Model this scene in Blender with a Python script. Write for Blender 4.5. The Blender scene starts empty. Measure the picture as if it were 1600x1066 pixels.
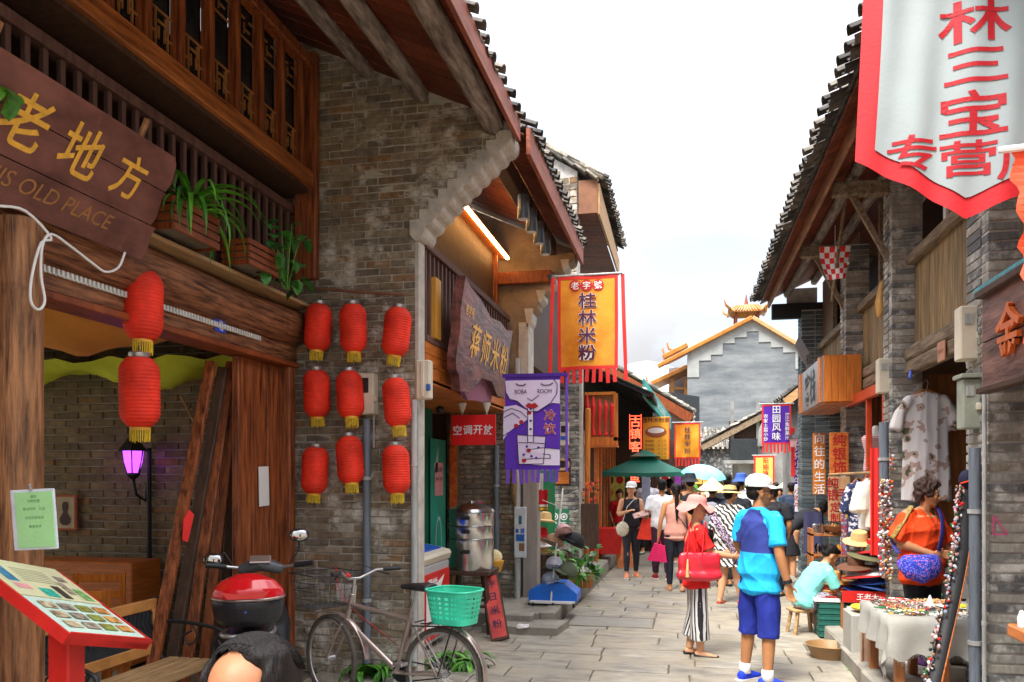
import bpy,bmesh,math,random
from mathutils import Vector as V,Matrix,noise
import numpy as np
random.seed(7); rnd = random.uniform
R_ = math.radians; PI = math.pi
SC = bpy.context.scene; COL = SC.collection
# ---------------------------------------------------------------- camera, sky, sun, exposure
F_,H0,CH = 1250.0,745.0,1.75
TH = math.atan(270 / 1250)
FW = V((-math.sin(TH),math.cos(TH),0)); RT = V((math.cos(TH),math.sin(TH),0)); UP = V((0,0,1))
CAM = V((0,0,CH))
cd = bpy.data.cameras.new('camera'); cam = bpy.data.objects.new('camera',cd); COL.objects.link(cam)
cam.location = CAM; cam.rotation_euler = (PI / 2,0,TH)
cd.sensor_width = 36; cd.lens = 36 * F_ / 1600; cd.shift_y = (H0 - 533) / 1600; cd.clip_end = 3000; cd.clip_start = .05
SC.camera = cam
SUN_EL,SUN_AZ = 58,205           # azimuth clockwise from +Y: behind the camera, a little left
w = bpy.data.worlds.new('World'); SC.world = w; w.use_nodes = True
nt = w.node_tree; N = nt.nodes; L = nt.links; N.clear()
out = N.new('ShaderNodeOutputWorld'); bg = N.new('ShaderNodeBackground'); bg2 = N.new('ShaderNodeBackground'); mx = N.new('ShaderNodeMixShader')
sky = N.new('ShaderNodeTexSky'); sky.sky_type = 'NISHITA'; sky.sun_disc = False
sky.sun_elevation = R_(SUN_EL); sky.sun_rotation = R_(SUN_AZ)
L.new(sky.outputs[0],bg.inputs[0]); bg.inputs[1].default_value = .13
tc = N.new('ShaderNodeTexCoord'); sp = N.new('ShaderNodeSeparateXYZ'); L.new(tc.outputs['Generated'],sp.inputs[0])
def mth(op,a,b=None,c=None,clamp=False):
    n = N.new('ShaderNodeMath'); n.operation = op; n.use_clamp = clamp
    for i,x in enumerate((a,b,c)):
        if x is None: continue
        if isinstance(x,(int,float)): n.inputs[i].default_value = x
        else: L.new(x,n.inputs[i])
    return n.outputs[0]
mp = N.new('ShaderNodeMapping'); L.new(tc.outputs['Generated'],mp.inputs[0]); mp.inputs['Scale'].default_value = (1.6,1.6,3.2)
mp.inputs['Location'].default_value = (.35,.1,.5)
ns = N.new('ShaderNodeTexNoise'); ns.inputs['Scale'].default_value = 1.6; ns.inputs['Detail'].default_value = 7; ns.inputs['Roughness'].default_value = .5
L.new(mp.outputs[0],ns.inputs['Vector'])
cr = N.new('ShaderNodeValToRGB'); cr.color_ramp.elements[0].position = .36; cr.color_ramp.elements[1].position = .5
cr.color_ramp.elements[0].color = (.45,) * 3 + (1,)
L.new(ns.outputs[0],cr.inputs[0])
ns2 = N.new('ShaderNodeTexNoise'); ns2.inputs['Scale'].default_value = 3.1; ns2.inputs['Detail'].default_value = 6
L.new(mp.outputs[0],ns2.inputs['Vector'])
zc = mth('MAXIMUM',sp.outputs[2],0.0)
lum = mth('ADD',mth('MULTIPLY',mth('MULTIPLY',zc,zc),1.75),.20)          # overcast sky: brighter overhead
lum = mth('MULTIPLY',lum,mth('ADD',mth('MULTIPLY',ns2.outputs[0],.75),.60))
cc = N.new('ShaderNodeCombineColor')
L.new(mth('MULTIPLY',lum,.985),cc.inputs[0]); L.new(mth('MULTIPLY',lum,.99),cc.inputs[1]); L.new(mth('MULTIPLY',lum,1.03),cc.inputs[2])
L.new(cc.outputs[0],bg2.inputs[0]); bg2.inputs[1].default_value = 1.0
L.new(cr.outputs[0],mx.inputs[0]); L.new(bg.outputs[0],mx.inputs[1]); L.new(bg2.outputs[0],mx.inputs[2]); L.new(mx.outputs[0],out.inputs[0])
sd = bpy.data.lights.new('sun','SUN'); so = bpy.data.objects.new('sun',sd); COL.objects.link(so)
sd.energy = 2.0; sd.angle = R_(20); sd.color = (1,.95,.87)
_a = R_(SUN_AZ); _e = R_(SUN_EL)
so.rotation_euler = V((math.sin(_a) * math.cos(_e),math.cos(_a) * math.cos(_e),math.sin(_e))).to_track_quat('Z','Y').to_euler()
so.location = (0,-5,30)
vs = SC.view_settings; vs.view_transform = 'Standard'; vs.look = 'None'; vs.gamma = 1; vs.exposure = 1.80; vs.use_curve_mapping = False
SC.cycles.max_bounces = 8; SC.cycles.diffuse_bounces = 5; SC.cycles.use_denoising = True
SC.cycles.sample_clamp_indirect = 6

# ---------------------------------------------------------------- helpers
def ray(u,v=H0): return FW * F_ + RT * (u - 800) + UP * (H0 - v)
def px(u,v,X=None,Y=None,Z=None,d=None):
    r = ray(u,v)
    t = d / F_ if d is not None else X / r.x if X is not None else Y / r.y if Y is not None else (Z - CH) / r.z
    return CAM + r * t
def gp(u,d): p = px(u,H0,d=d); return V((p.x,p.y,0))
def c4(c): return (c[0],c[1],c[2],1)
def hx(s):  # sRGB hex to linear
    v = [int(s[i:i + 2],16) / 255 for i in (0,2,4)]
    return tuple(x / 12.92 if x <= .04045 else ((x + .055) / 1.055) ** 2.4 for x in v)
MATS = {}
def mat(name,col,rough=.6,var=.18,scale=6.,bump=.15,metal=0.,col2=None,stretch=None,emit=0.,rand=None,alpha=1.,grain=60.,spec=.4,stain=None,trans=0.,co='Object',island=False):
    if name in MATS: return MATS[name]
    m = bpy.data.materials.new(name); MATS[name] = m; m.use_nodes = True
    nt = m.node_tree; N = nt.nodes; L = nt.links; b = N['Principled BSDF']
    tc = N.new('ShaderNodeTexCoord'); src = tc.outputs[co]
    oi = N.new('ShaderNodeObjectInfo')
    ad = N.new('ShaderNodeVectorMath'); ad.operation = 'MULTIPLY_ADD'
    cx = N.new('ShaderNodeCombineXYZ')
    for i in range(3): L.new(oi.outputs['Random'],cx.inputs[i])
    L.new(cx.outputs[0],ad.inputs[0]); ad.inputs[1].default_value = (13,7,19) if rand or island else (0,0,0); L.new(src,ad.inputs[2])
    mp = N.new('ShaderNodeMapping'); L.new(ad.outputs[0],mp.inputs[0])
    if stretch: mp.inputs['Scale'].default_value = stretch
    n1 = N.new('ShaderNodeTexNoise'); n1.inputs['Scale'].default_value = scale; n1.inputs['Detail'].default_value = 6; n1.inputs['Roughness'].default_value = .62
    L.new(mp.outputs[0],n1.inputs['Vector'])
    r = N.new('ShaderNodeValToRGB'); e = r.color_ramp.elements
    e[0].position = .32; e[1].position = .68
    c2 = col2 if col2 else tuple(min(1,x * (1 + var)) for x in col)
    c1 = tuple(x * (1 - var) for x in col)
    e[0].color = c4(c1); e[1].color = c4(c2); L.new(n1.outputs[0],r.inputs[0])
    last = r.outputs[0]
    if rand:
        r2 = N.new('ShaderNodeValToRGB'); r2.color_ramp.interpolation = 'CONSTANT'; ee = r2.color_ramp.elements
        while len(ee) < len(rand): ee.new(.5)
        for i,cc in enumerate(rand): ee[i].position = i / len(rand); ee[i].color = c4(cc)
        ge = N.new('ShaderNodeNewGeometry'); s = N.new('ShaderNodeMath'); s.operation = 'ADD'; L.new(oi.outputs['Random'],s.inputs[0]); L.new(ge.outputs['Random Per Island'],s.inputs[1])
        fr = N.new('ShaderNodeMath'); fr.operation = 'FRACT'; L.new(s.outputs[0],fr.inputs[0]); L.new(fr.outputs[0],r2.inputs[0])
        mm = N.new('ShaderNodeMix'); mm.data_type = 'RGBA'; mm.blend_type = 'MULTIPLY'; mm.inputs[0].default_value = 1
        L.new(last,mm.inputs[6]); L.new(r2.outputs[0],mm.inputs[7]); last = mm.outputs[2]
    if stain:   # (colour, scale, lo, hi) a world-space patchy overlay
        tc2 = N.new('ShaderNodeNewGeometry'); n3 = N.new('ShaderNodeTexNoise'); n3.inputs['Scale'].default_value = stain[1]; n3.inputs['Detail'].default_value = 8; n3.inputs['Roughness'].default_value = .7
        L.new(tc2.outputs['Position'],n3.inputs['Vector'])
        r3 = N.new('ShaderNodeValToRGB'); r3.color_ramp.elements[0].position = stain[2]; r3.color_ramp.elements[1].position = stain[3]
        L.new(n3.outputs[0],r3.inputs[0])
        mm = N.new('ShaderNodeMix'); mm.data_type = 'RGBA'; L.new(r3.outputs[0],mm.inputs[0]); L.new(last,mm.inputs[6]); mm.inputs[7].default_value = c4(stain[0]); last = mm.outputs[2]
    L.new(last,b.inputs['Base Color'])
    b.inputs['Roughness'].default_value = rough; b.inputs['Metallic'].default_value = metal; b.inputs['Specular IOR Level'].default_value = spec
    if trans: b.inputs['Transmission Weight'].default_value = trans
    if alpha < 1: b.inputs['Alpha'].default_value = alpha
    if emit: b.inputs['Emission Color'].default_value = c4(col); b.inputs['Emission Strength'].default_value = emit
    if bump:
        n2 = N.new('ShaderNodeTexNoise'); n2.inputs['Scale'].default_value = grain if not stretch else scale * 3; n2.inputs['Detail'].default_value = 5
        L.new(mp.outputs[0],n2.inputs['Vector'])
        bp = N.new('ShaderNodeBump'); bp.inputs['Strength'].default_value = bump; bp.inputs['Distance'].default_value = .01
        L.new(n2.outputs[0],bp.inputs['Height']); L.new(bp.outputs[0],b.inputs['Normal'])
    return m
def hm(name,h,**k): return mat(name,hx(h),**k)

def link(o,parent=None):
    COL.objects.link(o)
    if parent is not None: o.parent = parent
    return o
def tag(o,label=None,cat=None,group=None,kind=None):
    if label: o['label'] = label
    if cat: o['category'] = cat
    if group: o['group'] = group
    if kind: o['kind'] = kind
    return o
def thing(name,label,cat,loc=(0,0,0),rz=0,group=None,rot=None):
    o = bpy.data.objects.new(name,None); link(o); o.location = loc; o.rotation_euler = rot if rot else (0,0,rz); o.empty_display_size = .1
    return tag(o,label,cat,group)

class MB:
    def __init__(s): s.v = []; s.f = []; s.m = []; s.sm = True; s.mi = 0
    def add(s,vs,fs,T=None):
        n = len(s.v)
        s.v += [tuple(T @ V(p)) for p in vs] if T is not None else [tuple(p) for p in vs]
        s.f += [tuple(i + n for i in f) for f in fs]; s.m += [s.mi] * len(fs); return s
    def box(s,c,size,rot=None,ch=0.0,jit=0,T=None):
        hx_,hy,hz = [q / 2 for q in size]; vs = []
        if ch <= 0:
            vs = [(x * hx_,y * hy,z * hz) for z in (-1,1) for y in (-1,1) for x in (-1,1)]
            fs = [(0,2,3,1),(4,5,7,6),(0,1,5,4),(2,6,7,3),(0,4,6,2),(1,3,7,5)]
        else:
            idx = {}
            for z in (-1,1):
                for y in (-1,1):
                    for x in (-1,1):
                        for ax in range(3):
                            p = [x * (hx_ - ch),y * (hy - ch),z * (hz - ch)]
                            p[ax] = (x * hx_,y * hy,z * hz)[ax]
                            idx[(x,y,z,ax)] = len(vs); vs.append(tuple(p))
            fs = []
            for sx in (-1,1): fs.append([idx[(sx,a,b,0)] for a,b in ((-1,-1),(1,-1),(1,1),(-1,1))][::sx])
            for sy in (-1,1): fs.append([idx[(a,sy,b,1)] for a,b in ((-1,-1),(-1,1),(1,1),(1,-1))][::sy])
            for sz in (-1,1): fs.append([idx[(a,b,sz,2)] for a,b in ((-1,-1),(1,-1),(1,1),(-1,1))][::sz])
            for sx in (-1,1):
                for sy in (-1,1): fs.append([idx[(sx,sy,-1,0)],idx[(sx,sy,-1,1)],idx[(sx,sy,1,1)],idx[(sx,sy,1,0)]][::sx * sy])
                for sz in (-1,1): fs.append([idx[(sx,-1,sz,0)],idx[(sx,1,sz,0)],idx[(sx,1,sz,2)],idx[(sx,-1,sz,2)]][::sx * sz])
            for sy in (-1,1):
                for sz in (-1,1): fs.append([idx[(-1,sy,sz,1)],idx[(-1,sy,sz,2)],idx[(1,sy,sz,2)],idx[(1,sy,sz,1)]][::sy * sz])
            for sx in (-1,1):
                for sy in (-1,1):
                    for sz in (-1,1): fs.append([idx[(sx,sy,sz,0)],idx[(sx,sy,sz,1)],idx[(sx,sy,sz,2)]][::sx * sy * sz])
        if jit: vs = [(a + rnd(-jit,jit),b + rnd(-jit,jit),c_ + rnd(-jit,jit)) for a,b,c_ in vs]
        M = Matrix.Translation(V(c))
        if rot is not None: M = M @ (rot if isinstance(rot,Matrix) else Matrix.Rotation(rot[2],4,'Z') @ Matrix.Rotation(rot[1],4,'Y') @ Matrix.Rotation(rot[0],4,'X'))
        if T is not None: M = T @ M
        return s.add(vs,fs,M)
    def bar(s,a,b,w,h=None,up=(0,0,1),ch=0.,jit=0):  # rectangular bar from a to b; w across, h along up
        a,b = V(a),V(b); d = (b - a); ln = d.length; d.normalize(); upv = V(up)
        sd_ = d.cross(upv)
        if sd_.length < 1e-4: sd_ = d.cross(V((1,0,0)))
        sd_.normalize(); u2 = sd_.cross(d)
        M = Matrix((sd_,d,u2)).transposed().to_4x4(); M.translation = (a + b) / 2
        return s.box((0,0,0),(w,ln,h or w),ch=ch,jit=jit,T=M)
    def loft(s,pts,rad,side=None,n=12,cap=True,rnd_=.5,closed=False,wob=0):
        pts = [V(p) for p in pts]; rings = []; k = len(pts)
        if isinstance(rad,(int,float)): rad = [rad] * k
        rad = [(r,r) if isinstance(r,(int,float)) else r for r in rad]
        sv = V(side) if side is not None else None; prev = None; base = len(s.v); vs = []; fs = []
        for i,p in enumerate(pts):
            if closed: t = pts[(i + 1) % k] - pts[i - 1]
            else: t = pts[min(i + 1,k - 1)] - pts[max(i - 1,0)]
            if t.length < 1e-9: t = V((0,0,1))
            t.normalize()
            if sv is not None: e1 = sv - t * sv.dot(t)
            elif prev is not None: e1 = prev - t * prev.dot(t)
            else: e1 = t.cross(V((0,0,1)) if abs(t.z) < .9 else V((1,0,0)))
            if e1.length < 1e-5: e1 = t.orthogonal()
            e1.normalize(); prev = e1; e2 = t.cross(e1)
            rings.append((p,e1,e2,rad[i],t))
        full = []
        if cap and not closed and rnd_ > 0:
            p,e1,e2,r,t = rings[0]; m_ = min(r)
            full.append((p - t * m_ * rnd_,e1,e2,(r[0] * .55,r[1] * .55))); full.append((p - t * m_ * rnd_ * .6,e1,e2,(r[0] * .85,r[1] * .85)))
            full += [x[:4] for x in rings]
            p,e1,e2,r,t = rings[-1]; m_ = min(r)
            full.append((p + t * m_ * rnd_ * .6,e1,e2,(r[0] * .85,r[1] * .85))); full.append((p + t * m_ * rnd_,e1,e2,(r[0] * .55,r[1] * .55)))
        else: full = [x[:4] for x in rings]
        for p,e1,e2,r in full:
            for j in range(n):
                a = 2 * PI * j / n; q = 1 + (rnd(-wob,wob) if wob else 0)
                vs.append(p + e1 * math.cos(a) * r[0] * q + e2 * math.sin(a) * r[1] * q)
        m_ = len(full)
        for i in range(m_ if closed else m_ - 1):
            for j in range(n):
                a,b = i * n + j,i * n + (j + 1) % n; c_,d_ = ((i + 1) % m_) * n + (j + 1) % n,((i + 1) % m_) * n + j
                fs.append((a,b,c_,d_))
        if cap and not closed: fs.append(tuple(range(n))[::-1]); fs.append(tuple((m_ - 1) * n + j for j in range(n)))
        return s.add(vs,fs)
    def ell(s,c,r,T=None,n=16,m=10):
        vs = [(0,0,1)]; fs = []
        for i in range(1,m):
            for j in range(n): a = PI * i / m; b = 2 * PI * j / n; vs.append((math.sin(a) * math.cos(b),math.sin(a) * math.sin(b),math.cos(a)))
        vs.append((0,0,-1))
        for j in range(n): fs.append((0,1 + j,1 + (j + 1) % n)); fs.append((len(vs) - 1,1 + (m - 2) * n + (j + 1) % n,1 + (m - 2) * n + j))
        for i in range(m - 2):
            for j in range(n): fs.append((1 + i * n + j,1 + (i + 1) * n + j,1 + (i + 1) * n + (j + 1) % n,1 + i * n + (j + 1) % n))
        M = Matrix.Translation(V(c)) @ Matrix.Diagonal((r[0],r[1],r[2],1))
        return s.add(vs,fs,T @ M if T is not None else M)
    def lathe(s,prof,c=(0,0,0),n=24,sx=1,sy=1,T=None,caps=True):
        vs = []; fs = []
        for r,z in prof:
            for j in range(n): a = 2 * PI * j / n; vs.append((c[0] + r * sx * math.cos(a),c[1] + r * sy * math.sin(a),c[2] + z))
        for i in range(len(prof) - 1):
            for j in range(n): fs.append((i * n + j,i * n + (j + 1) % n,(i + 1) * n + (j + 1) % n,(i + 1) * n + j))
        if caps: fs.append(tuple(range(n))[::-1]); fs.append(tuple((len(prof) - 1) * n + j for j in range(n)))
        return s.add(vs,fs,T)
    def prism(s,poly,O,R,U,th,cap=True):   # polygon (x along R, y along U) extruded th along the normal R x U
        O,R,U = V(O),V(R),V(U); Nn = R.cross(U).normalized(); n = len(poly)
        ar = sum(poly[i][0] * poly[(i + 1) % n][1] - poly[(i + 1) % n][0] * poly[i][1] for i in range(n))
        if ar < 0: poly = poly[::-1]
        vs = [O + R * x + U * y for x,y in poly] + [O + R * x + U * y + Nn * th for x,y in poly]
        fs = [tuple(range(n))[::-1],tuple(range(n,2 * n))] + [(i,(i + 1) % n,n + (i + 1) % n,n + i) for i in range(n)]
        return s.add(vs,fs)
    def mesh(s,name,mats):
        me = bpy.data.meshes.new(name); me.from_pydata(s.v,[],s.f)
        for m in (mats if isinstance(mats,(list,tuple)) else [mats]): me.materials.append(m)
        if isinstance(mats,(list,tuple)): me.polygons.foreach_set('material_index',s.m)
        me.update(); return me
    def build(s,name,mats,parent=None,smooth=False,loc=None,rot=None,label=None,cat=None,group=None,kind=None):
        me = s.mesh(name,mats)
        if smooth: sh(me,smooth)
        o = bpy.data.objects.new(name,me); link(o,parent)
        if loc is not None: o.location = loc
        if rot is not None: o.rotation_euler = rot
        return tag(o,label,cat,group,kind)
def sh(me,ang=True):
    me.polygons.foreach_set('use_smooth',[True] * len(me.polygons))
    if ang is not True and hasattr(me,'set_sharp_from_angle'): me.set_sharp_from_angle(angle=R_(ang))
def copy_thing(r,loc,rz=None,label=None,rot=None):
    c = r.copy(); COL.objects.link(c); c.location = loc
    if rot: c.rotation_euler = rot
    elif rz is not None: c.rotation_euler = (0,0,rz)
    if label: c['label'] = label
    for ch in r.children:
        d = ch.copy(); COL.objects.link(d); d.parent = c
        for g in ch.children: e = g.copy(); COL.objects.link(e); e.parent = d
    return c
def pieces(parent,name,plural,items,meshes,m,limit=300,hide=None):
    """items: (variant, 4x4 matrix). the nearest `limit` become objects, the rest one joined 'stuff' part"""
    items = sorted(items,key=lambda it: (it[1].translation - CAM).length + (0 if hide is None else hide(it[1].translation)))
    mes = [mb.mesh(name,m) for mb in meshes]
    for vi,M in items[:limit]:
        o = bpy.data.objects.new(name,mes[vi]); link(o,parent); o.matrix_world = M if parent is None else parent.matrix_basis.inverted() @ M
        o.matrix_basis = M if parent is None else parent.matrix_basis.inverted() @ M
    if len(items) > limit:
        r = MB()
        for vi,M in items[limit:]: r.add(meshes[vi].v,meshes[vi].f,M)
        r.build(plural,m,parent,kind='stuff')
def frame(R,N_=None,U=(0,0,1),O=(0,0,0)):   # matrix with x=R, z=U, y=into the wall
    R,U = V(R).normalized(),V(U).normalized(); Y = U.cross(R)
    M = Matrix((R,Y,U)).transposed().to_4x4(); M.translation = V(O); return M
def brick_pieces(parent,O,R,length,z0,z1,keep=lambda x,z: True,L=.25,Hh=.068,D=.10,m=None,limit=300,seed=1,proud=.008,vary=.004,hide=None,clip=None,name='brick',plural='bricks',var=6):
    """running bond on the plane through O spanned by R and Z; bricks' faces stand `proud` in front (towards -y of frame)"""
    st = random.Random(seed); Mf = frame(R,O=O); g = .009
    ms = [MB().box((0,0,0),(L - g,D,Hh - g),ch=.005,jit=.0022) for _ in range(var)]
    its = []; nc = int((z1 - z0) / Hh)
    for k in range(nc):
        z = z0 + (k + .5) * Hh; x = -L * st.choice((0,.5)) if False else (-L * .5 if k % 2 else 0) + st.uniform(-.01,.01)
        while x < length:
            a,b = max(x,0),min(x + L,length if clip is None else clip(z)); x += L
            if b - a < .05: continue
            c = (a + b) / 2
            if not keep(c,z): continue
            # visible face is at y = -proud
            y = -proud + D / 2 + st.uniform(-vary,vary)
            M = Mf @ Matrix.Translation(V((c,y,z - V(O).z))) @ Matrix.Rotation(st.uniform(-.012,.012),4,'Y') @ Matrix.Rotation(st.uniform(-.02,.02),4,'Z') @ Matrix.Diagonal(((b - a - g) / (L - g),1,st.uniform(.93,1.0),1))
            its.append((st.randrange(var),M))
    pieces(parent,name,plural,its,ms,m,limit,hide)
# ---- text
_TX = {}
def refine(me,ln):
    bm = bmesh.new(); bm.from_mesh(me); bmesh.ops.triangulate(bm,faces=bm.faces)
    for _ in range(4):
        le = [e for e in bm.edges if e.calc_length() > ln]
        if not le: break
        bmesh.ops.subdivide_edges(bm,edges=le,cuts=1); bmesh.ops.triangulate(bm,faces=[f for f in bm.faces if len(f.verts) > 3])
    bm.to_mesh(me); bm.free()
_TS = bpy.data.scenes.new('work')
def evald(o):
    with bpy.context.temp_override(scene=_TS,view_layer=_TS.view_layers[0]):
        dg = bpy.context.evaluated_depsgraph_get(); return bpy.data.meshes.new_from_object(o.evaluated_get(dg))
def glyph(s,bold=0.,fine=False):
    k = (s,bold,fine)
    if k in _TX: return _TX[k]
    c = bpy.data.curves.new('t','FONT'); c.body = s; c.size = 1; c.offset = bold; c.resolution_u = 3; c.fill_mode = 'FRONT'
    o = bpy.data.objects.new('t',c); _TS.collection.objects.link(o)
    me = evald(o)
    if fine: refine(me,.11)
    vs = [tuple(v.co) for v in me.vertices]; fs = [tuple(p.vertices) for p in me.polygons]
    bpy.data.objects.remove(o); bpy.data.curves.remove(c); bpy.data.meshes.remove(me)
    _TX[k] = (vs,fs); return _TX[k]
def text(s,m,O,R,U,h,parent=None,name='lettering',bold=.0,sx=1.,vertical=False,gap=1.05,wave=None,off=.004,skew=0.,latin=False,kind=None):
    """characters centred on O; h = character height; cells stacked along -U when vertical"""
    O,R,U = V(O),V(R).normalized(),V(U).normalized(); Nn = R.cross(U); mb = MB(); bold = min(bold,.014) if bold < .04 else .034
    if latin:
        vs,fs = glyph(s,bold,wave is not None)
        if not vs: return
        x0 = min(v[0] for v in vs); x1 = max(v[0] for v in vs); y0 = min(v[1] for v in vs); y1 = max(v[1] for v in vs); k = h / (y1 - y0)
        cells = [(vs,fs,0,0,(x0 + x1) / 2,(y0 + y1) / 2,k)]
    else:
        cells = []; n = len(s)
        for i,ch in enumerate(s):
            if ch == ' ': continue
            vs,fs = glyph(ch,bold,wave is not None)
            if not vs: continue
            x0 = min(v[0] for v in vs); x1 = max(v[0] for v in vs); y0 = min(v[1] for v in vs); y1 = max(v[1] for v in vs)
            t = (i - (n - 1) / 2) * h * gap
            cells.append((vs,fs,0 if vertical else t * sx,-t if vertical else 0,(x0 + x1) / 2,(y0 + y1) / 2,h / .93))
    for vs,fs,cx,cy,mx_,my,k in cells:
        pts = []
        for v in vs:
            yy = (v[1] - my) * k + cy; xx = (v[0] - mx_) * k * sx + cx + skew * ((v[1] - my) * k)
            p = O + R * xx + U * yy + Nn * off
            if wave: p = p + Nn * wave(xx,yy)
            pts.append(p)
        mb.add(pts,fs)
    return mb.build(name,m,parent,kind=kind)
def cloth(O,R,U,w_,h_,wave=None,nx=16,ny=24,poly=None,th=.004):
    """sheet hanging down from O (top centre); returns MB, two-sided thin solid"""
    O,R,U = V(O),V(R).normalized(),V(U).normalized(); Nn = R.cross(U); mb = MB(); vs = []; fs = []
    for s_ in (0,-1):
        for j in range(ny + 1):
            for i in range(nx + 1):
                x = (i / nx - .5) * w_; y = -j / ny * h_
                p = O + R * x + U * y + Nn * (s_ * th)
                if wave: p = p + Nn * wave(x,y)
                vs.append(p)
    K = (nx + 1) * (ny + 1)
    for j in range(ny):
        for i in range(nx):
            a = j * (nx + 1) + i; q = (a,a + nx + 1,a + nx + 2,a + 1)
            fs.append(q); fs.append(tuple(x + K for x in q[::-1]))
    e = [i for i in range(nx + 1)] + [(j + 1) * (nx + 1) + nx for j in range(ny)] + [ny * (nx + 1) + nx - 1 - i for i in range(nx)] + [(ny - 1 - j) * (nx + 1) for j in range(ny - 1)]
    for i in range(len(e)): a,b = e[i],e[(i + 1) % len(e)]; fs.append((a,b,b + K,a + K))
    return mb.add(vs,fs)
def poly(pts,m,O,R,U,parent,name,off=.003,wave=None,th=.001):   # flat printed shape
    O,R,U = V(O),V(R).normalized(),V(U).normalized(); Nn = R.cross(U)
    fs = [tuple(range(len(pts)))]
    if wave:
        me = bpy.data.meshes.new('t'); me.from_pydata([(x,y,0) for x,y in pts],[],fs); refine(me,.05)
        pts = [(v.co.x,v.co.y) for v in me.vertices]; fs = [tuple(q.vertices) for q in me.polygons]; bpy.data.meshes.remove(me)
    vs = [O + R * x + U * y + Nn * (off + (wave(x,y) if wave else 0)) for x,y in pts]
    return MB().add(vs,fs).build(name,m,parent)
def circ(cx,cy,rx,ry=None,n=20): return [(cx + rx * math.cos(2 * PI * i / n),cy + (ry or rx) * math.sin(2 * PI * i / n)) for i in range(n)]
def remesh(mb,vox,it=6,disp=None,mats=None,name='body',fmat=None):
    me = bpy.data.meshes.new(name); me.from_pydata(mb.v,[],mb.f); me.update()
    o = bpy.data.objects.new('tmp',me); _TS.collection.objects.link(o)
    m = o.modifiers.new('r','REMESH'); m.mode = 'VOXEL'; m.voxel_size = vox; m.use_smooth_shade = True
    s_ = o.modifiers.new('s','SMOOTH'); s_.factor = .5; s_.iterations = it
    r = evald(o); bpy.data.objects.remove(o); bpy.data.meshes.remove(me); r.name = name
    r.materials.clear()
    for q in (mats if isinstance(mats,(list,tuple)) else [mats]): r.materials.append(q)
    n = len(r.vertices); co = np.empty(n * 3,'f'); r.vertices.foreach_get('co',co); co = co.reshape(-1,3)
    if disp is not None:
        nr = np.empty(n * 3,'f'); r.vertices.foreach_get('normal',nr); nr = nr.reshape(-1,3)
        co = co + nr * disp(co,nr)[:,None]; r.vertices.foreach_set('co',co.astype('f').ravel())
    if fmat is not None:
        k = len(r.polygons); cs = np.empty(k * 3,'f'); r.polygons.foreach_get('center',cs); cs = cs.reshape(-1,3)
        r.polygons.foreach_set('material_index',fmat(cs).astype('i'))
    r.update(); r.polygons.foreach_set('use_smooth',[True] * len(r.polygons)); return r
# ---------------------------------------------------------------- materials
BR1 = [hx(x) for x in ('a09a8e','a89e90','96908a','b09478','a0968a','8c8680','aca494','9c8e80','b4ac9e','98907e')]
m_brick = mat('old_brick',(.62,.545,.45),rough=.85,var=.35,scale=14,bump=.5,rand=BR1,stain=((.66,.62,.54),3.4,.52,.66),grain=90)
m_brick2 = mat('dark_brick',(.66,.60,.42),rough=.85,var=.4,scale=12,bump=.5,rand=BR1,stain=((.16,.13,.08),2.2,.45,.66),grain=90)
m_brick3 = mat('grey_brick',(.85,.84,.80),rough=.85,var=.3,scale=13,bump=.5,rand=[hx(x) for x in ('a8a6a0','8b8a86','77787a','9a9184','b0aca2','6d6e70')],stain=((.70,.68,.62),6,.50,.66),grain=90)
m_brick4 = mat('blue_grey_brick',(.35,.40,.42),rough=.8,var=.2,scale=13,bump=.4,rand=[hx(x) for x in ('a8b0b2','8b9498','b6bcbc','7c8890')],grain=90)
m_mortar = mat('mortar',(.42,.39,.33),rough=.95,var=.25,scale=9,bump=.6)
m_mortar_l = mat('pale_mortar',(.62,.60,.55),rough=.95,var=.2,scale=12,bump=.7)
m_plaster = mat('pale_plaster',(.52,.48,.42),rough=.9,var=.2,scale=7,bump=.5,stain=((.30,.25,.2),5,.55,.8))
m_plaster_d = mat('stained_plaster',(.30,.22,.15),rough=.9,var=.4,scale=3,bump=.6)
m_log = mat('log_wood',(.17,.042,.012),rough=.55,var=.8,scale=6,bump=.9,stretch=(6,.55,6),col2=(.42,.17,.075),stain=((.03,.012,.007),2.2,.55,.78))
m_post = mat('post_wood',(.20,.075,.03),rough=.55,var=.7,scale=6,bump=.8,stretch=(5,5,.5),col2=(.48,.22,.09),stain=((.05,.02,.01),3.5,.6,.8))
m_redwood = mat('red_brown_wood',(.22,.045,.014),rough=.45,var=.45,scale=6,bump=.35,stretch=(6,.8,.8),col2=(.34,.08,.02))
m_redboard = mat('red_brown_board',(.19,.035,.012),rough=.42,var=.7,scale=5,bump=.5,stretch=(7,7,.5),col2=(.42,.12,.035),stain=((.05,.015,.01),3,.58,.8))
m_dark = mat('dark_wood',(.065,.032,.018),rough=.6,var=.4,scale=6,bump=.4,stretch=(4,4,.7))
m_bal = mat('baluster_wood',(.14,.07,.055),rough=.6,var=.4,scale=6,bump=.4,stretch=(4,4,.7))
m_grey_log = mat('weathered_log',(.20,.14,.10),rough=.8,var=.6,scale=5,bump=.8,stretch=(5,.8,5),col2=(.40,.33,.28))
m_soffit = mat('soffit_board',(.17,.035,.012),rough=.5,var=.4,scale=6,bump=.3,stretch=(.7,6,.7),rand=[(1,1,1),(.8,.8,.8),(.65,.6,.6),(1.15,1.1,1)])
m_fascia = mat('fascia_wood',(.27,.07,.035),rough=.6,var=.4,scale=5,bump=.5,stretch=(4,.6,4))
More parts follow.
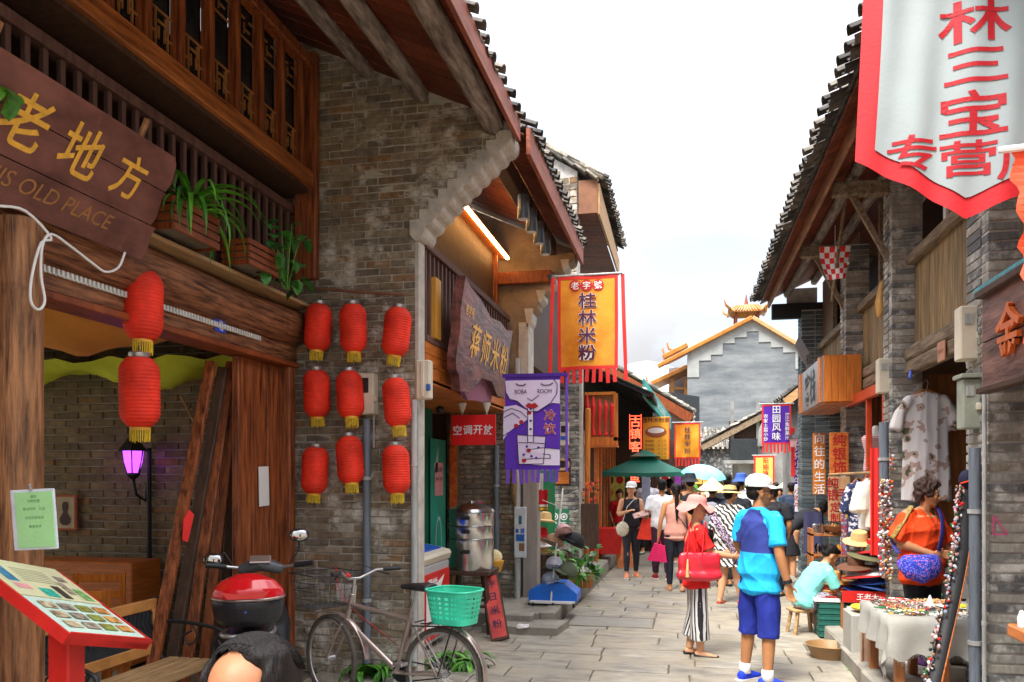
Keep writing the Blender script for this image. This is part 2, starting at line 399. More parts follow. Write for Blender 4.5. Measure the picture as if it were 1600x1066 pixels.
m_tile = mat('roof_tile_clay',(.075,.07,.066),rough=.9,var=.5,scale=10,bump=.5,rand=[(1,1,1),(.7,.7,.7),(1.5,1.45,1.35),(2.1,2,1.8)])
m_tile_l = mat('pale_roof_tile',(.16,.15,.135),rough=.9,var=.5,scale=10,bump=.5,rand=[(1,1,1),(.6,.6,.6),(1.6,1.55,1.45),(2.3,2.2,2)])
m_orange = mat('varnished_orange_wood',(.55,.16,.03),rough=.35,var=.3,scale=6,bump=.2,stretch=(.6,.6,6))
m_orangev = mat('varnished_orange_plank',(.62,.19,.03),rough=.35,var=.35,scale=5,bump=.2,stretch=(6,6,.5))
m_red = mat('lantern_red',(.80,.035,.014),rough=.65,var=.28,scale=5,bump=.05,spec=.3)
m_redp = mat('red_paint',(.62,.02,.015),rough=.45,var=.15,scale=6,bump=.05)
m_redl = mat('red_cloth',(.78,.03,.025),rough=.7,var=.12,scale=5,bump=.2)
m_gold = mat('yellow_fringe',(.72,.50,.03),rough=.7,var=.2,scale=30,bump=.2)
m_goldp = mat('gold_paint',(.80,.42,.05),rough=.4,var=.2,scale=20,bump=.1)
m_metal = mat('grey_metal',(.45,.46,.47),rough=.35,metal=.8,var=.12,scale=8,bump=.05)
m_steel = mat('steamer_steel',(.62,.62,.62),rough=.22,metal=1,var=.1,scale=8,bump=.03)
m_black = mat('black_plastic',(.02,.02,.022),rough=.4,var=.2,scale=8,bump=.05)
m_dkmetal = mat('dark_iron',(.04,.045,.05),rough=.45,metal=.5,var=.2,scale=12,bump=.1)
m_white = mat('white_paint',(.78,.78,.76),rough=.5,var=.06,scale=5,bump=.05)
m_cream = mat('cream_plastic',(.66,.60,.47),rough=.5,var=.1,scale=5,bump=.05)
m_pipe = mat('grey_blue_pipe',(.16,.19,.23),rough=.5,var=.35,scale=7,bump=.15,stretch=(4,4,.4))
m_pipel = mat('pale_pipe',(.42,.43,.42),rough=.5,var=.3,scale=7,bump=.15,stretch=(4,4,.4))
m_leaf = mat('leaf_green',(.07,.24,.025),rough=.45,var=.45,scale=4,bump=.1,rand=[(1,1,1),(.6,.7,.6),(1.5,1.4,1),(1.1,1.2,.8)])
m_leaf2 = mat('dark_leaf',(.035,.16,.03),rough=.4,var=.4,scale=6,bump=.1,rand=[(1,1,1),(.7,.75,.7),(1.5,1.4,1.1)])
m_stone = mat('paving',(.285,.265,.225),rough=.58,var=.35,scale=3.2,bump=.5,rand=[(1,1,1),(.90,.89,.88),(1.08,1.06,1.02),(.82,.82,.83),(1.02,.98,.92)],stain=((.37,.32,.235),1.6,.42,.66),grain=26)
m_conc = mat('concrete',(.27,.25,.21),rough=.85,var=.25,scale=3,bump=.5,stain=((.34,.30,.23),2,.5,.7))
m_soil = mat('dirt',(.17,.14,.10),rough=.95,var=.3,scale=2,bump=.6)
m_purple = mat('purple_cloth',(.10,.02,.42),rough=.6,var=.15,scale=3,bump=.1)
m_pinkp = mat('pale_pink_print',(.72,.60,.80),rough=.6,var=.04,scale=3,bump=0)
m_ink = mat('dark_ink',(.03,.02,.06),rough=.6,var=0,bump=0)
m_wprint = mat('white_print',(.85,.84,.82),rough=.6,var=0,bump=0)
m_rprint = mat('red_print',(.42,.005,.012),rough=.6,var=.05,bump=0)
m_paper = mat('paper',(.75,.75,.72),rough=.7,var=.05,bump=.02)
X0,Y0,Z0 = V((1,0,0)),V((0,1,0)),V((0,0,1))
XF,YW,XC = -3.46,6.65,-2.29

# ---------------------------------------------------------------- ground, street
MB().add([(-400,-60,-.03),(400,-60,-.03),(400,900,-.03),(-400,900,-.03)],[(0,1,2,3)]).build('ground',m_soil,kind='structure')
st = tag(bpy.data.objects.new('street',MB().add([(-3.4,-2,-.015),(3.0,-2,-.015),(3.4,60,-.015),(-3.4,60,-.015)],[(0,1,2,3)]).mesh('street',m_soil)),kind='structure'); link(st)
def slab_items(x0f,x1f,y0,y1,seed=3):
    r = random.Random(seed); its = []; y = y0; k = 0
    while y < y1:
        dep = r.uniform(.27,.40); x = x0f(y) + r.uniform(-.3,0)
        while x < x1f(y):
            w_ = r.uniform(.45,1.15); xe = min(x + w_,x1f(y)); xs = max(x,x0f(y))
            if xe - xs > .12:
                M = Matrix.Translation(((xs + xe) / 2,y + dep / 2,-.03 + r.uniform(-.004,.004))) @ Matrix.Rotation(r.uniform(-.006,.006),4,'X') @ Matrix.Rotation(r.uniform(-.012,.012),4,'Z') @ Matrix.Diagonal((xe - xs - .012,dep - .010,1,1))
                its.append((r.randrange(6),M))
            x += w_
        y += dep
    return its
def slab_mesh():
    mb = MB(); n = 5; vs = []
    for j in range(n + 1):
        for i in range(n + 1):
            e = .0 if 0 < i < n and 0 < j < n else -.007
            x = (i / n - .5); y = (j / n - .5)
            if i in (1,n - 1): x = math.copysign(.485,x)
            if j in (1,n - 1): y = math.copysign(.47,y)
            vs.append((x + (rnd(-.012,.012) if 0 < i < n else 0),y + (rnd(-.02,.02) if 0 < j < n else 0),.04 + e + rnd(-.0025,.0025)))
    fs = [(j * (n + 1) + i,j * (n + 1) + i + 1,(j + 1) * (n + 1) + i + 1,(j + 1) * (n + 1) + i) for j in range(n) for i in range(n)]
    edge = list(range(n + 1)) + [(j + 1) * (n + 1) + n for j in range(n)] + [n * (n + 1) + n - 1 - i for i in range(n)] + [(n - 1 - j) * (n + 1) for j in range(n - 1)]
    k = len(vs); vs += [(vs[i][0],vs[i][1],-.0) for i in edge]
    for a in range(len(edge)): b = (a + 1) % len(edge); fs.append((edge[b],edge[a],k + a,k + b))
    return mb.add(vs,fs)
LEFTX = lambda y: -3.2 if y < 9.2 else -1.46 + (y - 9.2) * .02 if y < 18 else -.9
RIGHTX = lambda y: 1.44 if y < 7 else 1.44 + (y - 7) * .03 if y < 15 else 2.1
pieces(st,'paving_stone','paving_stones',slab_items(LEFTX,RIGHTX,4.2,34),[slab_mesh() for _ in range(6)],m_stone)
# grass tufts in the joints
def tuft(c,n=26,s=.05,name='grass'):
    mb = MB(); r = random.Random(int(c[0] * 100 + c[1] * 57))
    for _ in range(n):
        a = r.uniform(0,2 * PI); q = r.uniform(0,s * 1.4); b = V((c[0] + math.cos(a) * q,c[1] + math.sin(a) * q * .6,c[2])); h = r.uniform(.4,1.1) * s; t = V((math.cos(a) * h * .6,math.sin(a) * h * .6,h)); p = V((-math.sin(a),math.cos(a),0)) * .004
        mb.add([b - p,b + p,b + t],[(0,1,2)])
    return mb
g = MB()
for u,v in ((912,912),(938,893),(884,975),(920,950),(948,888),(1001,868),(870,985),(1330,1050),(848,985)):
    p = px(u,v,Z=0); q = tuft((p.x,p.y,0)); g.add(q.v,q.f)
g.build('grass',m_leaf,kind='stuff')
# raised pavement on the left, in front of the hat stall, with its kerb
pv = MB().prism([(-4.2,9.15),(-1.66,9.15),(-1.60,12),(-1.55,18.6),(-4.2,18.6)],(0,0,-.02),X0,Y0,.18).build('pavement',m_conc,kind='structure')
kb = tag(thing('kerb',None,None),kind='structure')
mbs = [MB().box((0,0,0),(.17,.98,.22),ch=.018,jit=.009) for _ in range(4)]
pieces(kb,'kerb_stone','kerb_stones',[(i % 4,Matrix.Translation((-1.56 + .012 * i,9.68 + i,.072 + rnd(-.006,.006))) @ Matrix.Rotation(rnd(-.02,.02) - .012,4,'Z')) for i in range(9)],mbs,m_conc)
pieces(kb,'kerb_stone','kerb_stones',[(i % 4,Matrix.Translation((-2.2 - i,9.08,.065)) @ Matrix.Rotation(PI / 2 + rnd(-.02,.02),4,'Z')) for i in range(3)],mbs,m_conc)
MB().prism([(-.45,-.26),(.40,-.30),(.46,.24),(-.42,.28)],px(822,985,Z=0),X0,Y0,.09).build('stone_block',m_conc,kind='structure')
a0 = px(955,974,Z=0)
for dx,dy,sx,sy in ((0,-.30,1.0,.025),(0,.34,1.0,.025),(-.5,.02,.025,.66),(.5,.02,.025,.66)):
    MB().box((a0.x + dx,a0.y + dy,.014),(sx,sy,.006),ch=.001).build('joint_strip',m_soil,st)
MB().box((a0.x,a0.y + .02,.010),(.95,.60,.012),ch=.004).build('cover_slab',mat('cover_stone',(.27,.255,.22),rough=.7,var=.12,scale=6,bump=.4),st)
# right hand raised pavement
MB().prism([(1.47,4.2),(4.5,4.2),(4.5,15),(1.75,15),(1.52,7)],(0,0,-.02),X0,Y0,.14).build('pavement',m_conc,kind='structure')
rk = tag(thing('kerb',None,None),kind='structure')
pieces(rk,'kerb_stone','kerb_stones',[(i % 4,Matrix.Translation((1.475 + .018 * i,4.6 + i * 1.0,.045)) @ Matrix.Rotation(rnd(-.02,.02),4,'Z')) for i in range(10)],mbs,m_conc)
MB().box((1.9,6.0,.02),(1.0,.2,.02)).v
# restaurant floor
MB().prism([(-9,-1),(XF + .1,-1),(XF + .1,YW),(-9,YW)],(0,0,-.02),X0,Y0,.08).build('floor',m_conc,kind='structure')

# ---------------------------------------------------------------- roofs
def tiles(parent,A,B,up,ncol,nrow,m=None,r=.075,hide=None,limit=300,seed=5,rowl=.17,caps=True):
    """concave pans and convex covers between eave corners A and B, rows running along `up`"""
    A,B,up = V(A),V(B),V(up).normalized(); E = (B - A); stp = E.length / ncol; E.normalize(); Nn = up.cross(E) if up.cross(E).z > 0 else E.cross(up)
    base = Matrix((E,up,Nn)).transposed().to_4x4(); rr = random.Random(seed)
    def arc(sign,rad):
        mb = MB(); n = 6; vs = []; fs = []; l = rowl * 1.35
        for y,k in ((0,1.0),(l,.88)):
            for t in (0,.014):
                for i in range(n + 1):
                    a = PI * (.08 + .84 * i / n); rd = (rad - t) * k
                    vs.append((rd * math.cos(a),y,sign * (rd * math.sin(a) - rad * .35)))
        q = n + 1
        for i in range(n): fs += [(i,i + 1,2 * q + i + 1,2 * q + i),(q + i,3 * q + i,3 * q + i + 1,q + i + 1),(i,q + i,q + i + 1,i + 1),(2 * q + i,2 * q + i + 1,3 * q + i + 1,3 * q + i)]
        fs += [(0,2 * q,3 * q,q),(n,q + n,3 * q + n,2 * q + n)]
        return mb.add(vs,fs)
    ms = [arc(1,r * .95),arc(1,r),arc(-1,r),arc(-1,r * .95)]; its = []
    for j in range(nrow):
        for i in range(ncol * 2):
            cover = i % 2 == 0
            p = A + E * (stp * (i / 2 + .25)) + up * (j * rowl + rr.uniform(-.02,.02) - (.02 if cover else 0)) + Nn * (.055 if cover else .025)
            p += V((0,0,-0.02)) * (rr.random() < .1)
            M = Matrix.Translation(p) @ base @ Matrix.Rotation(rr.uniform(-.06,.06),4,'Z') @ Matrix.Rotation(-.07 + rr.uniform(-.03,.03),4,'X') @ Matrix.Diagonal((stp / (r * 2) * (.62 if cover else .72),1,.8 if cover else .6,1))
            its.append((rr.choice((0,1)) if cover else rr.choice((2,3)),M))
    pieces(parent,'roof_tile','roof_tiles',its,ms,m or m_tile,limit,hide)
def boards(parent,A,B,up,n,length,m,th=.02,gap=.006,name='soffit_board',along=False):
    """row of n boards from A to B, each `length` long along up"""
    A,B,up = V(A),V(B),V(up).normalized(); E = B - A; s_ = E.length / n; E.normalize(); Nn = E.cross(up).normalized()
    mb = MB().box((0,0,0),(s_ - gap,length,th),ch=.002); me = mb.mesh(name,m)
    for i in range(n):
        c = A + E * s_ * (i + .5) + up * length / 2 + Nn * rnd(-.002,.002)
        o = bpy.data.objects.new(name,me); link(o,parent)
        M = Matrix((E,up,Nn)).transposed().to_4x4(); M.translation = c; o.matrix_basis = M
SL = .47
def planks(parent,p0,p1,z0,z1,n,m,th=.025,gap=.005,name='plank',normal_off=0,limit=300):
    """vertical boards between p0 and p1 (ground points), z0..z1"""
    p0,p1 = V(p0),V(p1); e = p1 - p0; s_ = e.length / n; e.normalize(); me = MB().box((0,0,0),(s_ - gap,th,z1 - z0),ch=.003).mesh(name,m)
    for i in range(n):
        o = bpy.data.objects.new(name,me); link(o,parent)
        c = p0 + e * s_ * (i + .5); c.z = (z0 + z1) / 2
        o.location = c + e.cross(Z0) * rnd(-.003,.003); o.rotation_euler = (0,0,math.atan2(e.y,e.x))

# ---------------------------------------------------------------- restaurant house (left foreground)
rh = thing('restaurant_house','old two storey timber restaurant with log beam and dark lattice windows','house')
MB().loft([(XF + .02 + .012 * math.sin(y * 2),y,3.07 + .008 * math.sin(y * 3)) for y in (-1,0,1,2,3,4,4.6,5.2,5.8,6.3,6.6)],.165,n=22,wob=.012).build('log_beam',m_log,rh,smooth=40)
MB().box((XF + .06,2.9,3.255),(.34,7.4,.03),ch=.005).build('edging_board',mat('pale_edging',(.42,.27,.13),rough=.6,var=.3,scale=5,bump=.3,stretch=(4,.5,4)),rh)
MB().box((XF - .02,2.9,2.84),(.17,7.4,.16),ch=.012).build('lintel',m_log,rh)
MB().box((XF - .0,2.9,2.735),(.22,7.3,.045),ch=.006).build('lintel_rail',m_redwood,rh)
pp = px(30,900,X=-3.24); PX,PY = pp.x,pp.y
po = MB().loft([(PX,PY,0),(PX + .006,PY,.9),(PX - .004,PY,1.8),(PX,PY,2.6),(PX - .003,PY,3.02)],.108,n=24,wob=.02,rnd_=.15).build('log_post',m_post,rh,smooth=40)
MB().box((PX - .2,PY - .06,1.5),(.10,.1,3.0),ch=.01).build('post_board',m_post,rh)
# wide board column and door post at the far side of the opening
ya,yb = px(370,800,X=XF).y,px(437,800,X=XF).y
n_ = 3
for i in range(n_): MB().box((XF - .02 + rnd(-.004,.004),ya + (yb - ya) * (i + .5) / n_,1.38),(.06,(yb - ya) / n_ - .006,2.66),ch=.006).build('column_board',m_redboard,rh)
MB().box((XF + .03,yb + .06,1.38),(.13,.11,2.68),ch=.012).build('door_post',m_redboard,rh)
# balcony
MB().box((XF - .8,2.9,3.33),(1.7,7.4,.08)).build('balcony_floor',m_dark,rh)
MB().bar((XF + .02,-1,3.37),(XF + .02,6.6,3.37),.10,.08,ch=.006).build('balcony_sill',m_bal,rh)
MB().bar((XF + .02,-1,4.13),(XF + .02,6.6,4.13),.09,.07,ch=.006).build('balcony_rail',m_bal,rh)
me = MB().box((0,0,0),(.035,.035,.70),ch=.003).mesh('baluster',m_bal)
y = 1.5
while y < 6.55: o = bpy.data.objects.new('baluster',me); link(o,rh); o.location = (XF + .02,y,3.75); y += .125
# window bay
WX = -3.26
MB().bar((WX,-1,4.36),(WX,6.6,4.36),.14,.14,ch=.01).build('window_beam',mat('orange_brown_beam',(.30,.07,.015),rough=.45,var=.6,scale=5,bump=.5,stretch=(5,.5,5),col2=(.52,.17,.04)),rh)
MB().box((WX - .35,2.8,4.27),(.75,7.6,.04)).build('bay_floor',m_dark,rh)
MB().bar((WX,-1,5.40),(WX,6.6,5.40),.12,.10,ch=.01).build('window_head',m_redboard,rh)
yy = [px(u,300,X=WX).y for u in (278,327,366,401,437)]; stp = (yy[-1] - yy[0]) / 4
m_gl = mat('dark_window_glass',(.012,.016,.018),rough=.12,var=.3,scale=3,bump=0,spec=.5)
mul = MB().box((0,0,0),(.08,.055,.95),ch=.006).mesh('window_post',m_redboard)
fr = MB()
w0 = stp - .055
for a,b in (((-w0 / 2 + .02,-.44),(w0 / 2 - .02,-.44)),((-w0 / 2 + .02,.44),(w0 / 2 - .02,.44)),((-w0 / 2 + .02,-.46),(-w0 / 2 + .02,.46)),((w0 / 2 - .02,-.46),(w0 / 2 - .02,.46))): fr.bar((0,a[0],a[1]),(0,b[0],b[1]),.03,.03)
frm = fr.mesh('window_frame',m_redboard)
la = MB()
for ox,oz,s in ((-.07,-.33,1),(.07,-.33,-1),(0,-.25,1),(-.07,.33,-1),(.07,.33,1),(0,.25,-1)):
    la.bar((0,ox - .04,oz),(0,ox + .04,oz),.012,.012); la.bar((0,ox + .04 * s,oz - .035),(0,ox + .04 * s,oz + .045),.012,.012)
la.bar((0,-.1,-.18),(0,.1,-.18),.012,.012); la.bar((0,-.1,.18),(0,.1,.18),.012,.012); la.bar((0,-.06,-.43),(0,-.06,-.18),.012,.012); la.bar((0,.06,-.43),(0,.06,-.18),.012,.012)
lam = la.mesh('window_lattice',mat('gold_lattice',(.30,.13,.04),rough=.5,var=.3))
glm = MB().box((0,0,0),(.008,w0 - .04,.9)).mesh('window_pane',m_gl)
k = -9
while True:
    yk = yy[0] + stp * k; k += 1
    if yk > 6.55: break
    o = bpy.data.objects.new('window_post',mul); link(o,rh); o.location = (WX,yk,4.89)
    if yk + stp < 6.6:
        wo = bpy.data.objects.new('window_frame',frm); link(wo,rh); wo.location = (WX,yk + stp / 2,4.89)
        for nm,mm,dx in (('window_lattice',lam,.0),('window_pane',glm,-.03)):
            q = bpy.data.objects.new(nm,mm); link(q,wo); q.location = (dx,0,0)
            if 'latt' in nm: q['kind'] = 'stuff'
MB().box((WX - .02,6.56,4.5),(.2,.09,2.0),ch=.008).build('corner_post',m_redboard,rh)
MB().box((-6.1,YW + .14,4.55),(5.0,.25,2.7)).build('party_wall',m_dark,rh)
MB().box((-8.6,2.8,4.4),(.2,7.8,2.4)).build('back_wall',m_dark,rh)  # unseen; left open below to let daylight into the dining room
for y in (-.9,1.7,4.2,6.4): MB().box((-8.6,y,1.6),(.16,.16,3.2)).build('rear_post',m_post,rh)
MB().box((-6.1,-1.05,2.8),(5.2,.1,5.6)).build('unseen_side_wall',m_dark,rh)  # unseen, added to keep daylight from pouring into the rooms
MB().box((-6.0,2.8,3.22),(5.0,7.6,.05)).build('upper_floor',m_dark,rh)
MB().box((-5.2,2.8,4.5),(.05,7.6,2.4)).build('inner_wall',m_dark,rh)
MB().box((XF - .03,1.1,1.4),(.1,4.2,2.7)).build('front_boards',m_redboard,rh)
# roof
EX,EZ = -1.435,4.72
up = V((-1,0,SL)).normalized()
boards(rh,(EX - .02,-.4,EZ + .05),(EX - .02,YW + .12,EZ + .05),up,48,4.6,m_soffit,name='soffit_board')
MB().prism([(-8.7,EZ + .12 + SL * (8.7 + EX) - 2.4),(-5.3,EZ + .1 + SL * (5.3 + EX)),(-4.5,EZ + .1 + SL * (4.5 + EX)),(-4.5,EZ + .14 + SL * (4.5 + EX)),(-5.3,EZ + .2 + SL * (5.3 + EX)),(-8.7,EZ + .2 + SL * (8.7 + EX) - 2.4)],(0,YW + .1,0),X0,Z0,7.9).build('rear_roof',m_tile,rh)
for (u,v,r) in ((768,190,.085),(652,140,.07),(568,80,.06)):
    p = px(u,v + 4,Y=YW - .05); z = EZ + .03 + SL * (EX - p.x) - r
    MB().loft([(p.x + .02 * math.sin(y * 1.7 + r * 50),y,z + .01 * math.sin(y * 2.1)) for y in (-.5,.5,1.5,2.5,3.5,4.5,5.5,6.2,YW - .02)],[r * (.85 + .03 * i) for i in range(9)],n=16,wob=.05).build('purlin',m_grey_log,rh,smooth=40)
MB().bar((EX + .03,-.4,EZ + .015),(EX + .03,YW + .12,EZ + .015),.035,.19,ch=.004).build('fascia_board',m_fascia,rh)
tiles(rh,(EX + .04,-.4,EZ + .07),(EX + .04,YW + .2,EZ + .07),up,36,6,rowl=.15)

# end wall of the restaurant: facing the camera, corbelled out under the eave
ew = thing('brick_end_wall','tall weathered brick wall with white stepped corbel and lanterns hung on it','wall')
def zroof(x): return EZ + .04 + SL * (EX - x)
def corb(x): return -9 if x < XC else 3.84 + (4.64 - 3.84) * ((x - XC) / (EX - XC)) ** .92
cp = [(XF,0),(XC - .0,0),(XC,3.80)] + [(x,corb(x) + .01) for x in (XC + .06,XC + .3,XC + .55,EX - .02)] + [(EX - .02,zroof(EX)),(XF,zroof(XF))]
MB().prism(cp,(0,YW + .13,0),X0,Z0,.13).build('mortar',m_mortar,ew)
brick_pieces(ew,(XF,YW,0),X0,EX - XF + .1,0,5.8,lambda x,z: z < zroof(x + XF) - .03,clip=lambda z: (XC - .01 - XF) if z < 3.86 else min(EX - .10,XC + (EX - XC) * max(0,min(1,(z - 3.96) / .80)) ** 1.087 - .03) - XF,L=.235,Hh=.0665,D=.06,m=m_brick,seed=2,proud=.009,vary=.008)
MB().box((XC + .008,YW + .065,1.9),(.04,.15,3.8),ch=.006,jit=.003).build('corner_trim',m_plaster,ew)
nst = 10
for i in range(nst):
    x0 = XC + (EX - XC) * i / nst; x1 = XC + (EX - XC) * (i + 1) / nst
    z0 = 3.80 if i == 0 else corb(x0) - .015; z1 = corb(x1) + .05
    cx = x1 - x0; hgt = z1 - z0
    pts = [(0,0)] + [(cx * (.15 + .85 * math.sin(t * PI / 2 / 4)),hgt * .55 * (1 - math.cos(t * PI / 2 / 4)) + .012) for t in range(5)] + [(cx,hgt),(-.05,hgt),(-.05,hgt * .3)]
    MB().prism(pts,(x0,YW + .31 + .004 * (i % 2),z0),X0,Z0,.345).build('corbel_step',m_plaster,ew)
# inner brick wall seen through the opening
iw = thing('inner_brick_wall','dark sooty brick wall inside the restaurant behind the purple lamp','wall')
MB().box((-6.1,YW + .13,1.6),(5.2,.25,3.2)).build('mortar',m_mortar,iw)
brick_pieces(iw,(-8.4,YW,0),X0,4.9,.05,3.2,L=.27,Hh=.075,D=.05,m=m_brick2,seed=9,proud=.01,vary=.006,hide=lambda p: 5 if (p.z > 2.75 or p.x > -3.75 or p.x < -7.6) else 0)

# cloth ceiling
def drape(name,y0,y1,m,label,zz,grp):
    mb = MB(); vs = []; fs = []; nx,ny = 26,12
    for j in range(ny + 1):
        for i in range(nx + 1):
            x = -8.3 + (XF + 8.2) * i / nx; y = y0 + (y1 - y0) * j / ny
            z = zz - .22 * math.sin(PI * j / ny) * (.6 + .4 * math.sin(i * .7)) - .03 * math.sin(i * 1.9 + j)
            vs.append((x,y,z))
    for j in range(ny):
        for i in range(nx): a = j * (nx + 1) + i; fs.append((a,a + 1,a + nx + 2,a + nx + 1))
    return mb.add(vs,fs).build(name,m,smooth=True,label=label,cat='cloth',group=grp)
m_dg = mat('lime_cloth',(.62,.78,.04),rough=.8,var=.15,scale=2,bump=.1); m_do = mat('orange_ceiling_cloth',(.90,.38,.06),rough=.8,var=.15,scale=2,bump=.1)
for m_ in (m_dg,m_do):
    b = m_.node_tree.nodes['Principled BSDF']
drape('ceiling_cloth',6.0,6.64,m_dg,'lime green cloth hung under the ceiling against the dark brick wall',2.76,'ceiling cloths')
drape('ceiling_cloth',4.5,6.05,m_do,'orange cloth hung under the ceiling between two lime green ones',2.93,'ceiling cloths')
drape('ceiling_cloth',2.6,4.55,m_dg,'lime green cloth hung just behind the lintel of the opening',2.97,'ceiling cloths')

# leaning door planks
lp = [((330,566),(248,990)),((349,575),(276,990)),((362,566),(300,985)),((370,590),(326,975)),((378,600),(350,960))]
for i,(a,b) in enumerate(lp):
    A = px(*a,X=XF - .12 - .02 * i); B = px(b[0],b[1],X=XF - .12 - .04 * i)
    d_ = (B - A).normalized(); B = A + d_ * ((A.z - .07) / -d_.z)
    o = MB().bar(A,B,.078,.05,up=(.2,-1,0),ch=.006,jit=.002).build('door_plank',(m_redboard,MATS['dark_wood'],m_redboard,m_redboard,MATS['dark_wood'])[i],label=('door plank leaning in the opening, outermost and leftmost, red tag on it','second door plank from the left leaning in the opening','middle door plank of the five leaning in the opening','second door plank from the board column, leaning','door plank leaning closest to the wide board column')[i],cat='plank',group='planks leaning in the opening')
p = px(292,822,X=XF - .05)
MB().prism([(-.03,-.10),(.02,-.12),(.05,.08),(.0,.12),(-.04,.05)],p,V((.25,1,0)).normalized(),V((0,.18,1)).normalized(),.006).build('red_tag',m_redl,label='red paper tag stuck on the outermost leaning door plank',cat='tag')

# wooden name board
A = V((-3.12,4.53,3.82)); Bv = V((-3.46,4.60,3.20)); C_ = V((-3.46,2.6,3.20)); D_ = V((-3.12,2.6,3.80))
Rs = V((0,1,0)); Us = (A - Bv); Us.x = .34; Us.y = -.0; hs = V((.27,0,.575)).length; Us = V((.27,0,.575)).normalized()
nbd = thing('name_board','dark red wooden name board with golden characters tilted over the opening','sign')
Ob = V((-3.22,3.22,3.065))
edge = [(-1.0,.0),(-.5,.012),(0,-.008),(.5,.01),(1.02,-.01),(1.035,.2),(1.0,.38),(1.01,hs - .05),(.97,hs),(.7,hs + .015),(.2,hs - .008),(-.3,hs + .012),(-1.0,hs)]
# three boards with recessed joints
m_sgn = mat('sign_board_wood',(.14,.045,.032),rough=.45,var=.4,scale=3,bump=.4,stretch=(1.5,.8,1.5),col2=(.24,.09,.065),stain=((.30,.15,.12),4,.6,.8))
Nb = Rs.cross(Us)
for i in range(3):
    lo = hs * i / 3 + (.003 if i else 0); hi = hs * (i + 1) / 3 - .003
    xr = 1.0 + (.03,.0,.01)[i]
    MB().prism([(-1.0,lo),(0,lo),(xr - .02,lo),(xr,lo + .05),(xr - .015,hi - .04),(xr - (.05 if i == 2 else 0),hi),(0,hi + (.006 if i == 2 else 0)),(-1,hi)],Ob - Nb * .03,Rs,Us,.055).build('board',m_sgn,nbd)
for i,(ch,t) in enumerate(zip('老地方',(-.03,.33,.69))):
    text(ch,m_goldp,Ob + Rs * t + Us * (hs * .64),Rs,Us,(.27,.27,.24)[i],nbd,off=.027,bold=.012,skew=.12,sx=.92)
text('THIS OLD PLACE',mat('dull_gold_paint',(.34,.15,.04),rough=.5,var=.2,scale=20),Ob + Rs * .23 + Us * (hs * .2),Rs,Us,.085,nbd,off=.027,latin=True,skew=.3)
for y in (3.0,4.0): MB().bar((-3.30,y,3.1),(-2.98,y,3.78),.03,.025,ch=.004).build('hanger',m_post,nbd)

# number plate
p = px(344,509,X=XF + .07); npl = thing('number_plate','small blue enamel house number plate on the lintel','sign',p)
MB().box((0,0,0),(.006,.13,.10),ch=.002).build('plate',mat('blue_enamel',(.02,.08,.62),rough=.3),npl)
text('46',m_wprint,(.004,0,-.015),Y0,Z0,.045,npl,latin=True,bold=.01,off=.002); text('商铺',m_wprint,(.004,0,.028),Y0,Z0,.022,npl,off=.002)
# rope light along lintel
rl = MB(); y = PY + .1
while y < px(392,500,X=XF).y:
    rl.box((XF + .08,y,2.875),(.022,.018,.038),ch=.003); y += .034
rl.bar((XF + .075,PY + .1,2.862),(XF + .075,5.95,2.862),.012,.01)
rl.build('light_strip',mat('rope_light',(.62,.62,.58),rough=.3),label='ribbed grey light strip fixed along the lintel of the opening',cat='light strip')
# white cable
def cable(pts,r,m,label,name='cable',cat='cable',d=None,X=None):
    ps = [px(u,v,X=X) if X is not None else px(u,v,d=d) for u,v in pts]
    sm = []
    for i in range(len(ps) - 1):
        p0 = ps[max(i - 1,0)]; p1 = ps[i]; p2 = ps[i + 1]; p3 = ps[min(i + 2,len(ps) - 1)]
        for t in (0,.25,.5,.75): sm.append(.5 * ((2 * p1) + (p2 - p0) * t + (2 * p0 - 5 * p1 + 4 * p2 - p3) * t * t + (3 * p1 - p0 - 3 * p2 + p3) * t ** 3))
    sm.append(ps[-1])
    return MB().loft(sm,r,n=6).build(name,m,smooth=True,label=label,cat=cat)
cable([(0,322),(40,330),(80,372),(64,380),(50,430),(48,470),(60,484),(70,470),(64,430),(66,385),(80,366),(110,385),(145,412),(165,425),(185,418),(195,395)],.007,m_white,'white cable looped over the log post below the name board',X=-3.10)

# notice in plastic sleeve on post
nt_ = thing('notice_holder','green notice in a clear plastic sleeve nailed to the log post','notice',px(54,812,d=3.62),rot=(R_(2),R_(-3),R_(10)))
MB().box((0,0,0),(.205,.012,.275),ch=.004).build('sleeve',mat('clear_plastic',(.62,.68,.74),rough=.2,alpha=1),nt_)
MB().box((0.008,-.008,0),(.172,.004,.25)).build('sheet',mat('green_paper',(.38,.72,.32),rough=.6,var=.06),nt_)
for i,(z,wd,s) in enumerate(((.105,.10,'通知'),(.085,.12,'文明经营'),(.05,.12,'营业时间 九点'),(.01,.12,'欢迎光临本店'),(-.03,.08,'谢谢合作'))): text(s,mat('dull_green_ink',(.12,.3,.12),var=0,bump=0),(0.008,-.010,z),X0,Z0,.014,nt_,off=.001)
MB().loft([(.0,-.01,.135),(0,-.015,.16)],.006,n=8).build('nail',m_metal,nt_)
# paper on board column
p = px(408,762,X=XF + .05)
MB().add([V((0.012,-.11,-.30)) + p,V((.012,.10,-.30)) + p,V((.016,.10,0)) + p,V((.012,-.05 + .16,.06)) + p,V((.012,-.08,.06)) + p],[(0,1,2,3,4)])
cl = MB().box((XF + .022,(px(400,760,X=XF).y + px(417,760,X=XF).y) / 2,1.67),(.004,.16,.33),rot=(R_(2),0,0)).build('paper_sheet',m_paper,label='blank white paper sheet taped on the wide board column',cat='paper')

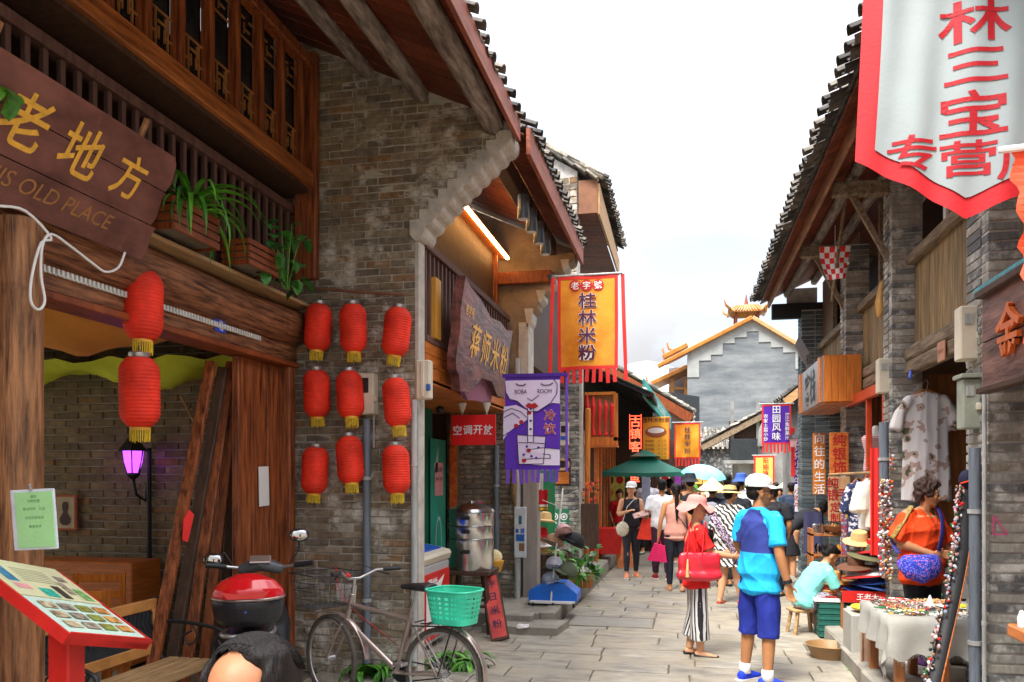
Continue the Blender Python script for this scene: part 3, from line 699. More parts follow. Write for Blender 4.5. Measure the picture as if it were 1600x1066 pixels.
# ---------------------------------------------------------------- lanterns
def make_lantern(loc,w_,h_,rot=(0,0,0),label='',group='red lanterns'):
    t = thing('red_lantern',label,'lantern',loc,rot=rot,group=group)
    prof = []; nr = 19; sub = 4
    for i in range(nr * sub + 1):
        s = i / (nr * sub); z = (s - .5) * h_
        e = abs(2 * s - 1); r = w_ / 2 * (1 - max(0,(e - .55) / .45) ** 2.2 * .42)
        r *= 1 - .045 * (math.cos(2 * PI * i / sub) * .5 + .5); prof.append((r,z))
    MB().lathe(prof,n=36).build('shade',m_red,t,smooth=60)
    MB().lathe([(w_ * .23,0),(w_ * .25,.01),(w_ * .25,.03),(w_ * .22,.035)],(0,0,h_ / 2),n=20).build('top_cap',m_metal,t,smooth=30)
    MB().lathe([(w_ * .23,-.022),(w_ * .25,-.015),(w_ * .25,0)],(0,0,-h_ / 2),n=20).build('bottom_cap',m_goldp,t,smooth=30)
    f = MB(); fr_ = h_ * .19
    for i in range(26):
        a = 2 * PI * i / 26; r0 = w_ * .24; r1 = r0 * rnd(.75,1.05); l = fr_ * rnd(.8,1.05)
        f.bar((r0 * math.cos(a),r0 * math.sin(a),-h_ / 2 - .015),(r1 * math.cos(a),r1 * math.sin(a),-h_ / 2 - .015 - l),.006,.006,up=(math.cos(a),math.sin(a),0.01))
    f.build('tassel',m_gold,t)
    MB().loft([(0,0,h_ / 2 + .03),(.005,0,h_ / 2 + .075)],.004,n=6).build('hook',m_dkmetal,t)
    return t
row = ['top','middle','bottom']; col = ['left','middle','right']
for r,c,u,v,tl in ((0,0,497,512,4),(0,1,552,513,0),(0,2,620,519,1),(1,0,495,615,-3),(1,1,547,617,8),(1,2,620,629,0),(2,0,492,735,1),(2,1,547,719,9),(2,2,619,734,1)):
    p = px(u,v,Y=YW - .17 - .02 * c)
    make_lantern(p,.235,.40,(R_(rnd(-6,6)),R_(tl + rnd(-2.5,2.5)),rnd(0,3)),f'red lantern on the brick wall, {row[r]} row, {col[c]} column of the nine','nine lanterns on the brick end wall')
make_lantern(px(224,478,d=5.05),.24,.43,(0,R_(1),1),'large red lantern hanging from the log beam, upper of the pair','pair of lanterns under the log beam')
make_lantern(px(218,613,d=5.0),.245,.43,(0,R_(-4),2),'large red lantern above the purple lamp, lower of the pair','pair of lanterns under the log beam')
a,b = px(470,448,Y=YW - .12),px(630,460,Y=YW - .12)
MB().loft([a,(a + b) / 2 + V((0,0,-.01)),b],.014,n=8).build('hanging_rod',mat('rust_rod',(.20,.09,.05),rough=.8),smooth=True,label='rusty rod across the brick wall carrying the lantern rows',cat='rod')

# meter box, pipes, breaker box
mbx = thing('meter_box','beige electricity meter box on the brick wall behind the lanterns','meter box',px(574,616,Y=YW - .07))
MB().box((0,0,0),(.16,.12,.36),ch=.01).build('case',m_cream,mbx); MB().box((.0,-.062,.07),(.07,.01,.13),ch=.003).build('window',m_black,mbx); MB().box((.085,-.03,-.04),(.02,.05,.06),ch=.004).build('latch',m_cream,mbx)
def pipe(u,v0,v1,Y,r,label,m=m_pipe,X=None,clamps=2,name='drain_pipe'):
    a = px(u,v0,Y=Y) if X is None else px(u,v0,X=X); z1 = px(u,v1,Y=Y).z if X is None else px(u,v1,X=X).z
    t = thing(name,label,'pipe',(a.x,a.y,z1)); MB().loft([(0,0,0),(0,0,a.z - z1)],r,n=14,rnd_=.05).build('tube',m,t,smooth=40)
    for k in range(clamps): MB().lathe([(r * 1.25,0),(r * 1.25,.03)],(0,0,(a.z - z1) * (.25 + .5 * k)),n=14).build('clamp',m_pipel,t)
    return t
pipe(573,655,1036,YW - .06,.034,'thick grey blue drain pipe on the brick wall between lantern columns')
pipe(455,565,1040,YW - .06,.022,'slim blue grey pipe at the inner edge of the lantern wall',m_pipe)
pipe(647,625,1040,YW - .05,.027,'pale grey pipe on the outer corner of the lantern wall',m_pipel)
pipe(584,640,700,YW - .06,.008,'thin conduit dropping from the meter box',m_pipel,clamps=1,name='conduit')
bb = thing('breaker_box','cream plastic breaker box on the corner beside the top right lanterns','breaker box',px(663,594,Y=YW + .02))
MB().box((0,0,0),(.13,.10,.34),ch=.012).build('case',m_cream,bb); MB().box((0.0,-.055,0),(.03,.02,.30),ch=.004).build('hinge',m_cream,bb)
MB().box((.05,-.04,-.07),(.03,.04,.06),ch=.004).build('switch',mat('blue_plastic',(.03,.12,.5)),bb)
# purple wall lamp inside
lamp = thing('wall_lamp','glowing purple carriage lamp on the dark inner brick wall','lamp',px(208,722,Y=YW - .22))
m_glow = mat('purple_lamp_glass',(.42,.07,.85),emit=.8,var=0,bump=0)
MB().lathe([(.055,-.10),(.085,0),(.10,.11)],n=6,caps=True).build('glass',m_glow,lamp)
for i in range(6):
    a = 2 * PI * i / 6; MB().bar((.057 * math.cos(a),.057 * math.sin(a),-.105),(.103 * math.cos(a),.103 * math.sin(a),.112),.01,.01).build('lamp_bar',m_dkmetal,lamp)
MB().lathe([(.14,.10),(.12,.12),(.06,.20),(.03,.24),(.012,.27)],n=6).build('lamp_hood',m_dkmetal,lamp)
MB().lathe([(.02,-.16),(.06,-.12),(.06,-.10)],n=12).build('lamp_base',m_dkmetal,lamp)
MB().loft([(0,0,-.15),(0,.04,-.3),(0,.17,-.36),(0,.2,-.2)],.014,n=8).build('bracket',m_dkmetal,lamp)
pl = bpy.data.lights.new('purple_bulb','POINT'); pl.energy = .25; pl.color = (.7,.18,1); pl.shadow_soft_size = .08
plo = bpy.data.objects.new('lamp_bulb',pl); link(plo,lamp); plo.location = (0,-.16,.02)
# framed gourd picture
gf = thing('picture_frame','small framed picture of a brown gourd on the inner brick wall','picture',px(104,801,Y=YW - .05))
MB().box((0,0,0),(.24,.02,.34),ch=.003).build('frame',mat('orange_frame',(.45,.10,.03)),gf); MB().box((0,-.012,0),(.20,.006,.30)).build('mount',mat('cream_mount',(.50,.42,.26)),gf)
poly([(x * .7,z * .8) for x,z in ((-.03,.13),(.03,.13),(.05,.09),(.045,.04),(.03,.01),(.06,-.03),(.09,-.07),(.08,-.12),(.04,-.15),(-.04,-.15),(-.08,-.12),(-.09,-.07),(-.06,-.03),(-.03,.01),(-.045,.04),(-.05,.09))],mat('gourd_brown',(.06,.03,.02)),(0,-.016,0),X0,Z0,gf,'gourd')

# ---------------------------------------------------------------- plants on the balcony
def planter(loc,size,rz,label):
    t = thing('planter_box',label,'planter',loc,rz); l,d_,h = size
    for i in range(4):
        z = h * (i + .5) / 4
        for s in (-1,1): MB().box((0,s * d_ / 2,z),(l,.014,h / 4 - .012),ch=.002).build('slat',m_redwood,t); MB().box((s * l / 2,0,z),(.014,d_,h / 4 - .012),ch=.002).build('slat',m_redwood,t)
    MB().box((0,0,h * .35),(l - .02,d_ - .02,h * .5)).build('soil',m_soil,t); return t
p1 = px(285,385,X=-3.22); planter((p1.x,p1.y,3.29),(.22,.5,.22),0,'wooden slat planter under the spider plant on the balcony edge')
p2 = px(392,420,X=-3.2); planter((p2.x,p2.y,3.29),(.22,.42,.2),0,'wooden slat planter with trailing pothos on the balcony edge')
def arch_leaves(name,c,n,ln,wd,m,seed,label,cat='plant',drop=1.0,limit=300):
    r = random.Random(seed); t = thing(name,label,cat,c)
    for i in range(n):
        a = r.uniform(0,2 * PI); L_ = ln * r.uniform(.6,1.1); e = r.uniform(.5,1.25); mb = MB(); vs = []; k = 8
        d_ = V((math.cos(a),math.sin(a),0)); s_ = V((-math.sin(a),math.cos(a),0)); p = V((r.uniform(-.03,.03),r.uniform(-.03,.03),0)); th = e
        for j in range(k + 1):
            w_ = wd * math.sin(PI * (j / k) ** .7 * .96 + .1) * .5 + .001
            nn = V((0,0,1)) * math.cos(th) - d_ * math.sin(th)
            vs += [p - s_ * w_ + nn * w_ * .4,p.copy(),p + s_ * w_ + nn * w_ * .4]
            p = p + (d_ * math.cos(th) + V((0,0,1)) * math.sin(th)) * L_ / k; th -= drop * r.uniform(.22,.42)
        fs = []
        for j in range(k): b = j * 3; fs += [(b,b + 1,b + 4,b + 3),(b + 1,b + 2,b + 5,b + 4)]
        mb.add(vs,fs).build('leaf',m,t,smooth=True)
    return t
arch_leaves('spider_plant',(p1.x + .05,p1.y,3.46),62,.62,.032,m_leaf,4,'spider plant with long arching leaves on the balcony edge')
def leafy(name,c,n,rad,size,m,seed,label,cat='plant',stem=None,limit=300):
    """broad pointed leaves on stalks scattered in a rough volume"""
    r = random.Random(seed); t = thing(name,label,cat,c); ms = []
    for k in range(3):
        mb = MB(); pr = [(0,0),(.28,.16),(.36,.42),(.24,.72),(0,1)]; vs = [(0,y,.10 * math.sin(y * 3)) for x,y in pr]
        vs += [(x,y,.10 * math.sin(y * 3) + .12 * x) for x,y in pr[1:4]] + [(-x,y,.10 * math.sin(y * 3) + .12 * x) for x,y in pr[1:4]]
        fs = [(0,5,1),(1,5,6,2),(2,6,7,3),(3,7,4),(0,1,8),(1,2,9,8),(2,3,10,9),(3,4,10)]; ms.append(mb.add(vs,fs))
    its = []; stems = MB()
    for i in range(n):
        a = r.uniform(0,2 * PI); q = r.random() ** .5; p = V((math.cos(a) * q * rad[0],math.sin(a) * q * rad[1],r.uniform(0,1) * rad[2]))
        s_ = size * r.uniform(.6,1.2)
        M = Matrix.Translation(V(c) + p) @ Matrix.Rotation(a + r.uniform(-1,1),4,'Z') @ Matrix.Rotation(r.uniform(-1.6,.7),4,'X') @ Matrix.Diagonal((s_,s_,s_,1)); its.append((i % 3,M))
        if i % 3 == 0: stems.loft([(p.x * .15,p.y * .15,-.02),(p.x * .6,p.y * .6,p.z * .6),p],.003,n=4,cap=False)
    pieces(t,'leaf','leaves',its,ms,m,limit); stems.build('stem',m_leaf,t); return t
leafy('pothos_plant',(p2.x + .12,p2.y + .32,3.25),46,(.14,.24,.50),.13,m_leaf2,6,'glossy pothos plant trailing beside the brick end wall')
leafy('climbing_plant',px(4,150,d=3.6),5,(.03,.03,.06),.14,m_leaf,9,'bright green leaf tips at the upper left above the name board')
# ---------------------------------------------------------------- second house on the left (rice noodle shop)
Y2,Y3 = 10.3,14.5; SX = -3.1
h2 = thing('noodle_shop_house','timber noodle shop with overhanging balcony, red soffit and glowing light strip','house')
YS = YW + .16
for (x,z,w_,h_,m,nm) in ((XC + .0,3.83,.09,.07,m_bal,'balcony_rail'),(XC,2.99,.09,.06,m_bal,'balcony_sill')):
    MB().bar((x,YS,z),(x,Y2,z),w_,h_,ch=.006).build(nm,m,h2)
me = MB().box((0,0,0),(.035,.035,.80),ch=.003).mesh('baluster',m_bal); y = YS + .06
while y < Y2: o = bpy.data.objects.new('baluster',me); link(o,h2); o.location = (XC,y,3.41); y += .125
for i in range(3): MB().box((XC + .02,(YS + Y2) / 2,2.69 + .11 * i),(.03,Y2 - YS,.104),ch=.003).build('skirt_board',m_orange,h2)
boards(h2,(SX - .2,YS,2.60),(XC + .04,YS,2.60),(0,1,0),8,Y2 - YS,m_orange,name='floor_board')
MB().box((-3.4,(YS + Y2) / 2,2.70),(2.2,Y2 - YS,.04)).build('balcony_floor',m_dark,h2)
MB().box((XC + .04,YS + .28,3.30),(.05,.16,.56),ch=.004).build('yellow_panel',mat('ochre_panel',(.60,.28,.04),rough=.5,var=.1),h2)
up2 = V((-1,0,SL)).normalized(); E2 = EX + .05
boards(h2,(E2,YW + .25,EZ + .04),(E2,Y2 + .35,EZ + .04),up2,34,2.9,m_soffit)
MB().bar((E2 + .04,YW + .25,EZ - .02),(E2 + .04,Y2 + .35,EZ - .02),.04,.24,ch=.004).build('fascia_board',m_fascia,h2)
MB().bar((E2 - .32,YW + .25,EZ + .02),(E2 - .32,Y2 + .2,EZ + .02),.12,.2,ch=.01).build('eave_beam',m_dark,h2)
tiles(h2,(E2 + .07,YW + .25,EZ + .08),(E2 + .07,Y2 + .4,EZ + .08),up2,24,5,rowl=.15)
MB().prism([(-3.95,EZ + 1.24),(E2 + .02,EZ + .09),(E2 + .02,EZ + .12),(-3.95,EZ + 1.34)],(0,Y2 + .3,0),X0,Z0,3.3).build('roof_deck',m_tile,h2)
led = MB().box((XC + .03,8.7,4.60),(.035,3.0,.03)).build('light_strip',mat('warm_strip',(1.0,.55,.18),emit=9,var=0,bump=0),h2)
MB().box((XC - .06,8.7,4.63),(.18,3.1,.05)).build('strip_board',m_orange,h2)
MB().box((XC - .14,8.6,4.25),(.05,3.3,.75)).build('upper_wall',m_dark,h2)
MB().box((-3.3,Y2 - .3,3.9),(1.9,.05,1.7)).build('red_room_wall',m_redboard,h2)
MB().box((-3.9,8.6,3.7),(.08,3.4,2.2)).build('rear_wall',m_redboard,h2)
for i,y in enumerate((7.98,8.42,8.86,9.30)):
    t = thing('eave_downlight',('first','second','third','fourth and farthest')[i] + ' grey cylinder lamp from the brick corbel, hanging under the red eave','lamp',(E2 - .22,y,4.37),group='four cylinder lamps under the eave')
    MB().lathe([(.055,0),(.06,.01),(.06,.24),(.02,.26)],n=18).build('housing',mat('lamp_grey',(.10,.12,.15),rough=.3,metal=.5,var=.05),t,smooth=40)
    MB().lathe([(.05,.0),(.05,.004)],(0,0,-.003),n=18).build('lens',m_white,t)
    MB().loft([(0,0,.25),(0,0,.36)],.01,n=6).build('stem',m_dkmetal,t)
# shopfront under the balcony
MB().box((SX - .02,8.95,1.3),(.05,1.3,2.6),ch=.003).build('green_door',mat('green_door_paint',(.012,.13,.075),rough=.5,var=.2),h2)
MB().box((SX + .12,10.18,1.3),(.10,.10,2.6),ch=.01).build('shop_post',m_post,h2)
MB().box((SX + .12,10.12,1.75),(.09,.01,1.2)).build('couplet',mat('red_couplet',(.68,.04,.01),rough=.4,var=.3,col2=(.85,.22,.02),scale=12),h2)
MB().box((SX - .03,7.6,1.3),(.06,1.4,2.6)).build('shop_door',m_dark,h2)
po = thing('drink_poster','tall green drinks poster with pink notice beside the freezer','poster',(SX + .03,9.75,1.3))
MB().box((0,0,0),(.012,.62,1.85),ch=.002).build('sheet',mat('teal_print',(.02,.33,.23),rough=.4,var=.25,scale=3),po)
MB().box((.008,.02,.42),(.004,.34,.42)).build('pink_notice',mat('pink_paper',(.75,.33,.33),rough=.6),po)
text('本店招牌',m_ink,(.011,.02,.54),Y0,Z0,.06,po,off=.001); text('米粉 奶茶',m_ink,(.011,.02,.42),Y0,Z0,.05,po,off=.001)
poly(circ(0,-.35,.13,.30),mat('pale_teal_print',(.40,.65,.58),var=.2,scale=14),(.007,0,0),Y0,Z0,po,'printed_glass'); poly(circ(0,-.35,.10,.26),MATS['teal_print'],(.009,0,0),Y0,Z0,po,'printed_glass'); poly([(-.05,.5),(.05,.5),(.1,.85),(0,.7)],MATS['pale_teal_print'],(.007,-.1,0),Y0,Z0,po,'printed_splash')
# wall at the far end of the shop
w2 = thing('brick_cross_wall','grey tan brick wall at the far end of the noodle shop, pink cup on it','wall')
MB().box((-2.62,Y2 + .17,1.35),(1.0,.3,2.7)).build('mortar',m_mortar,w2); MB().box((-4.1,Y2 + .17,2.4),(1.96,.3,4.8)).build('inner_end_wall',m_dark,h2); MB().box((-4.2,8.6,1.3),(.08,3.4,2.6)).build('shop_back_wall',m_dark,h2)
brick_pieces(w2,(-3.12,Y2,0),X0,1.0,0,2.64,L=.245,Hh=.066,D=.06,m=m_brick,seed=12,proud=.01)
w2b = thing('corbelled_cross_wall','stained plaster upper end wall with stepped corbel and orange glow','wall')
XD = -2.02
def corb2(x): return 3.75 + (4.62 - 3.75) * ((x - XD) / (E2 - XD)) ** .8
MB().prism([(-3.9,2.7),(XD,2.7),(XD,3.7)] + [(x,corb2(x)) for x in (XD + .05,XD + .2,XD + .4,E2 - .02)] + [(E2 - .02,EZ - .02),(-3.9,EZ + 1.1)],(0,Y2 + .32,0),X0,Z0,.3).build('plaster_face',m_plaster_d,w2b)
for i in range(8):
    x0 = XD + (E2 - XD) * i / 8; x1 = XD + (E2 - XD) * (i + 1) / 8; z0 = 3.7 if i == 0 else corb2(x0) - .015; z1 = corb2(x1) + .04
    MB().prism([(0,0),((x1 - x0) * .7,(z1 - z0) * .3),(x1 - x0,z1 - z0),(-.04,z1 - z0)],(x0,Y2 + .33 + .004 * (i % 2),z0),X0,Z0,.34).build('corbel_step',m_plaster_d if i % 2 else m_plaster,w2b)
MB().box((XD - .05,Y2 + .17,3.2),(.14,.36,1.15),ch=.008).build('corner_pier',m_plaster,w2b)
MB().bar((-3.3,Y2 - .04,4.35),(E2 - .3,Y2 - .04,4.35),.09,.16,ch=.01).build('tie_beam',m_redwood,w2b)
# pier in front of the hat stall
p = px(832,960,Y=Y2 + .1); pr = thing('concrete_pier','square grey brown street pier beside the hat stall','pier',(p.x - .02,Y2 + .15,0))
MB().box((0,0,1.55),(.20,.22,3.1),ch=.01).build('shaft',mat('pier_concrete',(.34,.30,.26),rough=.85,var=.2,scale=3,bump=.5,stretch=(3,3,.5)),pr)
pipe(776,695,958,Y2 - .06,.035,'dark blue drain pipe on the cross wall by the steamer',m_pipe)
pipe(808,560,948,Y2 - .08,.035,'grey pipe between cross wall and square pier',m_pipel)
MB().lathe([(.035,0),(.045,.02),(.05,.14),(.052,.15)],n=16).build('pink_cup',mat('pink_plastic',(.75,.03,.20),rough=.4),loc=px(749,803,Y=Y2 - .08),smooth=40,label='small pink plastic cup hung on the cross wall',cat='cup')
pb = thing('notice_board','white framed notice board with blue pictures on the pier','notice',px(813,832,Y=Y2 - .14),rz=.05)
MB().box((0,0,0),(.16,.02,.66),ch=.008).build('board',mat('pale_board',(.62,.66,.70),rough=.4),pb)
for i,(x,z,w_,h_,c) in enumerate(((0,.16,.04,.11,(.03,.12,.15)),(-.04,.02,.035,.05,(.03,.08,.4)),(.03,.02,.05,.06,(.05,.15,.5)),(0,-.07,.11,.09,(.02,.12,.45)),(.02,-.19,.07,.10,(.25,.13,.05)))): MB().box((x,-.012,z),(w_,.004,h_)).build('picture',mat('pic%d' % i,c,var=.5,scale=30),pb)
# carved wooden sign over the balcony
cs = thing('carved_sign','large irregular dark wooden sign with golden carved characters on the balcony','sign')
m_carve = mat('carved_board',(.07,.020,.020),rough=.35,var=.6,scale=4,bump=.9,stretch=(2,.6,2),col2=(.24,.08,.065),spec=.5)
ya,yb = 7.10,9.25; w_ = yb - ya; Oc = V((XC + .17,(ya + yb) / 2,3.12)); Uc = V((.12,0,1)).normalized()
pts = [(-1.25,-.30),(-1.18,-.42),(-1.05,-.46),(-.95,-.62),(-.55,-.60),(-.1,-.38),(.4,-.36),(.8,-.50),(1.2,-.50),(1.26,-.2),(1.2,.1),(1.24,.42),(.9,.36),(.5,.40),(0,.36),(-.5,.46),(-1.0,.50),(-1.24,.56),(-1.28,.2),(-1.21,.0)]
pts = [(x * .86,y * .88) for x,y in pts]
MB().prism(pts,Oc,Y0,Uc,.09).build('board',m_carve,cs)
MB().prism([(-.50,-.50),(-.2,-.32),(.34,-.31),(.72,-.44),(.68,-.52),(-.26,-.58)],Oc - V((.03,0,0)),Y0,Uc,.05).build('pink_panel',mat('pink_corrugate',(.28,.09,.16),rough=.5,var=.3,scale=8,stretch=(1,9,.3)),cs)
text('蒋师米粉',m_goldp,Oc + Y0 * .15 - Uc * .02,Y0,Uc,.34,cs,off=.096,bold=.012,gap=1.25,sx=1.0,skew=.1)
text('老字号',m_goldp,Oc - Y0 * .80 + Uc * .22,Y0,Uc,.10,cs,off=.096,bold=.01)
# red sign "air conditioning on"
p = px(740,672,Y=8.6); rs = thing('air_conditioning_sign','red hanging sign with white characters under the balcony','sign',p)
MB().box((0,0,0),(.505,.03,.335),ch=.004).build('panel',mat('sign_red',(.75,.012,.012),rough=.4,var=.05),rs)
text('空调开放',m_wprint,(-.005,-.015,0),X0,Z0,.105,rs,bold=.025,sx=1.0,gap=1.12,off=.004)
for x in (-.13,.15): MB().loft([(x,0,.165),(x,0,.30)],.008,n=6).build('hanger',m_pipel,rs); MB().lathe([(.05,0),(.03,-.06),(.015,-.1)],(x,0,.30),n=12).build('lamp_socket',m_cream,rs)
MB().ell((0,0,0),(.05,.05,.045)).build('camera_dome',m_black,loc=px(688,640,Y=8.4),smooth=True,label='small black dome camera under the balcony floor',cat='camera')

# ---------------------------------------------------------------- banners
def banner(name,label,O,R,w_,h_,m_body,m_edge,border=.03,fringe=.12,nf=9,amp=.015,pole=True,ties=True,group=None,seed=1,m_fr=None,pole_ext=.05,side='both'):
    t = thing(name,label,'banner',(0,0,0),group=group); O = V(O); R = V(R).normalized(); ph = seed * 1.7
    def wv(x,y): return amp * (math.sin(x / w_ * 5 + y / h_ * 2.5 + ph) + .5 * math.sin(x / w_ * 11 - y / h_ * 6 + ph)) * min(1,.25 - y / h_)
    cloth(O,R,Z0,w_,h_,wv).build('cloth',m_body,t,smooth=60)
    if border:
        e = MB(); Nn = R.cross(Z0)
        def strip(pts):
            vs = []
            for (x,y,ox,oy) in pts: vs += [O + R * x + Z0 * y + Nn * (.004 + wv(x,y)),O + R * (x + ox) + Z0 * (y + oy) + Nn * (.004 + wv(x + ox,y + oy))]
            e.add(vs,[(2 * i,2 * i + 1,2 * i + 3,2 * i + 2) for i in range(len(pts) - 1)])
        k = 16
        strip([(-w_ / 2,-h_ * i / k,border,0) for i in range(k + 1)]); strip([(w_ / 2,-h_ * i / k,-border,0) for i in range(k + 1)])
        strip([(-w_ / 2 + w_ * i / k,0,0,-border) for i in range(k + 1)]); strip([(-w_ / 2 + w_ * i / k,-h_,0,border) for i in range(k + 1)])
        e.build('border',m_edge,t)
    if fringe:
        f = MB(); q = w_ / nf
        for i in range(nf):
            x = -w_ / 2 + q * (i + .5); b = O + R * x + Z0 * (-h_) + R.cross(Z0) * wv(x,-h_)
            e_ = b + Z0 * (-fringe * rnd(.9,1.1)) + R * rnd(-.01,.01) + R.cross(Z0) * rnd(-.015,.015); f.bar(b,e_,q * .55,.004,up=R.cross(Z0))
        f.build('fringe',m_fr or m_edge,t)
    if pole: MB().loft([O - R * (w_ / 2 + pole_ext) + Z0 * .01,O + R * (w_ / 2 + pole_ext) + Z0 * .01],.013,n=8).build('pole',m_pipel,t,smooth=True)
    return t,wv
cR = lambda a: V((math.cos(R_(a)),math.sin(R_(a)),0))
# orange rice noodle banner
p = px(918,431,Y=8.7); m_ob = mat('orange_banner_cloth',(.85,.24,.012),rough=.55,var=.22,scale=3,bump=.12,col2=(.95,.42,.03))
t,wv = banner('hanging_banner','orange banner with red border and purple characters, the largest on the left',p,cR(-1),.66,1.02,m_ob,m_redl,.035,.15,9,.02,seed=2,pole_ext=.04)
for x in (-.38,.38): 
    MB().loft([p + X0 * x,p + X0 * (x * 1.04) + V((.0,-.02,-.5)),p + X0 * (x * 1.10) + V((0,0,-1.15))],[(.02,.003)] * 3,side=X0,n=6).build('streamer',m_redl,t)
for i,ch in enumerate('老字號'):
    cx = (i - 1) * .125 - .01
    poly(circ(cx,-.105,.062,.062),mat('badge_red',(.55,.01,.01),var=0,bump=0),p,cR(-1),Z0,t,'badge',off=.008,wave=wv)
    text(ch,m_wprint,p + cR(-1) * cx - Z0 * .105,cR(-1),Z0,.085,t,off=.012,bold=.01,wave=lambda x,y,cx=cx: wv(x + cx,y - .105))
for i,ch in enumerate('桂林米粉'):
    cy = -.27 - .19 * i
    for mm,bo,of in ((m_wprint,.055,.010),(mat('plum_ink',(.09,.012,.06),var=0,bump=0),.022,.014)):
        text(ch,mm,p - Z0 * -cy,cR(-1),Z0,.165,t,off=of,bold=bo,wave=lambda x,y,cy=cy: wv(x,y + cy),name='character',sx=1.15)
MB().box(p + V((-.42,.15,.02)),(.05,.3,.03)).build('bracket',m_dkmetal,t)
# purple drinks banner with line drawing
p = px(832,588,Y=8.25); w_,h_ = .585,.98
t,wv = banner('drinks_banner','purple cold drinks banner printed with a face sipping from a straw',p,cR(2),w_,h_,m_purple,mat('deep_purple',(.06,.012,.27),rough=.6),0,.14,9,.006,seed=5,pole_ext=.01,m_fr=mat('mid_purple',(.17,.06,.52),rough=.6))
MB().bar(p - cR(2) * .32 + Z0 * .01,p + cR(2) * .37 + Z0 * .01,.03,.035).build('hem',MATS['deep_purple'],t)
MB().loft([p + cR(2) * .36,p + cR(2) * .36 - Z0 * 1.0],[(.014,.003)] * 2,side=X0,n=6).build('streamer',MATS['mid_purple'],t)
U1 = w_ / 340.; cxx = lambda x,y: ((x - 795) / 350. * w_ ,-(y - 38) / 680. * h_ * .98)   # zoomed-picture units
def art(pts,m,nm,off=.006): return poly([cxx(*q) for q in pts],m,p,cR(2),Z0,t,nm,off=off,wave=wv)
art([(622,68),(930,68),(952,100),(945,170),(915,240),(830,300),(790,305),(750,270),(690,220),(650,210),(628,160)],m_pinkp,'printed_face')
art([(938,68),(968,68),(968,245),(915,238),(948,170)],m_pinkp,'printed_hair'); 
art([(612,262),(690,250),(760,290),(800,320),(770,350),(735,385),(690,410),(640,455),(608,510),(608,380)],m_pinkp,'printed_hand')
art([(697,474),(880,488),(865,690),(708,692)],m_pinkp,'printed_cup',.006)
art([(770,585),(860,570),(968,580),(968,700),(860,700),(745,690),(740,655),(860,648),(860,610),(770,605)],mat('pink_print2',(.80,.70,.86),var=0,bump=0),'printed_fingers',.008)
art([(766,275),(802,275),(802,530),(766,530)],MATS['pink_print2'],'printed_straw',.010)
art([(750,258),(770,236),(790,245),(812,236),(835,262),(812,278),(790,284),(768,276)],m_rprint,'printed_lips',.011)
for (x,y) in ((775,310),(692,405),(725,378),(772,590),(742,665)): art(circ(x,y,15,15,10),m_rprint,'printed_nail',.012)
for (x,y) in ((785,282),(785,370),(785,432),(760,560),(740,620),(790,632),(835,568),(820,645)): art(circ(x,y,9,9,8),MATS['deep_purple'],'printed_bubble',.013)
def line(pts,wd=2.6,m=None,nm='printed_line',off=.012):
    for i in range(len(pts) - 1):
        (x0,y0),(x1,y1) = pts[i],pts[i + 1]; l = math.hypot(x1 - x0,y1 - y0) or 1; nx,ny = -(y1 - y0) / l * wd,(x1 - x0) / l * wd
        LN.append([cxx(x0 + nx,y0 + ny),cxx(x1 + nx,y1 + ny),cxx(x1 - nx,y1 - ny),cxx(x0 - nx,y0 - ny)])
LN = []
line([(628,160),(650,205),(700,222),(740,265),(775,300),(830,300),(910,240),(950,170),(952,100),(930,68)])
line([(690,90),(705,104),(735,108),(755,95)],4); line([(848,95),(868,108),(905,106),(925,92)],4); line([(762,200),(792,222),(838,178)]); line([(790,222),(800,215)])
line([(612,300),(660,275),(720,300),(760,345)]); line([(612,345),(670,310),(715,350)]); line([(640,455),(610,480)])
line([(697,474),(880,488),(865,690),(708,692),(697,474)]); line([(706,530),(765,534)]); line([(803,534),(872,540)]); line([(766,275),(766,530),(802,530),(802,275)])
line([(770,585),(860,570),(968,582)]); line([(745,655),(860,648),(908,650),(908,622),(862,618)]); 
mb = MB(); Nn = cR(2).cross(Z0)
for q in LN: mb.add([p + cR(2) * x + Z0 * y + Nn * (.013 + wv(x,y)) for x,y in q],[(0,1,2,3)])
mb.build('line_drawing',m_ink,t,kind='stuff')
for s,x in (('BOBA',722),('ROOM',872)):
    q = cxx(x,152); text(s,m_ink,p + cR(2) * q[0] + Z0 * q[1],cR(2),Z0,.045,t,latin=True,off=.013,wave=lambda a,b,q=q: wv(a + q[0],b + q[1]),sx=.8)
for i,ch in enumerate('冷饮'):
    q = cxx(905,330 + 100 * i)
    for mm,bo,of in ((m_wprint,.06,.011),(m_rprint,.015,.015)): text(ch,mm,p + cR(2) * q[0] + Z0 * q[1],cR(2),Z0,.115,t,off=of,bold=bo,wave=lambda a,b,q=q: wv(a + q[0],b + q[1]))

# ---------------------------------------------------------------- third house on the left: taller, stone gable
h3 = thing('gabled_house','taller grey brick house with tiled verge and pale timber bargeboard','house')
E3,Z3 = -1.18,5.72
g0 = Y2 + .75
def zr3(x): return Z3 + .10 + .62 * (E3 - x)
MB().prism([(-3.9,4.4),(E3 - .28,4.4),(E3 - .28,zr3(E3 - .28)),(-3.0,zr3(-3.0)),(-3.9,zr3(-3.0) - .3)],(0,g0 + .3,0),X0,Z0,.3).build('gable_core',m_mortar_l,h3)
brick_pieces(h3,(-3.0,g0,4.4),X0,3.0 + E3 - .28,4.4,7.2,lambda x,z: z < zr3(x - 3.0) - .10,L=.26,Hh=.095,D=.06,m=m_brick,seed=31,proud=.012,vary=.008,limit=200,name='gable_stone',plural='gable_stones')
up3 = V((-1,0,.62)).normalized()
vt = MB().box((0,0,0),(.19,.16,.035),ch=.006,jit=.004); its = []
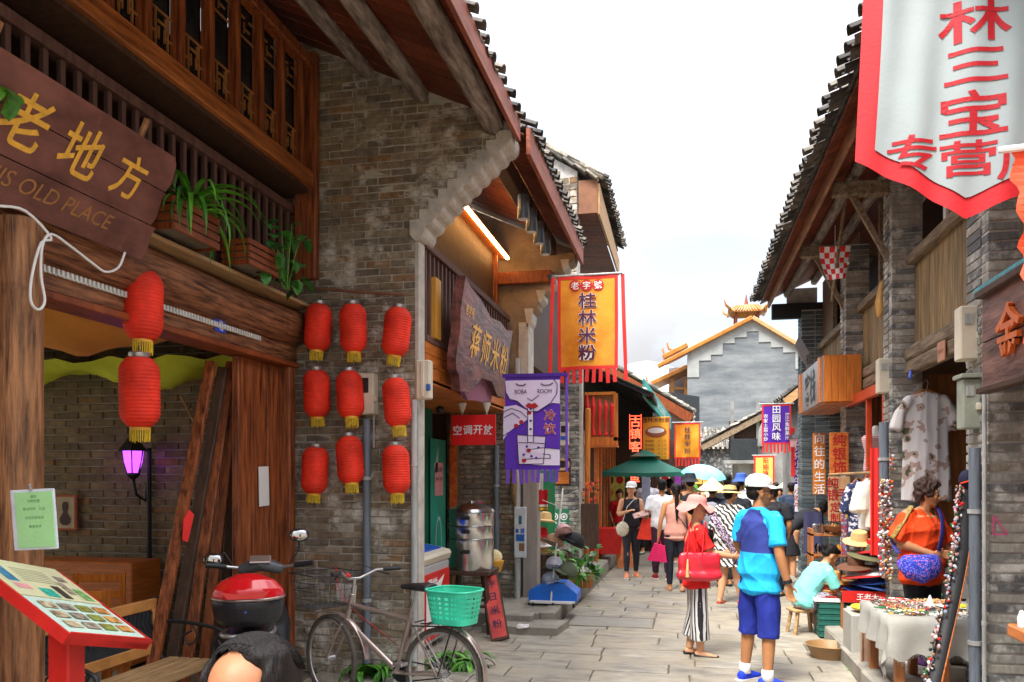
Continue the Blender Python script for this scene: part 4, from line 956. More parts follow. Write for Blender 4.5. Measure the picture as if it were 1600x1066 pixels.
for i in range(11): q = V((E3 + .02,g0 - .03,zr3(E3) + .03)) + up3 * (.1 + i * .19); its.append((0,Matrix.Translation(q) @ Matrix.Rotation(math.atan(.62) + .12,4,'Y')))
pieces(h3,'verge_tile','verge_tiles',its,[vt],m_tile_l)
MB().bar(V((E3 + .1,g0 + .12,zr3(E3) + .10)),V((E3 + .1,g0 + .12,zr3(E3) + .10)) + up3 * 1.6,.14,.10,ch=.03).build('verge_ridge',m_tile_l,h3)
tiles(h3,(E3 + .1,g0 + .05,Z3 + .14),(E3 + .1,Y3 + .1,Z3 + .14),up3,26,4,rowl=.15,m=m_tile)
MB().prism([(-3.2,Z3 + 1.35),(E3,Z3 + .10),(E3,Z3 + .14),(-3.2,Z3 + 1.42)],(0,Y3 + .05,0),X0,Z0,Y3 - g0).build('roof_deck',m_tile,h3)
m_pale = mat('pale_timber',(.48,.28,.12),rough=.6,var=.25,scale=5,bump=.3,stretch=(.8,.8,5))
MB().prism([(0,0),(Y3 - g0,0),(Y3 - g0,.26),(0,.42)],(E3 - .0,g0,Z3 - .34),Y0,Z0,.03).build('eave_board',m_pale,h3)
MB().box((E3 - .13,g0 - .01,Z3 - .10),(.26,.03,.46)).build('end_board',mat('brown_end_board',(.22,.09,.04),rough=.6,var=.3,scale=5),h3)
boards(h3,(E3 - .02,g0,Z3 - .33),(E3 - .02,Y3,Z3 - .33),V((-1,0,.1)),20,.9,m_soffit)
MB().box((E3 - 1.0,(g0 + Y3) / 2,4.5),(.1,Y3 - g0,2.3)).build('front_wall',m_dark,h3)
MB().box((E3 - 1.25,(g0 + Y3) / 2,3.1),(.1,Y3 - g0,1.4)).build('wood_front',m_redboard,h3)
w3 = thing('pale_brick_cross_wall','pale grey brick cross wall with meter box, hung basket and green sign','wall')
MB().box((-2.22,Y3 + .17,2.2),(.70,.3,4.4)).build('mortar',m_mortar_l,w3)
brick_pieces(w3,(-2.57,Y3,.14),X0,.70,.14,4.4,L=.25,Hh=.072,D=.06,m=m_brick3,seed=22,proud=.01)
MB().box((-1.85,Y3 + .15,2.2),(.06,.34,4.4),ch=.006).build('corner_trim',m_plaster,w3)
mb2 = thing('meter_box','cream meter box with blue label high on the pale cross wall','meter box',px(882,678,Y=Y3 - .1)); MB().box((0,0,0),(.16,.13,.42),ch=.01).build('case',m_cream,mb2); MB().box((0,-.07,.08),(.10,.01,.12)).build('window',m_dkmetal,mb2); MB().box((0,-.07,-.08),(.12,.008,.07)).build('label',MATS['blue_plastic'],mb2)
gs = thing('green_shop_sign','green shop board with two white ring emblems beside the hat stall','sign',px(874,822,Y=Y3 - .25))
MB().box((0,0,0),(.36,.02,.62),ch=.004).build('board',mat('sign_green',(.02,.17,.09),rough=.5,var=.1),gs)
for x in (-.085,.085):
    for r1,mm,of in ((.065,m_wprint,.0),(.045,MATS['sign_green'],.002),(.028,m_wprint,.004)): poly(circ(x,.17,r1),mm,(0,-.011,0),X0,Z0,gs,'emblem_ring',off=.002 + of)
text('Trip Leader',m_wprint,(0,-.011,.06),X0,Z0,.05,gs,latin=True,bold=.01); text("Honey's Bar",m_wprint,(0,-.011,-.08),X0,Z0,.05,gs,latin=True,bold=.01)
ws = thing('wooden_plaque','brown wooden plaque with straw wreath on the pale cross wall','plaque',px(879,738,Y=Y3 - .12))
MB().box((0,0,0),(.30,.03,.50),ch=.005).build('backing',m_dark,ws); MB().box((0,-.02,-.10),(.24,.02,.22),ch=.003).build('panel',m_orange,ws)
MB().loft([(.12 * math.cos(a),-.05,.14 + .09 * math.sin(a)) for a in [2 * PI * i / 16 for i in range(16)]],.022,closed=True,wob=.3,n=7).build('wreath',mat('straw',(.50,.35,.14),rough=.8,var=.4,scale=30),ws)

# ---------------------------------------------------------------- hat stall goods
hs_ = thing('hat_rack','white pole hat rack on a wheeled blue base with caps hung on it','rack',px(867,945,Z=.15))
mblue = mat('blue_moulded_plastic',(.01,.14,.62),rough=.4,var=.15,scale=4)
MB().prism([(-.30,0),(.30,0),(.30,.10),(.14,.22),(-.10,.22),(-.30,.12)],(0,.22,.07),X0,Z0,.4).build('base',mblue,hs_)
MB().box((0,-.2,.06),(.56,.03,.035),ch=.004).build('base_bar',m_white,hs_)
for x in (-.25,.0,.25): MB().lathe([(.03,0),(.03,.03)],n=12,T=Matrix.Translation((x,-.2,.03)) @ Matrix.Rotation(PI / 2,4,'Y')).build('castor',m_black,hs_)
MB().loft([(-.02,-.19,.07),(.02,-.1,.6),(.10,0,1.45)],.012,n=8).build('pole',m_white,hs_,smooth=True)
for k in range(5): MB().loft([(.08,0,1.1 + .06 * k),(.08 + .22 * math.cos(k * 1.5),-.1,1.16 + .06 * k + .03)],.004,n=5).build('arm',m_white,hs_)
def baseball_cap(loc,rot,m,label,scale=1.0,group=None,name='cap'):
    t = thing(name,label,'hat',loc,rot=rot,group=group); s = scale
    MB().lathe([(.098 * s,0),(.100 * s,.03 * s),(.088 * s,.075 * s),(.055 * s,.11 * s),(.012 * s,.122 * s)],n=20,sy=1.12).build('crown',m,t,smooth=True)
    mb = MB(); k = 10; vs = []
    for i in range(k + 1):
        a = PI * (.1 + .8 * i / k); vs += [(.098 * s * math.cos(a),-.109 * s * math.sin(a),.006),(.098 * s * math.cos(a) * 1.0,-.109 * s * math.sin(a) - .085 * s * math.sin(a) ** .7,-.015 * s)]
    fs = [(2 * i,2 * i + 1,2 * i + 3,2 * i + 2) for i in range(k)]; n = len(vs); vs += [(x,y,z + .005) for x,y,z in vs]; fs += [tuple(q + n for q in f[::-1]) for f in fs]
    fs += [(2 * i + 1,2 * i + 1 + n,2 * i + 3 + n,2 * i + 3) for i in range(k)]
    mb.add(vs,fs).build('visor',m,t,smooth=40); return t
def brim_hat(loc,rot,m,label,r=.19,ch=.11,name='sun_hat',group=None,band=None,droop=.02,cr_=.09):
    t = thing(name,label,'hat',loc,rot=rot,group=group)
    MB().lathe([(cr_,0),(cr_ * .98,ch * .5),(cr_ * .85,ch * .85),(cr_ * .4,ch),(.01,ch * .97)],n=24).build('crown',m,t,smooth=50)
    MB().lathe([(cr_ * .95,.004),(r * .75,-droop * .3),(r,-droop),(r,-droop - .006),(r * .75,-droop * .3 - .006),(cr_ * .95,-.004)],n=28,caps=False).build('brim',m,t,smooth=50)
    if band: MB().lathe([(cr_ * 1.02,.003),(cr_ * 1.02,.03)],n=24,caps=False).build('band',band,t)
    return t
mh = [mat('cloth_' + n,hx(c),rough=.8,var=.15,scale=8,bump=.2) for n,c in (('tan','a08068'),('pink','dcb0b0'),('black','202226'),('pale_grey','c6c8d4'),('grey_blue','9aa4b8'),('olive','56604c'),('red','c01820'),('straw','d8b87c'),('blue','2858b0'),('white','e4e2dc'),('brown','6a4430'),('green','2c7040'))]
M_TAN,M_PINK,M_BLACKC,M_PGREY,M_GBLUE,M_OLIVE,M_REDC,M_STRAW,M_BLUEC,M_WHITEC,M_BROWNC,M_GREENC = mh
for u,v,m,rx,l,s in ((866,838,M_TAN,50,'tan baseball cap hung at the top left of the rack',1.1),(880,822,M_PINK,40,'pink cap hung at the top of the rack',1.0),(896,838,M_BLACKC,45,'black baseball cap at the right of the rack',1.2),(866,874,M_PGREY,55,'pale grey cap hung halfway down the rack pole',1.1),(861,898,M_GBLUE,60,'greyish blue cap hung lowest on the rack',1.1),(886,884,M_OLIVE,50,'dark olive cap hung right of the rack pole',1.15)):
    baseball_cap(px(u,v + 12,d=9.9 + rnd(-.1,.1)),(R_(rx - 75),R_(rnd(-25,25)),R_(rnd(-70,70))),m,l,s,'caps on the white rack')
# stall clutter at the pier: hats, socks and toys hung on cords
for i,(u,v,m,r) in enumerate(((852,812,M_STRAW,.15),(846,836,M_REDC,.13),(854,850,M_WHITEC,.17),(850,862,M_STRAW,.18),(856,875,M_STRAW,.19),(848,884,M_BROWNC,.17))):
    brim_hat(px(u,v,d=11.1 + .05 * i),(R_(rnd(-15,15)),R_(rnd(-12,12)),0),m,('straw hat at the top of the hat pile behind the pier','small red hat second in the pile behind the pier','white hat third in the pile behind the pier','straw hat below the white one behind the pier','wider straw hat near the bottom of the pile behind the pier','brown hat lowest in the pile behind the pier')[i],r,group='hats piled behind the pier',name='brimmed_hat')
MB().box((0,0,0),(.62,.55,.75),ch=.01).build('display_table',m_dark,loc=px(856,905,d=11.2) ,label='dark draped display table under the hats behind the pier',cat='table')
def hanging_cloth(loc,w_,h_,m,label,rot=0,name='hanging_cloth',cat='cloth',group=None,bands=None):
    t = thing(name,label,cat,loc,rz=rot,group=group); ph = rnd(0,6)
    wv = lambda x,y: .02 * math.sin(x / w_ * 9 + ph) * min(1,.2 - y / h_)
    cloth((0,0,0),X0,Z0,w_,h_,wv,12,8).build('fabric',m,t,smooth=60)
    if bands:
        for z0,z1,mm in bands: cloth((0,-.006,z0),X0,Z0,w_,z1,lambda x,y,z0=z0: wv(x,y + z0),12,2).build('band',mm,t)
    return t
hanging_cloth(px(848,765,d=10.6),.14,.28,M_REDC,'red knitted sock hanging beside the pier',name='knitted_sock',cat='sock',bands=[(-.2,.03,M_WHITEC),(-.24,.03,m_gold)])
hanging_cloth(px(843,740,d=10.6),.10,.22,M_WHITEC,'white knitted sock hanging at the top beside the pier',name='knitted_sock',cat='sock')
hanging_cloth(px(851,735,d=11.6),.30,1.4,mat('green_shutter',(.02,.22,.08),rough=.5),'green curtain hanging in the shop behind the hats',name='curtain',cat='curtain')
MB().loft([px(803,720,Y=Y2 - .2),px(803,765,Y=Y2 - .2),px(804,790,Y=Y2 - .2)],[.03,.045,.02],n=10,wob=.2).build('straw_bundle',mat('dry_straw',(.25,.16,.07),rough=.9,var=.5,scale=20,bump=.8),label='bundle of dry straw hanging beside the notice board',cat='straw bundle')
# potted plants next to the rack
def pot(loc,r,h,m,label): return MB().lathe([(r * .7,0),(r,h),(r * 1.1,h),(r * 1.1,h * .88)],n=20).build('flower_pot',m,loc=loc,smooth=40,label=label,cat='pot')
m_terra = mat('terracotta',(.50,.17,.06),rough=.8,var=.15)
for i,(u,v,d) in enumerate(((888,895,10.9),(915,893,11.5))):
    q = px(u,v,d=d); pot((q.x,q.y,.16),.13,.20,m_terra,('terracotta pot behind the hat rack','terracotta pot at the end of the kerb planting')[i])
    leafy('potted_plant',(q.x,q.y,.34),46,(.26,.2,.42),.15,m_leaf if i == 0 else m_leaf2,30 + i,('broad leaved green plant behind the hat rack','mixed leafy plant at the end of the raised pavement')[i])
q = px(905,880,d=11.2); arch_leaves('grassy_plant',(q.x,q.y,.3),22,.5,.02,m_leaf,33,'thin leaved plant between the two terracotta pots')

# ---------------------------------------------------------------- steamer, freezer, stool and red board
q = px(737,965,d=9.0); q.z = 0
st_ = thing('wooden_stool','dark wooden stool under the steel steamer','stool',(q.x,q.y,.03))
MB().box((0,0,.66),(.52,.5,.05),ch=.008).build('seat',m_dark,st_)
for a in (-1,1):
    for b_ in (-1,1): MB().bar((a * .27,b_ * .25,0),(a * .2,b_ * .19,.64),.05,.05,ch=.004).build('leg',m_dark,st_)
for a in (-1,1): MB().bar((a * .24,-.22,.25),(a * .24,.22,.25),.03,.03).build('stretcher',m_dark,st_); MB().bar((-.24,a * .22,.3),(.24,a * .22,.3),.03,.03).build('stretcher',m_dark,st_)
sp_ = thing('steamer','tall stacked stainless steel food steamer on the stool','steamer',(q.x,q.y,.715))
for i,(z,h_) in enumerate(((0,.34),(.345,.14),(.49,.15))): 
    MB().lathe([(.245,0),(.25,.01),(.25,h_ - .012),(.26,h_ - .006),(.26,h_),(.24,h_)],(0,0,z),n=36).build('tier',m_steel,sp_,smooth=30)
    for s_ in (-1,.0): MB().box((.0 if s_ == 0 else -.0,-.265,z + h_ * .62),(.10,.03,.04),ch=.01).build('handle',m_black,sp_) if s_ == 0 else None
MB().lathe([(.262,0),(.25,.03),(.12,.085),(.03,.10),(.03,.12),(.01,.125)],(0,0,.645),n=36).build('lid',m_steel,sp_,smooth=30)
q2 = px(772,880,d=9.35); bsk = thing('yellow_basket','small yellow plastic basket lined with cloth behind the steamer','basket',q2)
MB().lathe([(.08,-.1),(.11,0),(.12,.03)],n=20).build('basket',mat('orange_yellow_plastic',(.70,.36,.04)),bsk,smooth=40); MB().ell((0,0,.07),(.10,.09,.09),n=12,m=8).build('cloth',mat('cream_cloth',(.75,.65,.35),rough=.8,bump=.6),bsk)
rb = thing('leaning_board','narrow red signboard leaning on the stool beside the steamer','sign'); a = px(764,896,d=8.95); b_ = px(782,1003,d=8.45); b_.z = .02
MB().bar(b_,a,.20,.035,up=(.15,-1,.1),ch=.004).build('frame',m_dark,rb); dd = (a - b_).normalized(); off = V((.15,-1,.1)).normalized() * .022
MB().bar(b_ + dd * .04 + off,a - dd * .04 + off,.16,.006,up=(.15,-1,.1)).build('panel',mat('faded_red_board',(.55,.06,.05),rough=.6,var=.35,scale=6),rb)
side = dd.cross(V((.15,-1,.1)).normalized()); 
if side.x < 0: side = -side
for i,ch in enumerate('今日米粉'): text(ch,m_ink,a.lerp(b_,.16 + .2 * i) + off * 1.2,side,dd,.10,rb,off=.004,bold=.01)
# ice cream freezer
q = px(692,990,d=7.75); fz = thing('ice_cream_freezer','red and grey ice cream chest freezer with blue glass top','freezer',(-2.78,7.72,.04),rz=R_(0))
MB().box((0,0,.44),(.62,1.05,.80),ch=.02).build('cabinet',mat('freezer_grey',(.40,.41,.42),rough=.4,var=.05),fz)
MB().box((.0,-.53,.42),(.56,.012,.66)).build('red_panel',m_redp,fz); MB().box((.316,0,.42),(.012,.98,.66)).build('red_panel',m_redp,fz)
poly([(-.05,-.3),(.1,-.32),(.25,-.1),(.12,-.05),(.22,.2),(.02,.1),(-.1,.28),(-.12,0)],m_wprint,(0,-.537,.45),X0,Z0,fz,'printed_splash'); poly([(-.3,-.25),(.2,-.3),(.4,.0),(.1,.05),(.3,.25),(-.1,.15),(-.3,.2)],m_wprint,(.323,0,.45),Y0,Z0,fz,'printed_splash')
text('雪糕',m_wprint,(.323,-.1,.62),Y0,Z0,.15,fz,bold=.02)
MB().prism([(-.31,.84),(.31,.84),(.33,.90),(.31,.935),(-.31,1.06),(-.33,1.02)],(0,.54,0),X0,Z0,1.08).build('lid_frame',m_cream,fz)
MB().prism([(-.25,1.05),(.24,.952),(.24,.962),(-.25,1.06)],(0,.45,0),X0,Z0,.9).build('glass_lid',mat('blue_glass',(.01,.08,.62),rough=.15,var=.3),fz)
# fern at the wall foot, under the bicycle
for i,(u,v) in enumerate(((600,1040),(560,1045),(690,1040),(735,1030))):
    q = px(u,v,Y=YW - .18 if i < 2 else 7.05); arch_leaves('fern',(q.x,q.y,.03),26,.34,.05,m_leaf,50 + i,('fern growing at the wall foot behind the bicycle frame','fern growing at the wall foot behind the front wheel','fern growing by the wall corner behind the rear wheel','fern growing in front of the freezer')[i])
# ---------------------------------------------------------------- right hand row house
XR,XW,EXR,EZR = 2.06,2.27,1.27,4.75
m_grain = mat('weathered_plank',(.26,.165,.075),rough=.75,var=.5,scale=7,bump=.5,stretch=(5,5,.35),col2=(.40,.28,.14),rand=[(1,1,1),(.72,.7,.68),(1.2,1.15,1.05),(.88,.88,.9)])
m_beam = mat('weathered_beam',(.19,.125,.075),rough=.75,var=.5,scale=6,bump=.7,stretch=(5,.5,5),col2=(.34,.25,.16))
m_brownp = mat('brown_panel',(.17,.095,.05),rough=.7,var=.4,scale=6,bump=.4,stretch=(5,5,.4))
rr_ = thing('timber_row_house','two storey timber row house on brick piers with long tiled eave','house')
def bay(y0,y1,zb,name=''):
    L_ = y1 - y0
    for z in (zb + .07,zb + .205): MB().bar((XW - .03,y0,z),(XW - .03,y1,z),.12,.128,ch=.016,jit=.004).build('beam',m_beam,rr_)
    planks(rr_,(XW + .02,y0,0),(XW + .02,y1,0),zb + .27,3.90,max(8,int(L_ / .13)),m_grain)
    MB().bar((XW - .02,y0,3.95),(XW - .02,y1,3.95),.09,.10,ch=.008).build('rail',m_beam,rr_)
bay(6.58,8.80,2.78); bay(9.14,11.2,2.84); bay(11.55,14.4,2.9); bay(3.4,6.15,2.9)
for (y0,y1) in ((3.4,6.15),(6.58,7.75),(9.14,10.1),(11.55,12.3),(13.2,14.4)): planks(rr_,(XW + .03,y0,0),(XW + .03,y1,0),4.0,5.05,int((y1 - y0) / .3),m_brownp)
MB().box((XW + .02,7.80,4.5),(.05,.07,1.0),ch=.004).build('window_jamb',m_white,rr_)
for y in (10.12,12.32,13.18): MB().box((XW,y,4.5),(.07,.07,1.0),ch=.004).build('window_jamb',m_beam,rr_)
MB().box((XW + .6,9.0,4.5),(.05,11,1.2)).build('inner_wall',m_dark,rr_); MB().box((XW + 1.2,9,3.0),(2.3,11.2,.06)).build('upper_floor',m_dark,rr_)
MB().box((4.6,9,2.5),(.1,11.2,5.2)).build('back_wall',m_dark,rr_); MB().box((3.6,14.55,2.8),(2.2,.1,5.8)).build('end_wall',m_dark,rr_); MB().box((3.6,3.3,2.8),(2.5,.1,5.8)).build('end_wall',m_dark,rr_)
boards(rr_,(EXR + .03,3.2,EZR + .05),(EXR + .03,14.75,EZR + .05),(1,0,.45),76,3.6,m_soffit)
MB().prism([(EXR,EZR + .09),(5.0,EZR + .09 + .45 * 3.73),(5.0,EZR + .2 + .45 * 3.73),(EXR,EZR + .12)],(0,14.75,0),X0,Z0,11.6).build('roof_deck',m_tile,rr_)
MB().bar((EXR + .17,3.2,EZR + .06),(EXR + .17,14.7,EZR + .06),.035,.20,ch=.004).build('fascia_board',mat('eave_wood',(.30,.13,.055),rough=.6,var=.45,scale=5,bump=.5,stretch=(4,.6,4)),rr_)
for y in (6.3,8.95,11.35): 
    MB().bar((EXR + .25,y,EZR + .02),(XW + .3,y,EZR - .02),.12,.15,ch=.012).build('cantilever_beam',m_beam,rr_)
    MB().bar((EXR + .45,y + .02,EZR - .05),(XR + .02,y + .02,EZR - .75),.05,.06,ch=.005).build('brace',m_beam,rr_)
for x in (1.75,2.2): MB().loft([(x,yy_,EZR + .02 + .45 * (x - EXR) - .05) for yy_ in (3.2,5,7,9,11,13,14.7)],.06,n=12,wob=.06).build('purlin',m_grey_log,rr_,smooth=40)
MB().box((1.92,14.5,4.60),(.9,.12,.26),ch=.01).build('end_beam',mat('black_beam',(.02,.022,.026),rough=.6),rr_)
MB().box((1.98,14.6,4.86),(.5,.05,.3)).build('end_plaster',m_plaster,rr_)
tiles(rr_,(EXR - .10,14.75,EZR + .06),(EXR - .10,3.2,EZR + .06),(1,0,.45),54,4,rowl=.16,r=.09)
def pier(y0,y1,x1,z1,label,seed,m=m_brick3,x0=XR,mort=m_mortar_l,hh=.070):
    t = thing('brick_pier',label,'pier'); MB().box(((x0 + x1) / 2 + .005,(y0 + y1) / 2 + .005,z1 / 2),(x1 - x0 - .015,y1 - y0 - .015,z1)).build('mortar',mort,t)
    its = []; st_ = random.Random(seed); n = int((z1 - .1) / hh); w_ = x1 - x0; l_ = y1 - y0
    ms = [MB().box((0,0,0),(1,1,hh - .012),ch=.008,jit=.0035) for _ in range(6)]
    for k in range(n):
        z = .1 + hh * (k + .5)
        segs = [(x0,x1)] if (w_ < .3 or k % 3 == 0) else [(x0,x0 + w_ * st_.uniform(.35,.65))]
        if len(segs) == 1 and segs[0][1] != x1: segs.append((segs[0][1],x1))
        if w_ > .5: segs = [(x0 + i * w_ / 3,x0 + (i + 1) * w_ / 3) for i in range(3)]
        for a,b in segs:
            its.append((st_.randrange(6),Matrix.Translation(((a + b) / 2,y0 + .06 - st_.uniform(.0,.006),z)) @ Matrix.Diagonal((b - a - .012,.12,st_.uniform(.9,1),1))))
        its.append((st_.randrange(6),Matrix.Translation((x0 + .046 - st_.uniform(.0,.003),(y0 + .13 + y1) / 2,z)) @ Matrix.Diagonal((.09,y1 - y0 - .14,st_.uniform(.85,.95),1))))
    pieces(t,'brick','bricks',its,ms,m); return t
pier(6.15,6.58,2.335,4.8,'nearest pale brick pier on the right, pink chalk mark on it',41)
pier(8.80,9.14,2.36,4.8,'brick pier between the two plank bays behind the hung floral blouse',42)
pier(11.2,11.55,2.36,4.8,'brick pier next to the orange light box',43)
pier(14.4,14.8,2.62,4.6,'blue grey brick pier at the far end of the row house',44,m_brick4,x0=1.94)
# pink chalk mark
p = px(1562,822,Y=6.125)
mb = MB()
for a,b in (((-.035,.07),(-.04,-.06)),((-.04,-.06),(.05,-.055)),((-.035,.07),(.045,-.05))): mb.bar(p + V((a[0],0,a[1])),p + V((b[0],0,b[1])),.008,.004,up=(0,1,0))
mb.build('chalk_mark',mat('pink_chalk',(.75,.05,.25)),label='pink chalk triangle drawn on the nearest brick pier',cat='chalk mark')
# near shop front beyond the pier (green door frame, counter)
for x,m,w_ in ((2.36,mat('pale_green_frame',(.30,.34,.22),rough=.5,var=.2),.035),(2.43,mat('dark_green_frame',(.03,.07,.05),rough=.4,var=.2),.06),(2.50,MATS['pale_green_frame'],.02)): MB().box((x,6.2,1.35),(w_,.06,2.6),ch=.004).build('door_frame',m,rr_)
MB().box((3.2,6.4,1.4),(1.4,.05,2.8)).build('door_panel',m_dark,rr_)
# sign board with a carved character
gsn = thing('carved_shop_sign','dark plank sign with a carved orange character above the nearest doorway','sign',(0,0,0))
m_sgn2 = mat('purple_brown_board',(.14,.055,.04),rough=.5,var=.5,scale=5,bump=.6,stretch=(3,.5,3),col2=(.26,.13,.10))
ys_ = px(1538,540,X=1.99).y
for i in range(2): MB().box((2.0,(ys_ + 3.6) / 2,2.50 + .31 * i),(.05,ys_ - 3.6,.304),ch=.006).build('board',m_sgn2,gsn)
MB().bar((1.98,3.6,2.98),(1.98,ys_,2.98),.10,.05,ch=.006).build('frame_top',m_dark,gsn); MB().bar((1.98,3.6,2.33),(1.98,ys_,2.33),.09,.04,ch=.006).build('frame_base',m_dark,gsn)
p = px(1581,517,X=1.97)
cu = glyph('金',.02); vs,fs = cu
q = text('金',mat('carved_orange',(.62,.13,.02),rough=.4,var=.25,scale=12),p,-Y0,Z0,.36,gsn,off=.03,bold=.025,name='carved_character')
so_ = q.modifiers.new('thick','SOLIDIFY'); so_.thickness = .03
text('银',MATS['carved_orange'],p - Y0 * .65,-Y0,Z0,.36,gsn,off=.03,bold=.025,name='carved_character')
MB().bar((1.99,3.6,3.03),(1.99,6.1,3.03),.06,.035,ch=.003).build('teal_strip',mat('chipped_teal_paint',(.10,.32,.36),rough=.7,var=.4,scale=12),rr_)
# meter boxes and grey box on the piers
def elbox(u,v,Y,w_,h_,label,m=m_cream,d_=.14,name='meter_box'):
    t = thing(name,label,'meter box',px(u,v,Y=Y)); MB().box((0,0,0),(w_,d_,h_),ch=.01).build('case',m,t); MB().box((-w_ * .12,-d_ / 2 - .004,h_ * .25),(w_ * .4,.008,h_ * .2),ch=.002).build('window',m_pipel,t); MB().box((w_ * .3,-d_ / 2 - .01,-.02),(.03,.03,.05),ch=.004).build('latch',m_cream,t); return t
elbox(1513,522,6.42,.15,.39,'cream meter box on the near pier above the grey metal box')
elbox(1383,588,9.0,.16,.36,'cream meter box on the pier behind the floral blouse')
elbox(1514,632,6.36,.125,.36,'grey green metal utility box below the near meter box',mat('utility_grey',(.30,.33,.27),rough=.5),name='utility_box')
MB().box(px(1514,589,Y=6.36),(.16,.2,.03),ch=.004).build('box_lid',MATS['utility_grey'],label='sloping metal lid over the grey green utility box',cat='lid')
pipe(1538,580,1110,6.08,.014,'thin pale conduit running down the near brick pier',m_pipel,name='conduit')
pipe(1523,700,1110,6.20,.038,'blue grey pipe at the inner side of the near pier',m_pipe)
pipe(1381,660,900,8.75,.045,'blue grey pipe on the second pier behind the bead garland',m_pipe)
cable([(1510,565),(1515,580),(1524,590),(1532,578),(1520,572)],.008,m_pipel,'cable looping out of the near meter box',d=6.1)
cable([(1372,612),(1376,618),(1384,608),(1390,628),(1404,626)],.008,m_black,'black cable below the far meter box',d=8.7)
# small plates on the beam
t = thing('beam_plate','small orange brown plaque nailed on the plank beam','plaque',px(1471,549,X=XW - .11)); MB().box((0,0,0),(.01,.20,.17),ch=.002).build('plate',mat('salmon_plate',(.52,.24,.13),rough=.5),t); text('古镇人家',mat('plate_ink',(.22,.08,.04),bump=0),(-.006,0,0),-Y0,Z0,.035,t,off=.002,bold=.01)
t = thing('number_plate','tiny blue number plate at the end of the plank beam','sign',px(1422,585,X=XW - .10)); MB().box((0,0,0),(.006,.11,.08)).build('plate',MATS['blue_enamel'],t); text('67',m_wprint,(-.004,0,0),-Y0,Z0,.05,t,latin=True,off=.002)
# loofah bundle and checked cloth under the eave
lf = thing('corn_bundle','bundle of dry yellow gourds hanging on the plank wall','bundle',px(1378,470,X=XW - .1))
for i in range(5): MB().loft([(0,.03 * (i - 2),.22),(-.03,.04 * (i - 2),0),(-.02,.05 * (i - 2),-.14 - .03 * (i % 2))],[.012,.028,.018],n=8).build('gourd',mat('dry_yellow',(.60,.34,.10),rough=.7,var=.3),lf,smooth=True)
p = px(1305,385,d=9.6); ck = thing('checked_cloth','red and white checked cloth pegged to a cord under the right eave','cloth',(0,0,0))
wv = lambda x,y: .05 * math.sin(x * 14) * (.3 - y) + .03 * math.sin(y * 11)
R1 = cR(8); mb = cloth(p,R1,Z0,.36,.40,wv,12,12)
# gather toward the bottom to a point
cen = p; mb.v = [tuple(V(v) + R1 * (-(V(v) - cen).dot(R1)) * .45 * ((cen.z - v[2]) / .4) ** 1.4) for v in mb.v]
mb.m = [(1 if (i // 2 % 12 // 2 + i // 24 // 2) % 2 else 0) for i in range(len(mb.f))]
mb.build('fabric',[m_redl,m_wprint],ck); MB().loft([p + Z0 * 0,p + Z0 * .25],.006,n=5).build('cord',m_pipel,ck); MB().box(p + V((.14,-.03,-.22)),(.03,.02,.03),ch=.003).build('peg',m_wprint,ck)
cable([(1322,300),(1316,340),(1312,372)],.010,mat('frayed_rope',(.35,.28,.2)),'frayed rope hanging from the right eave above the checked cloth',d=9.6,name='rope',cat='rope')
MB().loft([px(1300,470,d=9.8),px(1322,300,d=9.2)],.02,n=8).build('bamboo_pole',m_beam,label='thin pole propped under the right eave',cat='pole')
# ---- big white banner
BY = 4.2
def bp(u,v): q = px(u,v,Y=BY); return q
wb = thing('white_banner','large white pointed banner with red edge and red characters at the upper right','banner')
pl_,pt_,pa_,pr_ = bp(1336,252),bp(1352,-60),bp(1511,340),bp(1692,262)
ztop = pt_.z + .6
def botz(x): return pl_.z + (pa_.z - pl_.z) * (x - pl_.x) / (pa_.x - pl_.x) if x < pa_.x else pa_.z + (pr_.z - pa_.z) * (x - pa_.x) / (pr_.x - pa_.x)
def wvb(x,z): return .022 * math.sin(x * 16 + z * 2) * .6 + .012 * math.sin(x * 31 - z * 3) + .02 * math.sin(z * 3)
def sheet(i0,i1,off,mm,nm,xin=0.,zin=0.):
    mb = MB(); nx,nz = 36,26; vs = []; fs = []
    xl = lambda z: pl_.x + xin + (pt_.x - pl_.x) * (z - pl_.z) / (pt_.z - pl_.z); 
    for j in range(nz + 1):
        for i in range(nx + 1):
            s = i / nx; x = pl_.x + xin + (pr_.x - xin * 2 - pl_.x) * s; zb = botz(x) + zin; z = zb + (ztop - zb) * j / nz
            xx = x + (xl(z) - pl_.x - xin) * (1 - s) if z > pl_.z else x
            vs.append((xx,BY - off + wvb(xx,z),z))
    for j in range(nz):
        for i in range(nx): a = j * (nx + 1) + i; fs.append((a,a + 1,a + nx + 2,a + nx + 1))
    return mb.add(vs,fs).build(nm,mm,wb,smooth=True)
sheet(0,0,0,mat('coral_red_cloth',(.60,.018,.025),rough=.7,var=.1,scale=5,bump=.15),'border')
sheet(0,0,.006,mat('white_cloth',(.33,.375,.38),rough=.8,var=.06,scale=3,bump=.12),'cloth',.085,.095)
kR = cR(3)
for ch,u,v,h_,sx_ in (('林',1521,36,.20,1.5),('三',1522,107,.19,1.45),('宝',1518,180,.21,1.4),('专',1424,243,.165,1.4),('营',1511,249,.165,1.5),('店',1597,254,.165,1.4),('桂',1524,-38,.20,1.5)):
    q = bp(u,v); text(ch,m_rprint,(q.x,BY - .006,q.z),X0,Z0,h_,wb,bold=.014,sx=sx_,name='character',off=.0035,wave=lambda x,y,q=q: -wvb(q.x + x,q.z + y))
MB().loft([(pt_.x - .1,BY,ztop),(pr_.x + .1,BY,ztop)],.02,n=8).build('pole',m_pipel,wb)
